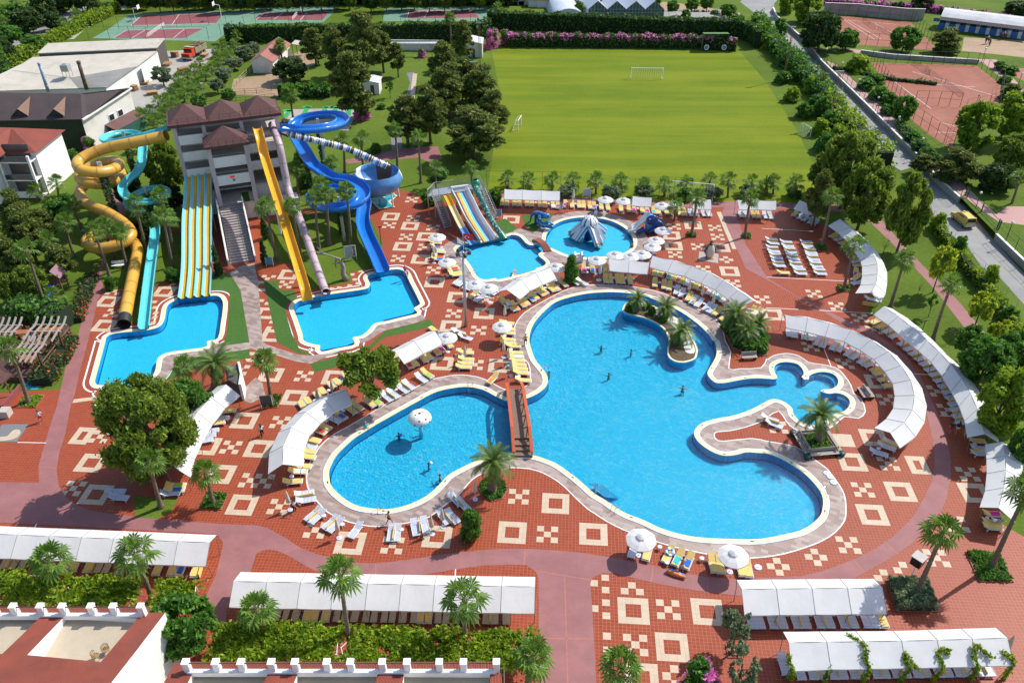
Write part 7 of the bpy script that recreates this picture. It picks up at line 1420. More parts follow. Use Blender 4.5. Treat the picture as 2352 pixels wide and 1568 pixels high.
def rafters(s0,n,label,cols):
 a,b_ = Q('02',*s0[0],3.2),Q('02',*s0[1],3.2);t = thing('pergola',label,'pergola',(a.x,a.y,0));d = (b_-a)
 for i in range(n):
  p = a+d*i/(n-1);mb = MB();q = smooth_path([p+Vector((.2,2.6,.75)),p+Vector((.1,1.6,.15)),p+Vector((0,.4,.1)),p+Vector((-.2,-1.2,-.35))],4)
  for u,v_ in zip(q[:-1],q[1:]): mb.beam(u,v_,.12,.24)
  mb.build('rafter',GREYW,t)
 for y in (.3,1.8): mb = MB();mb.beam(a+Vector((-.3,y,.0)),b_+Vector((.4,y,.0)),.12,.2);mb.build('beam',GREYW,t)
 for u in (0,1): mb = MB();p = a+d*u;mb.beam((p.x,p.y+.3,ZD),(p.x,p.y+.3,3.2),.18,.18);mb.build('post',WOODD,t)
 for u in (.35,.75): p = a+d*u+Vector((0,.3,-.25));o = MB();o.lathe([(0,-.2),(.15,-.14),(.2,0),(.15,.14),(0,.2)],8,p);l_ = o.build('lantern',pm('red_lantern',(.25,.015,.015),.3,.1),None,True);tag(l_,'red globe lantern hanging from '+label.split(' of ')[0].replace('pergola','pergola rafters')[:60],'lantern','red lanterns')
rafters([(260,-75),(520,-75)],5,'grey pergola of curved rafters, farthest on the deck',0);rafters([(130,110),(330,115)],5,'grey pergola of curved rafters above the middle tables',0);rafters([(-60,-65),(110,-70)],4,'grey pergola of curved rafters at the left edge',0)
WOODY = pm('yellow_wood',(.42,.19,.05),.5,.15,4);TABM = pm('orange_table_wood',(.34,.12,.045),.45,.12,3)
def chair_proto():
 t = thing('dining_chair','chair','chair');mb = MB();mb.box((0,0,.45),(.44,.44,.04));mb.build('seat',WOODY,t,False,False);mb = MB()
 for z in (.62,.76,.90): mb.box((0,.2,z),(.44,.03,.07))
 for x in (-.2,.2): mb.beam((x,.2,.45),(x,.22,.95),.04,.04)
 mb.build('backrest',WOODY,t,False,False)
 for x in (-.19,.19):
  for y in (-.19,.19): mb = MB();mb.beam((x,y,0),(x,y,.44),.04,.04);mb.build('leg',WOODY,t,False,False)
 return t
CHP = proto(chair_proto())
for i,(x,y,w_) in enumerate([(230,195,'nearest the palm'),(320,70,'in the middle of the deck'),(470,-65,'at the far end of the deck'),(170,-40,'under the left pergola')]):
 p = Q('02',x,y,ZD);t = thing('dining_table','long orange wooden table on the restaurant deck, '+w_,'table',p,.1,'restaurant tables');mb = MB();mb.box((0,0,.74),(3.0,.95,.06));mb.build('table_top',TABM,t,False,False)
 for sx in (-1.3,1.3):
  for sy in (-.38,.38): mb = MB();mb.beam((sx,sy,0),(sx,sy,.72),.07,.07);mb.build('leg',TABM,t,False,False)
 for k in range(6): sx = (-1.0,0,1.0)[k % 3];sy = -.75 if k < 3 else .75;copy_tree(CHP,p+Vector((sx*math.cos(.1)-sy*math.sin(.1),sx*math.sin(.1)+sy*math.cos(.1),0)),.1+(PI if k < 3 else 0),None,ORD[k]+' yellow slat-back chair at the restaurant table '+w_)['group'] = 'restaurant chairs'
rf = thing('restaurant_pavilion','maroon shingled pavilion roof with glass screen at the left edge','pavilion',Q('02',0,420,0));slab_roof(rf,'roof',[Q('02',-300,200,4.4),Q('02',-50,170,4.4),Q('02',112,300,3.4),Q('02',-140,520,3.4)],SHING)
for x,y in ((115,500),(-60,640)): mb = MB();p = Q('02',x,y,0);mb.tube([p,p+Vector((-.6,.5,3.3))],.09,6);mb.build('post',pm('brown_post',(.18,.07,.03),.6,.2),rf)
mb = MB();a,b_ = Q('02',190,440,0),Q('02',-30,690,0);mb.beam(a+Vector((0,0,.3)),b_+Vector((0,0,.3)),.3,.6);mb.build('base_wall',pm('maroon_wall',(.24,.06,.06),.7,.1),rf);mb = MB();q = Q('02',62,680,0);mb.box(q+Vector((0,0,.45)),(1.0,1.0,.9));mb.build('plinth',pm('pale_stone',(.45,.42,.38),.8,.1),rf)
# ---------------------------------------------------------------- trees and shrubs where the photo shows them
def at(tile,x,y): return T(tile,x,y)
S1 = [
 ('round_pine',336,1092,884,236,'huge round pine tree with dense green crown beside the left white canopy'),
 ('feather_bush',432,968,868,116,'feathery green shrub behind the huge round pine'),
 ('loose_pine',850,922,795,172,'loose flat-topped pine among loungers between slide pool and main pool'),
 ('cone_shrub',1312,646,590,46,'small conical evergreen with golden-green foliage next to the kids pool umbrellas'),
 ('feather_bush',1080,1238,1166,64,'round bright green bush standing alone in paving below the main pool'),
 ('broad',425,1500,1388,150,'large leafy green tree at the corner of the red-roofed terrace building'),
 ('sparse_olive',1690,1502,1408,88,'sparse olive tree in a square bed by the bottom right canopy'),
 ('sparse_olive',1702,1590,1496,84,'sparse olive tree at the bottom edge near pink flowers'),
 ('oleander',1612,1592,1530,104,'pink flowering oleander at the bottom edge of the paving'),
 ('broad',2262,896,784,118,'bright green leafy tree leaning beside the outer long canopy'),
 ('broad',2330,870,770,110,'tall green tree at the right edge above the outer canopy'),
 ('lime',2300,1012,858,124,'dark drooping tree casting shade on the outer long canopy'),
 ('broad',2345,1080,985,60,'green tree at the right edge behind the lowest curved canopy'),
 ('green_pine',1990,527,372,132,'tall pine with full crown on the lawn behind the lounger square'),
 ('green_pine',2086,582,405,104,'pine beside the pink footpath and the road fence'),
 ('pine_b',1882,522,384,74,'slim pine rising behind the small tilted canopy'),
 ('green_pine',1952,478,305,150,'broad pine at the lower right corner of the football pitch'),
 ('green_pine',1905,452,350,100,'dark green pine left of the broad pine at the pitch corner'),
 ('pine',1888,216,166,56,'small grey-green pine leaning over the road'),
 ('dark_round',1886,126,30,108,'big dark round evergreen standing over the road wall'),
 ('broad',1946,124,68,54,'rounded green tree at the corner of the far clay court'),
 ('broad',2078,130,62,74,'round-crowned tree between the two clay courts, left one'),
 ('pine',2178,132,62,84,'spreading pine between the two clay courts, right one'),
 ('lime',1856,62,-12,76,'tall yellowish eucalyptus at the road bend'),
 ('lime',1808,40,-16,44,'pale slender tree at the road bend beside the wall'),
 ('lime_bush',1972,172,122,74,'pale yellow-green bush behind the road railing'),
 ('bush',2008,200,170,62,'green bush behind the road railing next to the pale one'),
 ('broad',2076,292,221,54,'round dark tree with bare stem beside the clay court fence'),
 ('lime',2246,352,236,108,'big bright willow-like tree in front of the near clay court'),
 ('lime',2335,335,216,120,'big bright willow-like tree cut by the right edge'),
 ('green_pine',2338,405,306,110,'dense green tree at the right edge below the willows'),
 ('pine',2320,238,190,60,'greyish pine right of the clay court'),
 ('pine',2196,425,338,118,'grey-green pine beside the railing with a bare trunk'),
 ('pine_b',2120,400,352,60,'thin grey-green pine leaning over the road edge'),
 ('dark_round',2290,450,378,90,'dark rounded tree above the road gate'),
 ('dark_round',2335,40,4,62,'dark tree at the right edge behind the horse stable'),
 ('dark_round',2118,32,-14,60,'dark round tree in front of the far pink hedge'),
 ('lime_bush',2160,532,488,38,'bright green bush by the wall behind the road'),
 ('bush',2203,592,537,42,'pale green shrub growing beside the wire fence'),
 ('lime_bush',2278,662,608,46,'golden-green shrub beside the wire fence'),
 ('bush',2320,740,700,46,'grey-green shrub near the right edge by the fence'),
 ('yellow_tree',2160,672,566,62,'small tree with yellow blossom beside the pink footpath'),
 ('yellow_tree',2252,756,676,72,'small yellow-flowering tree, second along the right lawn'),
 ('yellow_tree',2296,802,738,56,'small yellow-flowering tree, nearest the right edge'),
 ('yellow_tree',2340,782,745,40,'low yellow-green tree at the right edge of the lawn'),
 ('sapling',2140,728,680,26,'clipped young tree with tufted top on the right lawn'),
 ('bare_sapling',2188,787,748,18,'thin bare young tree at the lower end of the lawn'),
 ('bare_sapling',2033,584,548,22,'leafless sapling on the lawn beside the pink footpath'),
 ('bare_sapling',2112,682,648,18,'leafless sapling beside the footpath further down'),
 ('pine',809,274,110,128,'tallest pine standing behind the tower roof'),
 ('pine_b',838,190,20,118,'high pine behind the tallest one by the tennis court hedge'),
 ('pine',770,178,55,80,'pine left of the high pair, next to the barn'),
 ('pine_b',877,168,66,78,'pine in front of the animal cages, left'),
 ('pine_b',912,178,94,48,'small pine in front of the animal cages, right'),
 ('pine',1030,272,140,118,'wide pine of the pitch-side clump, left'),
 ('pine',1108,258,146,112,'wide pine of the pitch-side clump, right'),
 ('pine',1070,235,128,100,'pine in the middle of the pitch-side clump'),
 ('pine',1086,364,243,164,'lowest spreading pine at the left edge of the football pitch'),
 ('pine_b',933,338,212,114,'pine with leaning trunk over the mosaic footpath'),
 ('pine_b',1062,152,42,66,'thin pine beside the small white hut'),
 ('dark_round',668,188,136,88,'dark shrubby tree in front of the barn yard'),
 ('dark_round',1000,262,232,46,'dark evergreen bush under the pitch-side pines'),
 ('broad',1000,170,145,30,'small leafy tree by the white hut'),
 ('olive',372,197,154,50,'feathery young tree beside the lumber yard'),
 ('olive',538,162,134,42,'grey olive tree of the garden rows, farthest'),
 ('olive',560,140,108,44,'grey olive tree beside the ivy wall'),
 ('olive',515,187,157,46,'grey olive tree of the garden rows, middle'),
 ('olive',498,215,183,38,'grey olive tree of the garden rows, nearest'),
 ('olive',582,132,98,36,'grey olive tree nearest to the barn roof'),
 ('broad',457,257,220,38,'rounded green tree behind the tower roof left'),
 ('broad',524,238,205,38,'pale green tree by the wooden fence behind the tower'),
 ('green_pine',378,462,326,96,'dense dark pine between the yellow tube slide and the tower'),
 ('green_pine',322,348,305,40,'dark evergreen left of the tower behind the turquoise slide'),
 ('pine',60,606,466,118,'grey-green pine at the left edge by the white hotel'),
 ('pine',20,640,540,90,'pine cut by the left edge above the play lawn'),
 ('pine_b',100,560,476,80,'pine right beside the hotel hedge'),
 ('green_pine',28,702,632,66,'bushy dark pine at the left edge near the pergola'),
 ('oleander',202,352,312,38,'pink oleander beside the green-netted shed'),
 ('cypress',178,330,292,22,'small dark conifer beside the green-netted shed'),
 ('bush',165,372,340,34,'green shrub at the foot of the ivy building'),
 ('oleander',182,470,440,40,'purple-pink oleander behind the yellow tube slide'),
 ('bush',120,500,462,66,'rounded hedge bush in front of the hotel stairs'),
 ('bush',75,520,482,60,'dense shrub below the hotel balcony'),
 ('bush',150,472,446,50,'low shrub at the corner of the hotel lawn'),
 ('dark_round',395,480,430,60,'dark shrubs beside the four-lane slide'),
 ('feather_bush',393,645,614,42,'round grassy bush beside the four-lane slide'),
 ('feather_bush',252,664,634,32,'round grassy bush under the yellow tube slide'),
 ('cypress',496,632,562,20,'slim green conifer at the foot of the big stairs'),
 ('cypress',606,548,496,20,'slim conifer right of the big stairs, upper'),
 ('cypress',604,606,552,18,'slim conifer right of the big stairs, lower'),
 ('oleander',831,275,240,44,'pink oleander by the minigolf lanes'),
 ('oleander',656,294,272,30,'pink oleander beside the tower roof right'),
 ('oleander',1130,112,62,40,'pink oleander left of the steps by the pitch'),
 ('oleander',1160,104,66,30,'pink oleander right of the steps by the pitch'),
 ('oleander',968,132,112,22,'pink oleander inside the animal cage'),
 ('bush',875,250,238,24,'clipped round bush on the lawn by the mosaic path'),
 ('sapling',895,226,190,24,'small umbrella-shaped tree on the lawn by the mosaic path'),
 ('olive',1302,452,428,50,'grey olive bush behind the long top canopy'),
 ('olive',1405,462,428,48,'grey olive bush behind the parasols, left of two'),
 ('olive',1480,456,428,46,'grey olive bush behind the parasols, right of two'),
 ('olive',1640,456,432,42,'grey olive bush behind the palm row, right'),
 ('bush',1572,462,432,36,'green bush behind the single small canopy'),
 ('olive',1716,452,430,44,'grey olive bush behind the two-bay canopy'),
 ('bush',1825,452,428,40,'green bush by the pitch corner canopy'),
 ('bush',1135,470,432,40,'green bush at the left end of the top canopy'),
 ('bush',985,470,440,44,'flowering bush under the white slide platform'),
 ('bush',1010,410,382,50,'low green bushes right of the bowl slide'),
 ('bush',862,352,326,30,'small clipped shrub right of the blue loop slide'),
 ('bush',690,372,340,40,'leafy shrub below the blue loop slide'),
 ('bush',700,430,395,44,'leafy shrub behind the blue spiral slide'),
 ('broad',2228,832,752,66,'leafy tree standing between the pink footpath and the outer canopy'),
 ('lime',2346,960,850,90,'light green drooping tree at the right edge of the lawn'),
 ('pine',40,560,430,90,'upper pine at the left edge below the hotel'),
 ('pine_b',135,640,560,80,'pine behind the play tower lawn'),
 ('green_pine',70,690,610,80,'bushy pine by the restaurant climber'),
 ('pine',985,330,190,100,'pine left of the wide pitch-side clump'),
 ('pine_b',1130,320,200,90,'pine overhanging the pitch edge'),
 ('pine_b',1015,200,90,80,'pine above the mosaic path'),
 ('dark_round',330,560,490,70,'dark shrubs under the turquoise loop'),
 ('dark_round',290,470,410,60,'dark shrubs beneath the stacked yellow loops'),
 ('pine',720,150,60,70,'pine beside the open shelter'),
 ('lime_bush',1445,467,447,22,'yellow-green bush beside the single small canopy'),
]
for i,(x,y) in enumerate([(1080,1290),(1290,1310),(1395,1385),(1245,1260)]): b = T('21',x,y);plant('bush',b[0],b[1],b[1]-17,22,ORD[i]+' small shrub planted on the pool island, from the far tip','shrubs on the pool island',.2)
for a in S1: plant(*a)
for i,(x,y,t,w) in enumerate([(1772,112,78,56),(1808,150,112,56),(1842,186,150,52),(1868,212,172,50),(1890,268,218,44),(1905,300,250,56),(1925,330,284,52),(1872,248,214,40),(1850,270,232,44),(1885,310,270,48),(1900,345,300,60),(1945,352,318,52),(1760,90,52,50),(1745,70,36,46),(1800,190,160,44),(1822,232,198,42),(1795,78,40,40)]):
 plant('bush' if i % 3 else 'lime_bush',x,y,t,w,ORD[i]+' road-side bush right of the football pitch, counted from the far end' if i < 7 else ORD[i-7]+' shrub in the strip between pitch and road, inner row','bushes between pitch and road')
for i,(x,y,t,w) in enumerate([(2045,240,212,40),(2060,262,232,36),(1990,205,180,44),(2020,228,196,50),(2095,325,300,40),(2110,345,322,40),(2130,362,336,46),(2155,382,352,44),(2040,262,240,40),(2320,170,150,40),(2300,160,140,36),(2310,190,172,36)]):
 plant('bush',x,y,t,w,ORD[i]+' shrub beside the near clay court, counted along the railing','shrubs along the clay court',1.0)
for i,x in enumerate([150,182,206,300,330,360,392,424,452,486,515,548,580,618,655,690,735,765,800,850,885,920,950,985,1020,1060,1100,1140]):
 plant('dark_round' if i % 2 else 'green_pine',x,22+(i*7 % 9),-34-(i*5 % 13),46,ORD[i]+' dark tree of the belt behind the hard courts, from the left','dark trees behind the hard courts')
for i,(x,y,t,w) in enumerate([(20,110,60,70),(60,80,20,80),(100,55,-10,70),(30,60,10,70),(140,30,-25,60),(5,150,90,60),(75,120,80,50),(120,70,30,44),(216,40,4,34)]):
 plant('dark_round' if i % 3 else 'broad',x,y,t,w,ORD[i]+' bushy tree in the top left corner beyond the road','bushy trees beyond the left road')
for i,(x,y,t,w) in enumerate([(1385,30,0,30),(1500,25,-15,40),(1545,35,2,32),(1590,30,-4,32),(1625,28,-8,36),(1672,45,10,40),(1690,70,34,44),(1640,44,24,20),(1480,34,14,24),(1575,52,22,24),(1330,40,4,26)]):
 plant('broad',x,y,t,w,ORD[i]+' leafy tree around the greenhouse and junk yard, from the left','trees round the greenhouse')
# fan palms
P1 = [('01',420,1250,240,720,'tall fan palm leaning left beside the play swing'),('01',520,925,430,640,'tall fan palm right behind the play tower'),('01',680,790,590,480,'fan palm on the lawn left of the yellow loop'),
 ('01',465,620,410,480,'fan palm in front of the hotel hedge'),('01',770,605,670,330,'fan palm in the shade of the tube slide'),('01',1010,980,862,560,'fan palm in front of the yellow loop, left'),
 ('01',1040,800,960,510,'fan palm growing through the yellow loop'),('01',1170,900,1090,560,'fan palm in front of the yellow loop, right'),('01',1352,750,1240,300,'fan palm between tube and turquoise slide'),
 ('01',1585,885,1495,410,'fan palm left of the four-lane slide, nearest'),('01',1592,765,1545,445,'fan palm left of the four-lane slide, middle'),('01',1560,575,1470,230,'fan palm left of the four-lane slide, farthest'),
 ('01',560,1310,495,1160,'short fan palm at the end of the blue play slide'),('01',540,235,520,110,'short fan palm at the hotel stairs, right'),('01',345,270,330,180,'short fan palm at the hotel stairs, left'),
 ('11',190,815,90,330,'fan palm left of the steep yellow slide'),('11',415,805,330,335,'fan palm between yellow slide and pink tube'),('11',582,725,540,255,'fan palm by the dead tree stump, left of three'),
 ('11',675,685,640,225,'fan palm by the dead tree stump, middle of three'),('11',872,685,828,185,'fan palm by the dead tree stump, right of three'),('11',398,300,372,-10,'fan palm right of the tower terrace'),
 ('11',655,470,620,130,'fan palm inside the blue spiral slide'),('11',690,330,690,-60,'fan palm below the blue loop slide'),
 ('10',815,1590,800,1290,'fan palm under the striped tube, left'),('10',985,1560,968,1275,'fan palm under the striped tube, right'),('10',1300,1550,1278,1195,'fan palm beside the bowl slide'),('11',1515,115,1490,-300,'fan palm on the lawn right of the bowl slide'),
 ('11',1658,160,1645,-20,'fan palm behind the white slide platform, left'),('11',1990,290,1975,-20,'fan palm beside the dotted green tube'),
 ('21',1645,602,1702,250,'slender fan palm in a square bed left of the footpath'),('21',1490,455,1512,335,'short fan palm in front of the top loungers'),('21',2140,612,2190,252,'slender fan palm in a square bed right of the footpath'),
 ('31',490,700,590,240,'slender fan palm above the lounger square'),('31',690,1105,792,685,'slender fan palm right of the lounger square'),('31',1120,1262,1255,820,'fan palm on the right lawn, upper'),('31',1512,1560,1685,1050,'fan palm on the right lawn, lower'),
 ('31',2222,352,2315,60,'fan palm beyond the road gate at the right edge'),
 ('33',1352,762,1605,185,'tall fan palm in the large square bed at lower right'),('33',2052,505,2380,-190,'fan palm in the square bed at the right edge'),
 ('02',262,562,95,60,'tall fan palm in a square bed by the restaurant deck'),('02',1480,1522,1372,1110,'fan palm in front of the huge round pine'),('02',1962,1492,1888,1205,'short fan palm in a square bed left of main pool'),
 ('02',1730,402,1700,225,'short fan palm behind the feathery shrub'),('12',142,545,82,175,'slim fan palm with notice board at its foot'),
 ('03',612,792,455,440,'fan palm in front of the left long canopy, left'),('03',1402,812,1240,390,'fan palm in front of the left long canopy, right'),('13',78,1225,5,900,'fan palm in front of the middle canopy, left end'),
 ('13',872,1272,770,570,'tallest fan palm in front of the middle canopy'),('13',1937,1285,1915,800,'fan palm in front of the middle canopy, right end'),('23',120,1640,190,1330,'fan palm at the bottom edge left of the walkway'),('23',1010,1700,1000,1410,'fan palm at the bottom edge right of the walkway')]
for tl,bx,by,cx,cy,lb in P1:
 b = T(tl,bx,by);c = T(tl,cx,cy);palm(*b,*c,lb,'fan' if (by-cy) > 200 else 'short',1.12 if tl in ('03','13','23','33') else 1.0)
P2 = "21:150,176,150,95 365,190,368,95 560,192,562,95 772,212,772,95 1002,182,1000,105 1222,232,1210,150 1400,235,1402,135 1602,222,1600,130 1818,182,1820,95 1982,246,1992,90 2205,205,2205,110 2345,210,2340,135 31:48,212,48,110 240,262,255,112 11:2312,162,2312,75"
tl = '21'
for i,w in enumerate(P2.split()):
 if ':' in w: tl,w = w.split(':')
 q = [float(c) for c in w.split(',')];b = T(tl,q[0],q[1]);c = T(tl,q[2],q[3])
 palm(*b,*c,(ORD[i]+' short fan palm from the left in the pitch-side row' if i < 14 else 'short fan palm at the left end of the pitch-side palm row'),'short',1.05,'short palms along the pitch')
palm(*T('10',350,1132),*T('10',312,870),'shaggy fan palm with dead leaf skirt behind the tower','skirt',1.25)
for tl,bx,by,cx,cy,lb in [('10',1792,400,1780,170,'shaggy tall palm beside the ivy wall'),('10',250,605,218,420,'shaggy palm beside the barn'),('10',2225,200,2220,70,'shaggy palm beside the top steps'),('10',1835,545,1812,470,'short palm below the white hut'),('10',660,400,650,330,'palm behind the barn pines')]:
 palm(*T(tl,bx,by),*T(tl,cx,cy),lb,'skirt' if by-cy > 130 else 'short',1.05)
for i,(x,y) in enumerate([(1310,1150),(1450,1010),(1520,970),(1290,1175),(1420,1195),(1490,1120),(1550,1060),(1610,1010),(1695,940),(1655,830),(1725,760),(1780,720),(1840,660),(1890,745),(1830,815),(1765,880),(1945,690),(2005,640),(2055,590),(2100,545),(2045,470),(2155,490),(1995,530),(2175,410),(1270,1110),(1380,1100),(1640,800),(1590,900)]):
 b = T('00',x,y);palm(*b,b[0]+random.uniform(-1,1),b[1]-random.uniform(13,20),ORD[i]+' low palm of the young palm garden behind the tower','short',random.uniform(.9,1.15),'young palms of the garden')
for i,(x,y) in enumerate([(130,210),(40,290),(280,100),(150,100),(20,190),(60,240),(700,230),(590,320)]):
 b = T('00',x,y);palm(*b,b[0],b[1]-22,ORD[i]+' palm beside the left road, from the left','short',1.3,'palms beside the left road')
for tl,bx,by,cx,cy,lb,s in [('12',2172,1385,2182,1120,'stout date palm in a round bed by the bridge',1.0),('02',1962,445,1985,215,'bushy date palm behind the left white canopy',1.0),('21',1145,1300,1145,1190,'young date palm at the far tip of the pool island',.72),
  ('21',1410,1345,1412,1260,'young date palm in the middle of the pool island',.72),('21',1530,1580,1545,1490,'date palm at the near end of the pool island',.92),('21',2055,1500,2060,1330,'date palm in the planting beside the pool, left',.95),('21',2262,1505,2265,1420,'date palm in the planting beside the pool, right',.85),
  ('21',2150,1590,2150,1480,'low date palm in the planting beside the pool, front',.75),('32',470,945,475,690,'date palm in the square bench planter',1.0)]:
 palm(*T(tl,bx,by),*T(tl,cx,cy),lb,'feather',s)
# hedges and climbers
H = lambda s,z=0.0: GL(LD(s),z)
hedge('ivy_hedge',H("1120,66 1180,68 1300,72 1420,78 1520,82 1640,84 1700,88 1728,98 1738,112"),1.6,4.6,'tall ivy wall behind the football pitch below the greenhouse',.42,9,[LM_IVY])
hedge('oleander_hedge',H("1162,106 1300,107 1450,108 1600,110 1690,116"),2.2,2.9,'long oleander hedge with pink and white blossom behind the pitch',.38,14,[LM_IVY,LM_PINK],.5,midrange=(.62,3))
hedge('ivy_hedge',H("930,94 1000,94 1090,95 1124,84"),1.2,4.6,'ivy wall behind the animal cages, right half',.42,9,[LM_IVY])
hedge('ivy_hedge',H("520,98 600,97 700,95 800,94 930,94"),1.2,4.2,'ivy wall in front of the hard courts, left half',.42,9,[LM_IVY])
hedge('clipped_hedge',H("12,158 60,132 110,108 160,82 200,58 236,36"),2.6,2.6,'long clipped hedge between the two left roads',.42,10,[LM_VINE])
hedge('clipped_hedge',H("-20,108 30,82 80,54 130,26 150,12"),2.0,2.6,'clipped hedge along the outer side of the left road',.4,10,[LM_BROAD])
hedge('clipped_hedge',H("205,60 250,38 272,24"),1.8,2.2,'short leafy hedge beside the basketball court',.4,12,[LM_VINE])
hedge('ivy_wall',H("2140,520 2200,602 2260,672 2310,740 2352,800 2400,860"),1.0,1.7,'ivy-covered wall between right lawn and road',.3,16,[LM_VINE])
hedge('pink_hedge',H("1890,18 1960,24 2060,30 2090,34"),2.0,2.6,'pink bougainvillea hedge behind the far clay court',.4,14,[LM_DARK,LM_PINK],.8,midrange=(.3,3))
hedge('pink_hedge',H("2115,34 2180,42 2260,52 2318,62"),2.0,2.6,'pink bougainvillea hedge above the horse stable',.4,14,[LM_DARK,LM_PINK],.85,midrange=(.2,3))
hedge('flower_hedge',H("176,742 190,700 205,660 214,635"),1.6,.9,'low hedge with red flowers beside the left footpath',.2,30,[LM_DARK,LM_RED],.18)
hedge('flower_hedge',H("98,886 118,850 140,818 160,785"),2.6,1.1,'dark shrub bed with orange flowers by the water channel',.24,24,[LM_DARK,LM_RED],.10)
hedge('clipped_hedge',H("1910,168 2052,196 2148,206"),.8,.7,'low hedge on top of the clay court wall',.25,16,[LM_BROAD],z=1.0)
hedge('clipped_hedge',H("2100,352 2060,300 2110,345 2160,398"),1.2,.9,'low green planting beside the clay court fence',.28,14,[LM_BROAD],z=1.0)
hedge('banana_planting',H("642,222 700,222 760,222"),2.0,2.2,'row of broad-leaved banana plants in front of the pines',.8,5,[LM_BROAD])
hedge('clipped_hedge',H("2380,120 2260,100 2160,92"),1,1,'low planting beside the riding ring',.3,10,[LM_BROAD]) if False else None
hedge('ivy_wall',H("2,330 60,328 140,326"),.5,5.5,'ivy covering the front wall of the dark-roofed building',.4,12,[LM_DARK],core=False)
hedge('climbing_hedge',H("40,735 75,738 125,745 160,752"),3.2,3.0,'leafy climber covering the restaurant pergola',.3,14,[LM_BROAD])
hedge('road_hedge',H("1736,62 1772,112 1822,160 1866,205 1905,250"),3.0,3.2,'dense leafy belt between pitch and road, far half',.42,9,[LM_BROAD],rough=.9)
hedge('road_hedge',H("1905,250 1945,300 1988,345 2030,385"),3.0,3.0,'dense leafy belt between pitch and road, near half',.42,9,[LM_LIME],rough=.9)
hedge('tree_belt',H("270,8 420,4 588,8 760,6 900,4 1050,6 1190,8"),6,8,'dark evergreen belt closing the view behind the hard courts',.9,2.2,[LM_DARK],rough=2)
hedge('clipped_hedge',H("-20,176 8,160"),4,5,'tall dark hedge at the left edge beside the workshop',.5,6,[LM_BROAD],rough=.8)
# ---------------------------------------------------------------- people: one skinned body each, posed by joints
SKINM = pm('skin',(.42,.20,.12),.5,.06);HAIRD = pm('dark_hair',(.02,.013,.01),.6,.2);HAIRB = pm('fair_hair',(.36,.22,.09),.6,.2)
CLOTHC = {}
def clothm(c): return pm('garment_%d_%d_%d' % tuple(int(x*100) for x in c),c,.85,.08,5)
def limb(a,b,bend,k): m = a.lerp(b,.5)+bend;return m
POSES = {   # hip height, torso lean, hands and feet relative to the hips, facing -Y
 'walk': (.90,(0,-.05,0),[(-.30,-.22,-.02),(.30,.18,-.02)],[(-.10,-.32,-.88),(.10,.30,-.86)]),
 'stand': (.92,(0,0,0),[(-.28,-.05,-.05),(.28,-.08,-.05)],[(-.10,0,-.90),(.10,-.05,-.90)]),
 'reach': (.90,(0,-.25,0),[(-.22,-.60,.15),(.22,-.55,.10)],[(-.12,.05,-.88),(.12,-.05,-.88)]),
 'sit': (.12,(0,.04,0),[(-.22,-.25,.02),(.24,-.20,.02)],[(-.12,-.48,-.42),(.12,-.50,-.40)]),
 'swim': (-.62,(0,0,0),[(-.55,-.25,.42),(.55,-.22,.42)],[(-.10,.1,-.4),(.10,.1,-.4)]),
 'arms': (-.48,(0,0,0),[(-.70,-.15,.45),(.70,-.10,.50)],[(-.15,.45,-.35),(.15,.5,-.35)]),
 'lie': (.50,(0,.40,-.36),[(-.26,-.10,.02),(.26,-.12,.02)],[(-.10,-.82,.0),(.10,-.84,.0)]),
 'ride': (.95,(0,0,0),[(-.15,-.40,.15),(.15,-.40,.15)],[(-.34,-.12,-.62),(.34,-.12,-.62)])}
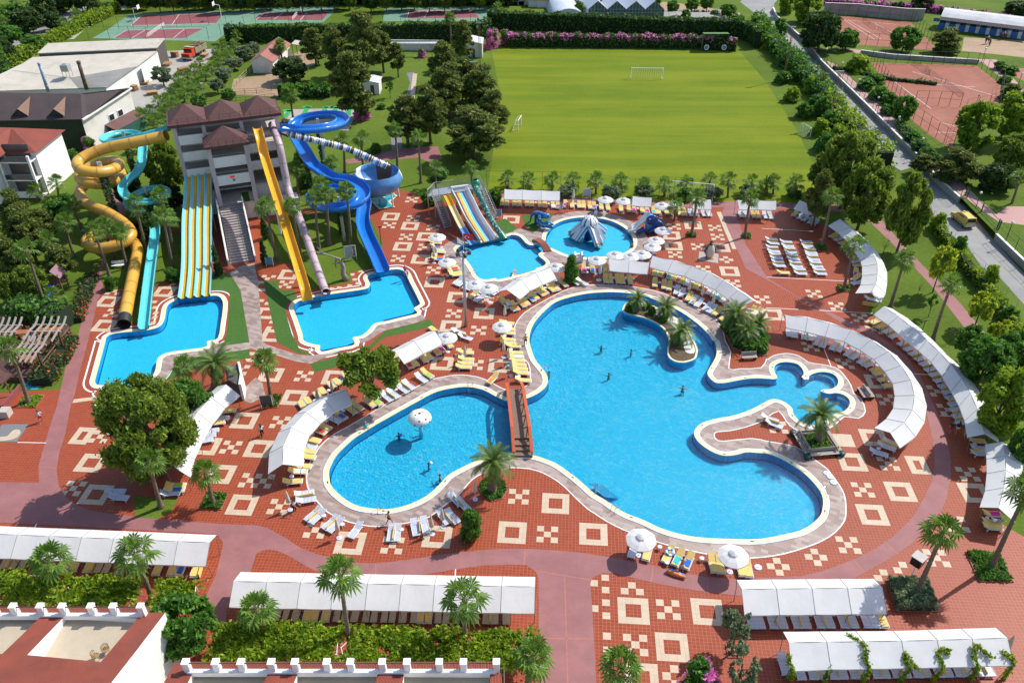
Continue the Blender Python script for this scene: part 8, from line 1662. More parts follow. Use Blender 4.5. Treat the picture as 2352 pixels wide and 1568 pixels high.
def person(px,py,pose,face,label,top=None,bottom=None,hair=HAIRD,z=0.0,k=1.0,longhair=False,skin=SKINM,at_=None):
 hz,lean,hands,feet = POSES[pose];p = at_ or G(px,py,z);t = thing('person',label,'person',p,face)
 V_ = Vector;le = V_(lean);hip = V_((0,0,hz));ch = hip+V_((0,0,.28))+le*.6;nk = hip+V_((0,0,.52))+le;hd = nk+V_((0,-.03,.17))+le*.25
 if pose == 'lie': ch = hip+V_((0,.27,.08));nk = hip+V_((0,.50,.2));hd = nk+V_((0,.13,.1))
 vs = [hip];ra = [.135];ed = []
 def add(p_,r_,par): vs.append(p_);ra.append(r_);ed.append((par,len(vs)-1));return len(vs)-1
 i1 = add(hip.lerp(ch,.5),.115,0);i2 = add(ch,.14,i1);i3 = add(nk,.06,i2)
 h1 = add(nk.lerp(hd,.55),.085,i3);h2 = add(hd,.098,h1);add(hd+(hd-nk)*.45,.075,h2);add(hd+V_((0,-.085,-.03)),.03,h2)
 jn = {'hip': hip,'ch': ch,'nk': nk,'hd': hd};legs = [];arms = []
 for s,hnd,ft in ((-1,hands[0],feet[0]),(1,hands[1],feet[1])):
  sh = ch.lerp(nk,.62)+V_((s*.17,0,0));i = add(sh,.062,i2);H_ = hip+V_(hnd);el = sh.lerp(H_,.5)+V_((s*.05,.06,-.03));i = add(el,.042,i);i = add(H_,.027,i);d = (H_-el).normalized();pa = add(H_+d*.06,.028,i)
  sd_ = d.cross(V_((0,1,0)));sd_ = sd_.normalized() if sd_.length > .1 else V_((1,0,0))
  for q in range(4): b_ = add(H_+d*.10+sd_*(q-1.5)*.019,.009,pa);add(H_+d*(.165+.01*(q in (1,2)))+sd_*(q-1.5)*.021+V_((0,-.02,-.005)),.007,b_)
  b_ = add(H_+d*.07-sd_*.045,.010,i);add(H_+d*.105-sd_*.055,.008,b_)
  hp = hip+V_((s*.09,0,-.05));i = add(hp,.095,0);F = hip+V_(ft);kn = hp.lerp(F,.5)+V_((0,-.10 if pose not in ('stand',) else -.03,.10 if pose in ('sit','ride') else .02));i = add(kn,.06,i);i = add(F,.038,i);add(F+V_((0,-.15,-.03)),.03,i);legs.append((hp,kn,F));arms.append((sh,el,H_))
 me = bpy.data.meshes.new('body');me.from_pydata([v*k for v in vs],ed,[]);o = bpy.data.objects.new('body',me);COL.objects.link(o);sk = o.modifiers.new('s','SKIN');o.modifiers.new('u','SUBSURF').levels = 1
 for i,r_ in enumerate(ra): me.skin_vertices[0].data[i].radius = (r_*k,r_*k);me.skin_vertices[0].data[i].use_root = (i == 0)
 dg = bpy.context.evaluated_depsgraph_get();nm = bpy.data.meshes.new_from_object(o.evaluated_get(dg));bpy.data.objects.remove(o);nm.materials.clear();nm.materials.append(skin);nm.polygons.foreach_set('use_smooth',[True]*len(nm.polygons));meshobj('body',nm,t)
 mb = MB();hv = (hd-nk).normalized();c = hd+V_((0,.03,.02));mb.tube([c-hv*.07+V_((0,.03,0)),c+hv*.0+V_((0,.015,0)),c+hv*.07,c+hv*.105],[.085,.112,.092,.03],9);
 if longhair: mb.tube([hd+V_((0,.06,.02)),nk+V_((0,.11,.04)),ch+V_((0,.15,.1))],[.09,.10,.05],8)
 mb.xform(Matrix.Scale(k,4));mb.build('hair',hair,t,True,False)
 if top:
  mb = MB();mb.tube([hip.lerp(ch,.0),hip.lerp(ch,.5),ch,ch.lerp(nk,.8)],[.158,.142,.172,.09],10)
  for sh,el,H_ in arms: mb.tube([sh.lerp(ch,.3),sh,sh.lerp(el,.7)],[.085,.08,.068],7)
  mb.xform(Matrix.Scale(k,4));mb.build('shirt',clothm(top),t,True,False)
 if bottom:
  ln = bottom[3] if len(bottom) > 3 else .5;mb = MB();mb.tube([hip+V_((0,0,.08)),hip-V_((0,0,.08))],[.155,.16],10)
  for hp,kn,F in legs: mb.tube([hp,hp.lerp(kn,min(1,ln*1.6))]+([kn.lerp(F,.9)] if ln > .8 else []),[.115,.085]+([.055] if ln > .8 else []),8)
  mb.xform(Matrix.Scale(k,4));mb.build('trousers' if ln > .8 else 'shorts',clothm(bottom[:3]),t,True,False)
 return t
tp = T;wh = (.72,.72,.74);bk = (.02,.02,.025)
person(*tp('12',62,868),'walk',R(200),'woman with long dark hair in white top and black trousers crossing the paving',wh,(*bk,1),longhair=True)
person(*tp('02',385,738),'walk',R(20),'person with towel and red shorts walking near the square palm bed',(.55,.6,.7),(.6,.03,.06,.4),longhair=True)
person(*tp('12',355,1555),'reach',R(60),'attendant in white shirt tending a leaning closed parasol',wh,(*bk,.9))
person(*tp('13',1225,105),'walk',R(120),'tanned man in black trunks on the lower left pool rim',None,(*bk,.3))
person(*tp('12',1010,795),'sit',R(20),'woman in turquoise swimwear sitting on the left pool rim',(.03,.4,.45),(.03,.4,.45,.15),HAIRB)
person(*tp('11',1375,960),'stand',R(200),'woman in magenta swimwear standing at the slide pool corner',(.5,.02,.2),(.5,.02,.2,.2),HAIRB)
person(*tp('11',1395,975),'walk',R(10),'child beside the woman at the slide pool corner',None,(.5,.1,.1,.3),k=.65)
person(*tp('21',455,385),'walk',R(200),'person in blue shirt walking left on the top row',(.1,.35,.6),(.5,.5,.5,.5));person(*tp('21',508,382),'walk',R(20),'person in orange-red swimwear on the top row',(.5,.08,.03),(.5,.08,.03,.3))
person(*tp('21',1780,800),'stand',R(60),'person in lilac shirt hugging the large penguin statue',(.42,.3,.55),(.42,.3,.55,.5));person(*tp('21',1105,705),'sit',R(-60),'tanned person sitting on the right rim of the round pool',None,(*bk,.3))
person(*tp('21',1405,975),'sit',R(30),'person sitting between loungers under the long arched canopy',(.1,.1,.12),(*bk,.5),z=.3);person(*tp('22',125,35),'walk',R(170),'man walking on the deck at the pool neck',None,(*bk,.4))
person(*tp('23',1555,545),'reach',R(165),'shirtless man in beige shorts bending over a yellow lounger',None,(.5,.42,.28,.5));person(*tp('32',1670,840),'walk',R(160),'man in black shirt and red shorts walking under the outer canopy',bk,(.45,.01,.08,.5));person(*tp('32',1728,845),'walk',R(160),'woman in black top and white shorts walking beside the man',bk,(*wh,.3),longhair=True)
person(*tp('32',1800,880),'walk',R(190),'child in pale blue shirt behind the walking couple',(.4,.5,.7),(.5,.5,.55,.5),k=.75)
person(0,0,'lie',R(90),'person in white shirt lying on a lounger at the right edge',wh,(.3,.3,.35,.5),at_=G(*tp('33',2080,108),.0));person(*tp('00',877,190),'walk',R(180),'man in white shirt and dark trousers on the lane at upper left',wh,(*bk,1));person(*tp('10',575,600),'stand',R(0),'person in white shirt beside the paddock',wh,(*bk,1))
for tl_,x,y,ps,f,lb,kw in [('12',1310,850,'swim',20,'swimmer with a ball beside the mushroom fountain shadow',{}),('12',1512,800,'swim',200,'swimmer under the spotted mushroom fountain',{}),('12',1585,1125,'swim',90,'swimmer carrying a white ball in the left pool arm',{}),('12',1690,1240,'arms',110,'child jumping in the shallow left pool arm',{'bottom':(.02,.08,.3,.3)}),
  ('22',820,50,'swim',150,'swimmer nearest the top of the main pool',{}),('22',1095,85,'swim',60,'dark-haired swimmer left of the pool island',{}),('22',890,300,'swim',200,'swimmer in the middle of the main pool',{}),('22',1570,425,'arms',170,'man floating with spread arms in blue trunks',{'bottom':(.01,.08,.5,.4)}),('22',342,288,'swim',270,'swimmer at the ladder by the pool neck',{}),('21',655,765,'swim',100,'child swimming at the lower rim of the round pool',{'k':.7}),('21',1070,545,'sit',250,'child at the foot of the elephant slide',{'k':.65,'top':(.7,.5,.05)})]:
 person(*tp(tl_,x,y),ps,R(f),lb,**kw)
for x,y,lb in [(1585,1125,'white'),(1312,868,'blue and white')]: p = G(*tp('12',x+20,y-10),.1);mb = MB();mb.lathe([(0,-.2),(.14,-.14),(.2,0),(.14,.14),(0,.2)],12,p);tag(mb.build('beach_ball',pm('ball_'+lb.split()[0],wh if lb == 'white' else (.1,.2,.6),.3),None,True),lb+' ball held by a swimmer in the left pool arm','ball')
p = G(*tp('23',1450,365),.5);mb = MB();mb.lathe([(.22,0),(.36,.1),(.46,0),(.36,-.1),(.22,0)],16,(0,0,.06),ms=lambda i,j: j//2 % 2);o = mb.build('swim_ring',[pm('ring_blue',(.02,.25,.6),.3),WHW],None,True);o.location = p;o.rotation_euler = (.25,0,.4);tag(o,'blue and white swim ring lying on the left yellow lounger','swim ring')
p = G(*tp('23',1505,575),.1);mb = MB();mb.tube([(-.8,.35,.12),(0,0,.1),(.8,-.4,.14)],[.16,.24,.12],8,0);mb.tube([(-.6,.5,.2),(.1,.2,.22),(.75,-.25,.2)],[.08,.1,.06],6,1);o = mb.build('air_mattress',[pm('flame_print',(.65,.18,.03),.4,.6,6),pm('ring_blue',(.02,.25,.6),.3)],None,True);o.location = p;tag(o,'orange and blue inflatable lying on the pink path below the loungers','inflatable')
# horses and riders
def horse(px,py,face,label,mat):
 p = G(px,py,1.0);t = thing('horse',label,'horse',p,face);V_ = Vector;vs = [V_((0,.1,1.2))];ra = [.27];ed = []
 def add(q,r_,par): vs.append(V_(q));ra.append(r_);ed.append((par,len(vs)-1));return len(vs)-1
 a = add((0,-.35,1.2),.28,0);b_ = add((0,-.62,1.28),.25,a);n1 = add((0,-.88,1.55),.15,b_);n2 = add((0,-1.08,1.85),.11,n1);h = add((0,-1.25,1.88),.105,n2);add((0,-1.52,1.66),.06,h)
 for s in (-1,1): add((s*.05,-1.12,2.05),.025,n2)
 r_ = add((0,.55,1.25),.28,0);tl_ = add((0,.86,1.25),.05,r_);tl_ = add((0,.98,.95),.06,tl_);add((0,1.0,.6),.03,tl_)
 for s in (-1,1):
  i = add((s*.14,-.58,.95),.12,b_);i = add((s*.14,-.58-.08*s,.55),.06,i);i = add((s*.14,-.56-.12*s,.25),.04,i);add((s*.14,-.60-.12*s,.05),.06,i)
  i = add((s*.15,.55,.95),.16,r_);i = add((s*.15,.48+.08*s,.72),.085,i);i = add((s*.15,.68+.1*s,.50),.055,i);i = add((s*.15,.66+.1*s,.22),.04,i);add((s*.15,.62+.1*s,.05),.06,i)
 me = bpy.data.meshes.new('body');me.from_pydata(vs,ed,[]);o = bpy.data.objects.new('body',me);COL.objects.link(o);o.modifiers.new('s','SKIN');o.modifiers.new('u','SUBSURF').levels = 1
 for i,q in enumerate(ra): me.skin_vertices[0].data[i].radius = (q,q);me.skin_vertices[0].data[i].use_root = (i == 0)
 nm = bpy.data.meshes.new_from_object(o.evaluated_get(bpy.context.evaluated_depsgraph_get()));bpy.data.objects.remove(o);nm.materials.clear();nm.materials.append(mat);nm.polygons.foreach_set('use_smooth',[True]*len(nm.polygons));meshobj('body',nm,t)
 mb = MB();mb.box((0,0,1.5),(.5,.5,.08));mb.build('saddle',BRN,t,False,False);mb = MB();mb.tube([(0,-.72,1.55),(0,-.9,1.78),(0,-1.1,2.0)],[.05,.06,.03],5);mb.build('mane',HAIRD,t,False,False)
 d = Vector((0,0,.52));person(0,0,'ride',face,'rider in white shirt on the '+label.split(' ')[0]+' horse',wh,(*bk,1),at_=p+d)
horse(*tp('30',2010,405),R(-70),'dark horse walking in the riding ring',pm('dark_bay',(.04,.022,.015),.5,.2));horse(*tp('30',2160,365),R(-90),'brown horse in the shade in front of the stable doors',pm('bay',(.09,.04,.022),.5,.2));person(*tp('30',2030,425),'stand',R(0),'person in dark clothes walking beside the dark horse',bk,(*bk,1),z=1.0)
# ---------------------------------------------------------------- vehicles
TYRE = pm('tyre_rubber',(.02,.02,.022),.8,.1);RIM = pm('wheel_rim',(.4,.4,.42),.3,.05,metal=.5)
def wheel(root,x,y,r,w=.22):
 mb = MB();mb.lathe([(r*.6,-w/2),(r*.95,-w/2),(r,-w*.3),(r,w*.3),(r*.95,w/2),(r*.6,w/2)],16);mb.xform(Matrix.Translation((x,y,r)) @ Matrix.Rotation(PI/2,4,'Y'));o = mb.build('wheel',TYRE,root,True,False);mb = MB();mb.lathe([(0,w*.52),(r*.62,w*.5),(r*.62,-w*.5),(0,-w*.52)],12);mb.xform(Matrix.Translation((x,y,r)) @ Matrix.Rotation(PI/2,4,'Y'));mb.build('rim',RIM,o,False,False)
a,b_ = G(2208,508,0),G(2232,533,0);c = (a+b_)*.5;dv = (a-b_);TX = thing('taxi','yellow taxi van driving on the road by the right gate','taxi',(c.x-.2,c.y+1.2,.006),math.atan2(dv.y,dv.x)-PI/2+.1);TYEL = pm('taxi_yellow',(.66,.47,.12),.25,.04)
prof = [(2.2,.35),(2.22,.75),(2.0,.98),(1.25,1.15),(.55,1.72),(-.2,1.84),(-2.0,1.80),(-2.15,1.1),(-2.18,.4)];mb = MB();n = len(prof)
for k,(w_,s) in enumerate(((.78,1),(.88,1))): pass
L_ = [(-.86+.12*max(0,z-1.05)/.8,y,z) for y,z in prof];R_ = [(-x,y,z) for x,y,z in L_];mb.add(L_+R_,[tuple(range(n)),tuple(range(2*n-1,n-1,-1))]+[(i,n+i,n+(i+1) % n,(i+1) % n) for i in range(n)]);mb.build('body',TYEL,TX,False,False)
for s in (-1,1): mb = MB();mb.add([(s*.835,1.05,1.16),(s*.775,.5,1.62),(s*.77,-1.2,1.68),(s*.83,-1.3,1.14)],[(0,1,2,3)]);mb.build('side_window',GLASS,TX,False,False)
mb = MB();mb.add([(-.72,1.22,1.19),(.72,1.22,1.19),(.66,.58,1.715),(-.66,.58,1.715)],[(0,1,2,3)]);mb.build('windscreen',GLASS,TX,False,False);mb = MB();mb.add([(-.7,-2.165,1.15),(.7,-2.165,1.15),(.66,-2.04,1.7),(-.66,-2.04,1.7)],[(0,1,2,3)]);mb.build('rear_window',GLASS,TX,False,False)
for s in (-1,1): mb = MB();mb.box((s*.76,-2.15,1.1),(.14,.06,.42));mb.build('tail_light',pm('red_lens',(.4,.01,.015),.2),TX,False,False);mb = MB();mb.box((s*.62,2.15,.8),(.3,.12,.18));mb.build('headlight',WHW,TX,False,False);mb = MB();mb.box((s*.66,-.7,1.86),(.05,2.2,.05));mb.build('roof_rail',DARKM,TX,False,False)
mb = MB();mb.box((0,-2.19,.62),(1.5,.1,.24));mb.build('bumper',pm('pale_bumper',(.5,.48,.4),.5),TX,False,False);mb = MB();mb.box((0,-2.25,.78),(.5,.02,.11));mb.build('number_plate',WHW,TX,False,False);mb = MB();mb.box((0,.35,1.87),(.4,.16,.12));mb.build('roof_sign',pm('sign_yellow',(.75,.5,.02),.4),TX,False,False);mb = MB();mb.box((-.885,0,.62),(.02,2.0,.09));mb.box((-.87,.15,.95),(.02,.2,.16));mb.build('door_trim',DARKM,TX,False,False)
for x in (-.8,.8):
 for y in (1.4,-1.35): wheel(TX,x,y,.32)
p = G(*T('00',1735,560),0);TR = thing('dump_truck','orange-red dump truck loaded with scrap wood in the yard','truck',(p.x,p.y+1.5,.01),R(-14));ORD_ = pm('truck_red',(.60,.06,.02),.4,.08);mb = MB()
mb.box((0,-1.1,1.25),(2.3,1.5,.9));mb.box((0,-.05,1.7),(2.3,1.0,1.8));mb.build('cab',ORD_,TR,False,False);mb = MB();mb.add([(-1.0,-.57,1.9),(1.0,-.57,1.9),(.95,-.565,2.45),(-.95,-.565,2.45)],[(0,1,2,3)]);mb.build('windscreen',GLASS,TR,False,False);mb = MB();mb.box((0,-1.87,1.25),(1.5,.06,.5));mb.build('grille',DARKM,TR,False,False);mb = MB();mb.box((0,-1.9,.72),(2.4,.2,.28));mb.build('bumper',STEEL,TR,False,False);mb = MB();mb.box((0,3.0,.85),(1.0,5.8,.3));mb.build('chassis',DARKM,TR,False,False);KH = pm('khaki_steel',(.36,.32,.20),.7,.2)
mb = MB()
for s in (-1,1):
 mb.box((s*1.22,3.3,1.85),(.08,5.0,1.3));[mb.box((s*1.29,1.0+.5*i,1.85),(.07,.1,1.3)) for i in range(10)]
mb.box((0,.82,2.0),(2.5,.1,1.6));mb.box((0,.4,2.78),(2.5,.95,.08));mb.box((0,5.8,1.85),(2.5,.08,1.3));mb.box((0,3.3,1.22),(2.4,5,.1));mb.build('tipper_body',KH,TR,False,False)
mb = MB()
for i in range(90): mb.box((random.uniform(-1,1),random.uniform(1.1,5.5),2.2+random.random()*.6),(random.uniform(.1,1.6),.14,.1),random.uniform(0,3),i % 2,random.uniform(-.5,.5),random.uniform(-.4,.4))
mb.build('load',[pm('scrap_wood',(.30,.17,.08),.8,.3),pm('dark_scrap_wood',(.10,.06,.04),.8,.3)],TR,False,False)['kind'] = 'stuff'
for x in (-1.0,1.0):
 for y in (-1.15,3.6,4.8): wheel(TR,x,y,.52,.32)
WDP = [pm('pallet_wood',(.42,.25,.10),.8,.25,4),pm('scrap_wood',(.30,.17,.08),.8,.3)]
for i,(x,y,w_,h) in enumerate([(1140,790,2.0,2.4),(1200,790,2.0,1.8),(1250,720,2.2,2.0),(1240,780,1.6,1.8),(1300,680,2.4,1.4),(1370,650,3.0,1.0),(1610,525,1.6,1.4),(1690,680,2.2,1.6),(1330,770,2.4,.7),(1235,830,1.6,1.3),(1440,525,2.2,.9),(1540,600,2.4,.6),(1800,610,2.6,.5),(1400,870,2.2,.8),(1880,520,2.0,.8)]):
 p = G(*T('00',x,y),0);mb = MB()
 for j in range(int(h/.15)): mb.box((random.uniform(-.1,.1),random.uniform(-.1,.1),.08+.15*j),(w_,w_*.7,.09),random.uniform(-.12,.12),j % 2)
 o = mb.build('lumber_stack',WDP);o.location = (p.x,p.y,.01);o.rotation_euler = (0,0,i);tag(o,ORD[i]+' stack of boards in the lumber yard, counted from the workshop wall','lumber','lumber stacks')
# ---------------------------------------------------------------- masts, goals, play things, signs
def goal(a,b_,h,back,label,dirn=1):
 a,b_ = G(*a,.004),G(*b_,.004);t = thing('football_goal',label,'goal',(a+b_)*.5);up = Vector((0,0,h));d = (b_-a).normalized();n_ = Vector((-d.y,d.x,0))*dirn*back
 for p in (a,b_): mb = MB();mb.tube([p,p+up],.07,6);mb.build('goal_post',WHW,t);mb = MB();mb.tube([p+up,p+up+n_*.4,p+n_,p],.035,5);mb.build('side_frame',WHW,t)
 mb = MB();mb.tube([a+up,b_+up],.07,6);mb.build('crossbar',WHW,t);mb = MB()
 for i in range(15): q = a.lerp(b_,i/14);mb.tube([q+up+n_*.4,q+n_],.012,3)
 for i in range(5): u = i/4;mb.tube([(a+up+n_*.4).lerp(a+n_,u),(b_+up+n_*.4).lerp(b_+n_,u)],.012,3)
 mb.build('net',WHW,t)
goal((1449,181),(1521,182),2.44,1.6,'white goal at the far end of the football pitch');goal((1536,446),(1636,455),2.44,1.6,'white goal behind the palm row at the near end',-1);goal(T('20',55,1200),T('20',85,1150),2.0,1.2,'small white goal on the left side of the pitch');goal(T('30',385,1260),T('30',310,1215),1.8,1.0,'small white goal on the right side of the pitch')
t = thing('archery_net','green archery backstop net with two round targets at the pitch corner','archery net',G(*T('20',1855,480),0));a,b_ = G(*T('20',1745,470),0),G(*T('20',1975,470),0);NETM = pm('olive_net',(.10,.19,.07),.9,.2)
for p in (a,b_): mb = MB();mb.tube([p,p+Vector((0,0,4.2))],.06,5);mb.build('post',GREENM,t);mb = MB();mb.add([p,p+Vector((0,2,0)),p+Vector((0,2,4)),p+Vector((0,0,4.2))],[(0,1,2,3)]);mb.build('side_net',NETM,t)
mb = MB();mb.strip([a.lerp(b_,i/8)+Vector((0,2,4.0-.5*math.sin(PI*i/8))) for i in range(9)],[a.lerp(b_,i/8)+Vector((0,2-.6*math.sin(PI*i/8),0)) for i in range(9)]);mb.strip([a+Vector((0,0,4.2)),b_+Vector((0,0,4.2))],[a+Vector((0,2,4)),b_+Vector((0,2,4))]);mb.build('back_net',NETM,t)
for i,x in enumerate((1780,1940)):
 p = G(*T('20',x,478),0);t = thing('archery_target',('left','right')[i]+' round archery target with blue and white rings','target',p);mb = MB();rr = (0,.15,.3,.45,.62)
 for j in range(4): mb.lathe([(rr[j],.02*(4-j)),(rr[j+1],.02*(4-j))],16,m=j)
 mb.xform(Matrix.Translation((0,-.3,1.2)) @ Matrix.Rotation(PI/2-.2,4,'X'));mb.build('face',[pm('red_ring',(.6,.03,.03)),pm('blue_ring',(.05,.25,.6)),pm('dark_ring',(.02,.05,.15)),WHW],t,False,False)
 for s in (-.4,.4,0): mb = MB();mb.tube([(s,0 if s else .5,0),(0,-.2,1.6)],.03,4);mb.build('leg',pm('brown_wood',(.16,.085,.05)),t,False,False)
def lattice(bx,by,tx,ty,label):
 b = G(bx,by,0);h = V(tx,ty,b.y).z;t = thing('lattice_mast',label,'mast',b);mb = MB();r = .28;RU = pm('rusty_lattice',(.22,.12,.06),.8,.3)
 for k in range(3): mb.tube([(r*math.cos(k*2.1),r*math.sin(k*2.1),0),(r*.7*math.cos(k*2.1),r*.7*math.sin(k*2.1),h)],.04,4)
 for i in range(int(h/.6)):
  for k in range(3): mb.tube([(r*math.cos(k*2.1),r*math.sin(k*2.1),i*.6),(r*math.cos(k*2.1+2.1),r*math.sin(k*2.1+2.1),i*.6+.6)],.02,3)
 mb.build('tower',RU,t,False,False);mb = MB();mb.box((0,0,h+.1),(1.2,.25,.3));mb.build('floodlight',STEEL,t,False,False)
lattice(*T('30',555,1150),*T('30',640,665),'rusty lattice mast beside the road, nearer one');lattice(*T('30',140,735),*T('30',220,255),'rusty lattice mast beside the road, farther one');lattice(*T('10',2005,1030),*T('10',1980,580),'rusty lattice mast among the pines, nearer one');lattice(*T('10',2055,580),*T('10',2035,215),'rusty lattice mast by the white hut, farther one')
b = G(*T('11',1928,1430),0);t = thing('light_mast','tall grey floodlight mast between the slide pool and the main pool','light mast',b);h = 11;mb = MB();mb.tube([(0,0,0),(0,0,h)],[.22,.14],8);mb.build('pole',STEEL,t,True,False);mb = MB();mb.lathe([(.6,h-.6),(.6,h-.3),(.2,h-.3)],10);mb.build('platform',STEEL,t,False,False)
for i in range(5): mb = MB();a = i*1.25;mb.box((.75*math.cos(a),.75*math.sin(a),h-.2),(.45,.3,.45),a,0,.4);mb.build('floodlight',DARKM,t,False,False)
b = G(*T('12',1515,830),0);t = thing('mushroom_fountain','white mushroom fountain with brown spots in the left pool arm','fountain',b);hm = V(*T('12',1508,690),b.y).z;mb = MB();mb.tube([(0,0,-.9),(0,0,hm)],[.22,.18],10);mb.build('stem',SKYB,t,True,False)
m,t2,bb = nt('spotted_cap');v = ocoord(t2);vo = t2.nodes.new('ShaderNodeTexVoronoi');vo.inputs['Scale'].default_value = 1.9;vo.inputs['Randomness'].default_value = .8;t2.links.new(v,vo.inputs['Vector']);t2.links.new(ramp(t2,vo.outputs['Distance'],[(.20,(.12,.07,.04)),(.24,(.75,.74,.70))]),bb.inputs['Base Color']);bb.inputs['Roughness'].default_value = .3
mb = MB();mb.lathe([(.15,.45),(.4,.52),(.8,.42),(1.15,.15),(1.3,-.2),(1.22,-.42),(.6,-.3),(.2,-.2)],24,(0,0,hm));mb.build('cap',m,t,True,False)
for tl_,bx,by,tx,ty,col,lb in [('11',1955,760,1905,575,'r','red flag with white crescent and star on a pole at the kids pool'),('11',1855,760,1850,610,'w','plain white flag on a pole at the kids pool')]:
 b = G(*T(tl_,bx-48 if col == 'r' else bx,by),0);h = V(*T(tl_,tx,ty),b.y).z;t = thing('flagpole',lb,'flag',b);mb = MB();mb.tube([(0,0,0),(0,0,h)],.03,5);mb.build('pole',WHW,t,False,False);mb = MB();fw = 1.5 if col == 'r' else .9
 mb.strip([(fw*i/8,.12*math.sin(i*.9),h-.05-.12*i/8*(1 if col == 'r' else 7)) for i in range(9)],[(fw*i/8,.12*math.sin(i*.9+.4),h-1.05-.12*i/8) for i in range(9)]);fl = mb.build('flag',pm('flag_red',(.62,.02,.02),.8) if col == 'r' else CLOTH,t,False,False)
 if col == 'r':
  for s_ in (-1,1):
   mb = MB();o1 = [(.5+.26*math.cos(a),s_*.17-.02,h-.56+.26*math.sin(a)) for a in [R(35)+i*R(290)/14 for i in range(15)]];i1 = [(.56+.205*math.cos(a),s_*.17-.02,h-.56+.205*math.sin(a)) for a in [R(42)+i*R(276)/14 for i in range(15)]];mb.strip(o1,i1);mb.build('crescent',WHW,fl,False,False);mb = MB();sp = [((.84+(.13 if k % 2 == 0 else .05)*math.cos(k*PI/5+PI)),s_*.17-.02,h-.56+(.13 if k % 2 == 0 else .05)*math.sin(k*PI/5+PI)) for k in range(10)];mb.add(sp,[tuple(range(10))]);mb.build('star',WHW,fl,False,False)
def board(tl_,x,y,w,h,col,label,legs=.6,rz=.1): b = G(*T(tl_,x,y),0);t = thing('notice_board',label,'sign',b,rz);mb = MB();mb.box((0,0,legs+h/2),(w,.05,h));mb.build('panel',col,t,False,False);[MBL(t,s*w/2,legs+h) for s in (-1,1)];return t
def MBL(t,x,h): mb = MB();mb.tube([(x,0,0),(x,0,h)],.035,5);mb.build('leg',WHW,t,False,False)
NB = pm('rules_board',(.42,.45,.47),.5,.15,3);t = board('11',875,820,1.6,1.9,NB,'white-framed rules board with lists and brown pictures by the dead tree',.5,.25)
for i in range(7): mb = MB();mb.box((-.25,-.035,2.1-.22*i),(.85,.02,.05));mb.build('text_line',pm('grey_print',(.2,.21,.23)),t,False,False);mb = MB();mb.box((.5,-.035,2.1-.22*i),(.35,.02,.14));mb.build('picture',pm('brown_print',(.15,.05,.04)),t,False,False)
board('11',130,880,1.0,1.2,pm('blue_board',(.05,.22,.33),.5,.1),'blue notice board beside the steep yellow slide',.3);board('12',105,605,1.3,1.3,pm('dark_board',(.05,.08,.09),.5,.1),'dark notice board at the foot of the slim palm',.4);board('11',2232,440,.8,1.2,pm('blue_board2',(.2,.35,.42),.5,.2),'small blue notice board at the end of the kids slides',.4);board('21',685,262,1.3,1.3,pm('pale_board',(.45,.5,.54),.5,.1),'white notice board behind the top row loungers',.6)
t = board('33',1300,625,.05,.05,DARKM,'loudspeaker box on a post beside the large grass bed',2.0);mb = MB();mb.box((0,0,2.7),(.9,.9,.9),.6);mb.build('speaker_box',pm('black_plastic',(.015,.012,.012)),t,False,False);mb = MB();mb.box((0,0,3.2),(1.05,1.05,.08),.6);mb.build('lid',pm('pale_stone',(.45,.42,.38)),t,False,False)
t = thing('shower_wall','white angular shower wall with dark speckled sides beside the left canopy','shower',Q('02',2180,460,0));mb = MB();mb.prism([(p.x,p.y) for p in GL(L('02',"2090,360 2240,325 2260,440 2225,530 2130,480"))],0,2.0);mb.build('block',pm('dark_terrazzo',(.09,.09,.09),.6,.5,20),t);mb = MB();mb.prism([(p.x,p.y) for p in GL(L('02',"2235,320 2262,440 2250,540 2225,535 2240,440 2215,330"))],0,2.3);mb.build('white_panel',WHW,t);sheet('shower_pavement',GL(L('02',"2240,430 2352,330 2410,380 2440,500 2300,570 2230,540")),.0135,DECK)
# benches
def bench(p,rz,root,w=2.6,mat=None):
 mat = mat or GREYW;mb = MB()
 for k in range(3): mb.box((0,-.2+.2*k,.45),(w,.17,.05))
 mb.xform(Matrix.Translation(p) @ Matrix.Rotation(rz,4,'Z'));mb.build('seat',mat,root,False,False);mb = MB()
 for k in range(2): mb.box((0,.32+.03*k,.66+.2*k),(w,.05,.16))
 mb.xform(Matrix.Translation(p) @ Matrix.Rotation(rz,4,'Z'));mb.build('backrest',mat,root,False,False)
 for s in (-1,1): mb = MB();mb.box((s*w*.42,0,.22),(.1,.5,.44));mb.xform(Matrix.Translation(p) @ Matrix.Rotation(rz,4,'Z'));mb.build('leg',DARKM,root,False,False)
t = thing('planter_bench','square grey bench planter around a date palm on the pool peninsula','planter',Q('32',445,950,0),.12)
for k in range(4): bench(Vector((-1.75*math.sin(k*PI/2),1.75*math.cos(k*PI/2),0)) if 0 else Matrix.Rotation(k*PI/2,3,'Z') @ Vector((0,-1.75,0)),k*PI/2,t,3.4)
for x in (-1.9,1.9):
 for y in (-1.9,1.9): mb = MB();mb.lathe([(0,.5),(.34,.5),(.36,.44),(.3,0)],10,(x,y,0));mb.build('corner_drum',pm('dark_green_drum',(.015,.05,.05),.5),t,True,False)
mb = MB();mb.box((0,0,.2),(2.4,2.4,.4));mb.build('soil',pm('planting_soil',(.10,.07,.04)),t,False,False);C = np.stack([RNG.uniform(-1.2,1.2,700),RNG.uniform(-1.2,1.2,700),RNG.uniform(.4,.75,700)],1);meshobj('plants',quads_mesh('bed_plants',C,.2*RNG.uniform(.6,1.3,700),[LM_BROAD]),t)
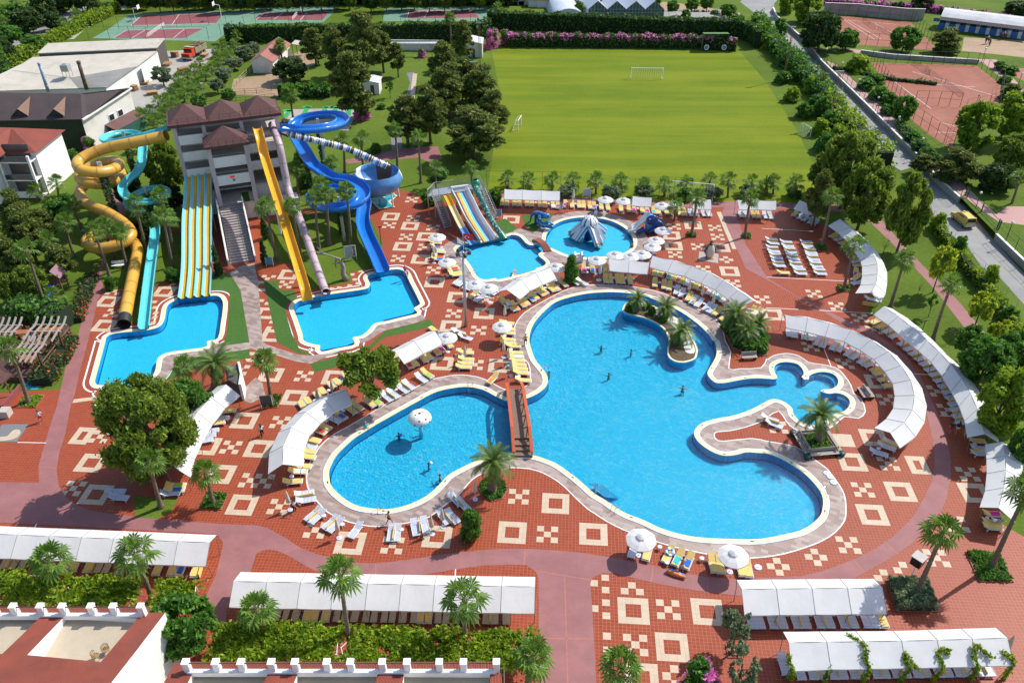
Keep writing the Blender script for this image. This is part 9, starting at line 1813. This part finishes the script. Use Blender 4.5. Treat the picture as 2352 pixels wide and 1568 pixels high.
for tl_,x,y,rz,lb in [('32',920,490,R(95),'grey double bench on the paving right of the flower-shaped pool'),('22',2175,165,R(5),'grey wooden bench in front of the planted corner'),('01',1095,890,R(10),'white-slatted bench under the tube slide')]: t = thing('bench',lb,'bench',Q(tl_,x,y,0),rz);bench(Vector((0,0,0)),0,t,1.9,WHW if 'white' in lb else None);'double' in lb and bench(Vector((0,.75,0)),PI,t,1.9)
# play tower, dead tree, basketball hoops
t = thing('play_tower','wooden play tower with striped awning and blue slide on the left lawn','play tower',Q('01',560,1110,0));p = Q('01',560,1100,0);STR = nt('striped_awning');w = STR[1].nodes.new('ShaderNodeTexWave');w.inputs['Scale'].default_value = 1.2;STR[1].links.new(ocoord(STR[1],.8),w.inputs['Vector']);STR[1].links.new(ramp(STR[1],w.outputs[0],[(.3,(.05,.10,.22)),(.5,(.40,.20,.06)),(.7,(.30,.05,.04))]),STR[2].inputs['Base Color'])
for sx in (-.8,.8):
 for sy in (-.8,.8): mb = MB();mb.beam(p+Vector((sx,sy,0)),p+Vector((sx,sy,3.0)),.12,.12);mb.build('post',pm('brown_wood',(.16,.085,.05)),t)
mb = MB();mb.box(p+Vector((0,0,1.4)),(1.7,1.7,.1));mb.build('floor',pm('brown_wood',(.16,.085,.05)),t);mb = MB();quad(mb,[p+Vector((-1,-1,2.7)),p+Vector((0,-1,3.6)),p+Vector((0,1,3.6)),p+Vector((-1,1,2.7))]);quad(mb,[p+Vector((0,-1,3.6)),p+Vector((1.1,-1,2.5)),p+Vector((1.1,1,2.5)),p+Vector((0,1,3.6))]);mb.build('awning',STR[0],t)
mb = MB();mb.sweep(smooth_path([p+Vector((-.3,-.9,1.5)),p+Vector((-.25,-1.8,1.0)),p+Vector((-.2,-3.0,.45)),p+Vector((-.1,-4.2,.15))],4),upr(.32,.22),closed=True);mb.build('slide',pm('bright_blue_plastic',(.01,.12,.65),.3),t,True);mb = MB();mb.beam(p+Vector((-.8,0,2.4)),p+Vector((-4.2,-.6,2.4)),.12,.12);[mb.beam(p+Vector((-4.2,-.6,2.4)),p+Vector((-4.4,s-.6,0)),.1,.1) for s in (-.9,.9)];mb.build('swing_beam',pm('brown_wood',(.16,.085,.05)),t);mb = MB();[mb.tube([p+Vector((-2.6+s,-.3,2.4)),p+Vector((-2.6+s,-.3,.6))],.015,3) for s in (-.2,.2)];mb.lathe([(.15,.55),(.3,.6),(.3,.68),(.15,.6)],10,p+Vector((-2.6,-.3,0)));mb.build('swing',GELO,t)
t = thing('dead_tree','bare gnarled dead tree trunk between the lilac tube and blue slide','tree',Q('11',830,1010,0));b = Q('11',830,1005,0);mb = MB();W_ = lambda x,y: V(*T('11',x,y),b.y);DW = pm('dead_wood',(.24,.20,.165),.9,.3,5,.8);mb.tube([b,W_(800,950),W_(800,880),W_(770,810)],[.5,.36,.32,.2],8);mb.build('trunk',DW,t,True)
for pts in ([(770,810),(690,785),(620,760),(560,700)],[(790,815),(850,800),(885,760),(885,720)],[(640,765),(550,760)],[(740,800),(730,860),(735,890)]): mb = MB();q = [W_(*c) for c in pts];mb.tube(q,[.17-.04*i for i in range(len(q))],6);mb.build('branch',DW,t,True)
for tl_,bx,by,ty,s in [('00',1245,185,80,1),('00',2040,185,50,-1)]:
 b = G(*T(tl_,bx,by),0);h = V(*T(tl_,bx,ty),b.y).z;t = thing('basketball_hoop','white basketball hoop at the '+('left' if s > 0 else 'right')+' end of the red court','hoop',b);mb = MB();mb.tube([(0,0,0),(0,0,h),(s*1.5,0,h+.3)],.09,6);mb.build('post',WHW,t,False,False);mb = MB();mb.box((s*1.6,0,h+.4),(.08,1.8,1.05));mb.build('backboard',WHW,t,False,False);mb = MB();mb.lathe([(.22,0),(.25,.02),(.22,.04)],10,(s*1.95,0,h));mb.build('ring',GELO,t,False,False)
for i,(tl_,bx,by,tx,ty) in enumerate([('00',1905,1020,1865,770),('21',728,280,725,170),('31',1415,1470,1440,1380),('11',1150,670,1145,520),('11',110,880,95,710),('02',530,320,470,170),('01',745,1140,725,1030),('00',705,145,685,15),('30',1905,985,1900,880)]):
 b = G(*T(tl_,bx,by),0);h = max(1.5,V(*T(tl_,tx,ty),b.y).z);t = thing('lamp_post',['tall slim lamp post on the lawn behind the tower','dark lantern post behind the top row','small dark lamp post on the right lawn','dark lamp post right of the blue slide','dark lamp post left of the yellow slide','dark lamp post by the water channel','dark lamp post in the flower hedge','wooden street pole beside the left road','dark floodlight post at the near clay court'][i],'lamp post',b);mb = MB();mb.tube([(0,0,0),(0,0,h)],.05,6);mb.build('pole',STEEL if i == 0 else DARKM,t,False,False);mb = MB();mb.box((0,0,h+.05),(.5,.14,.16),.4);mb.build('lamp_head',WHW if i == 0 else DARKM,t,False,False)
# ---------------------------------------------------------------- tidy the patterns away
for r in PARK: drop(r)
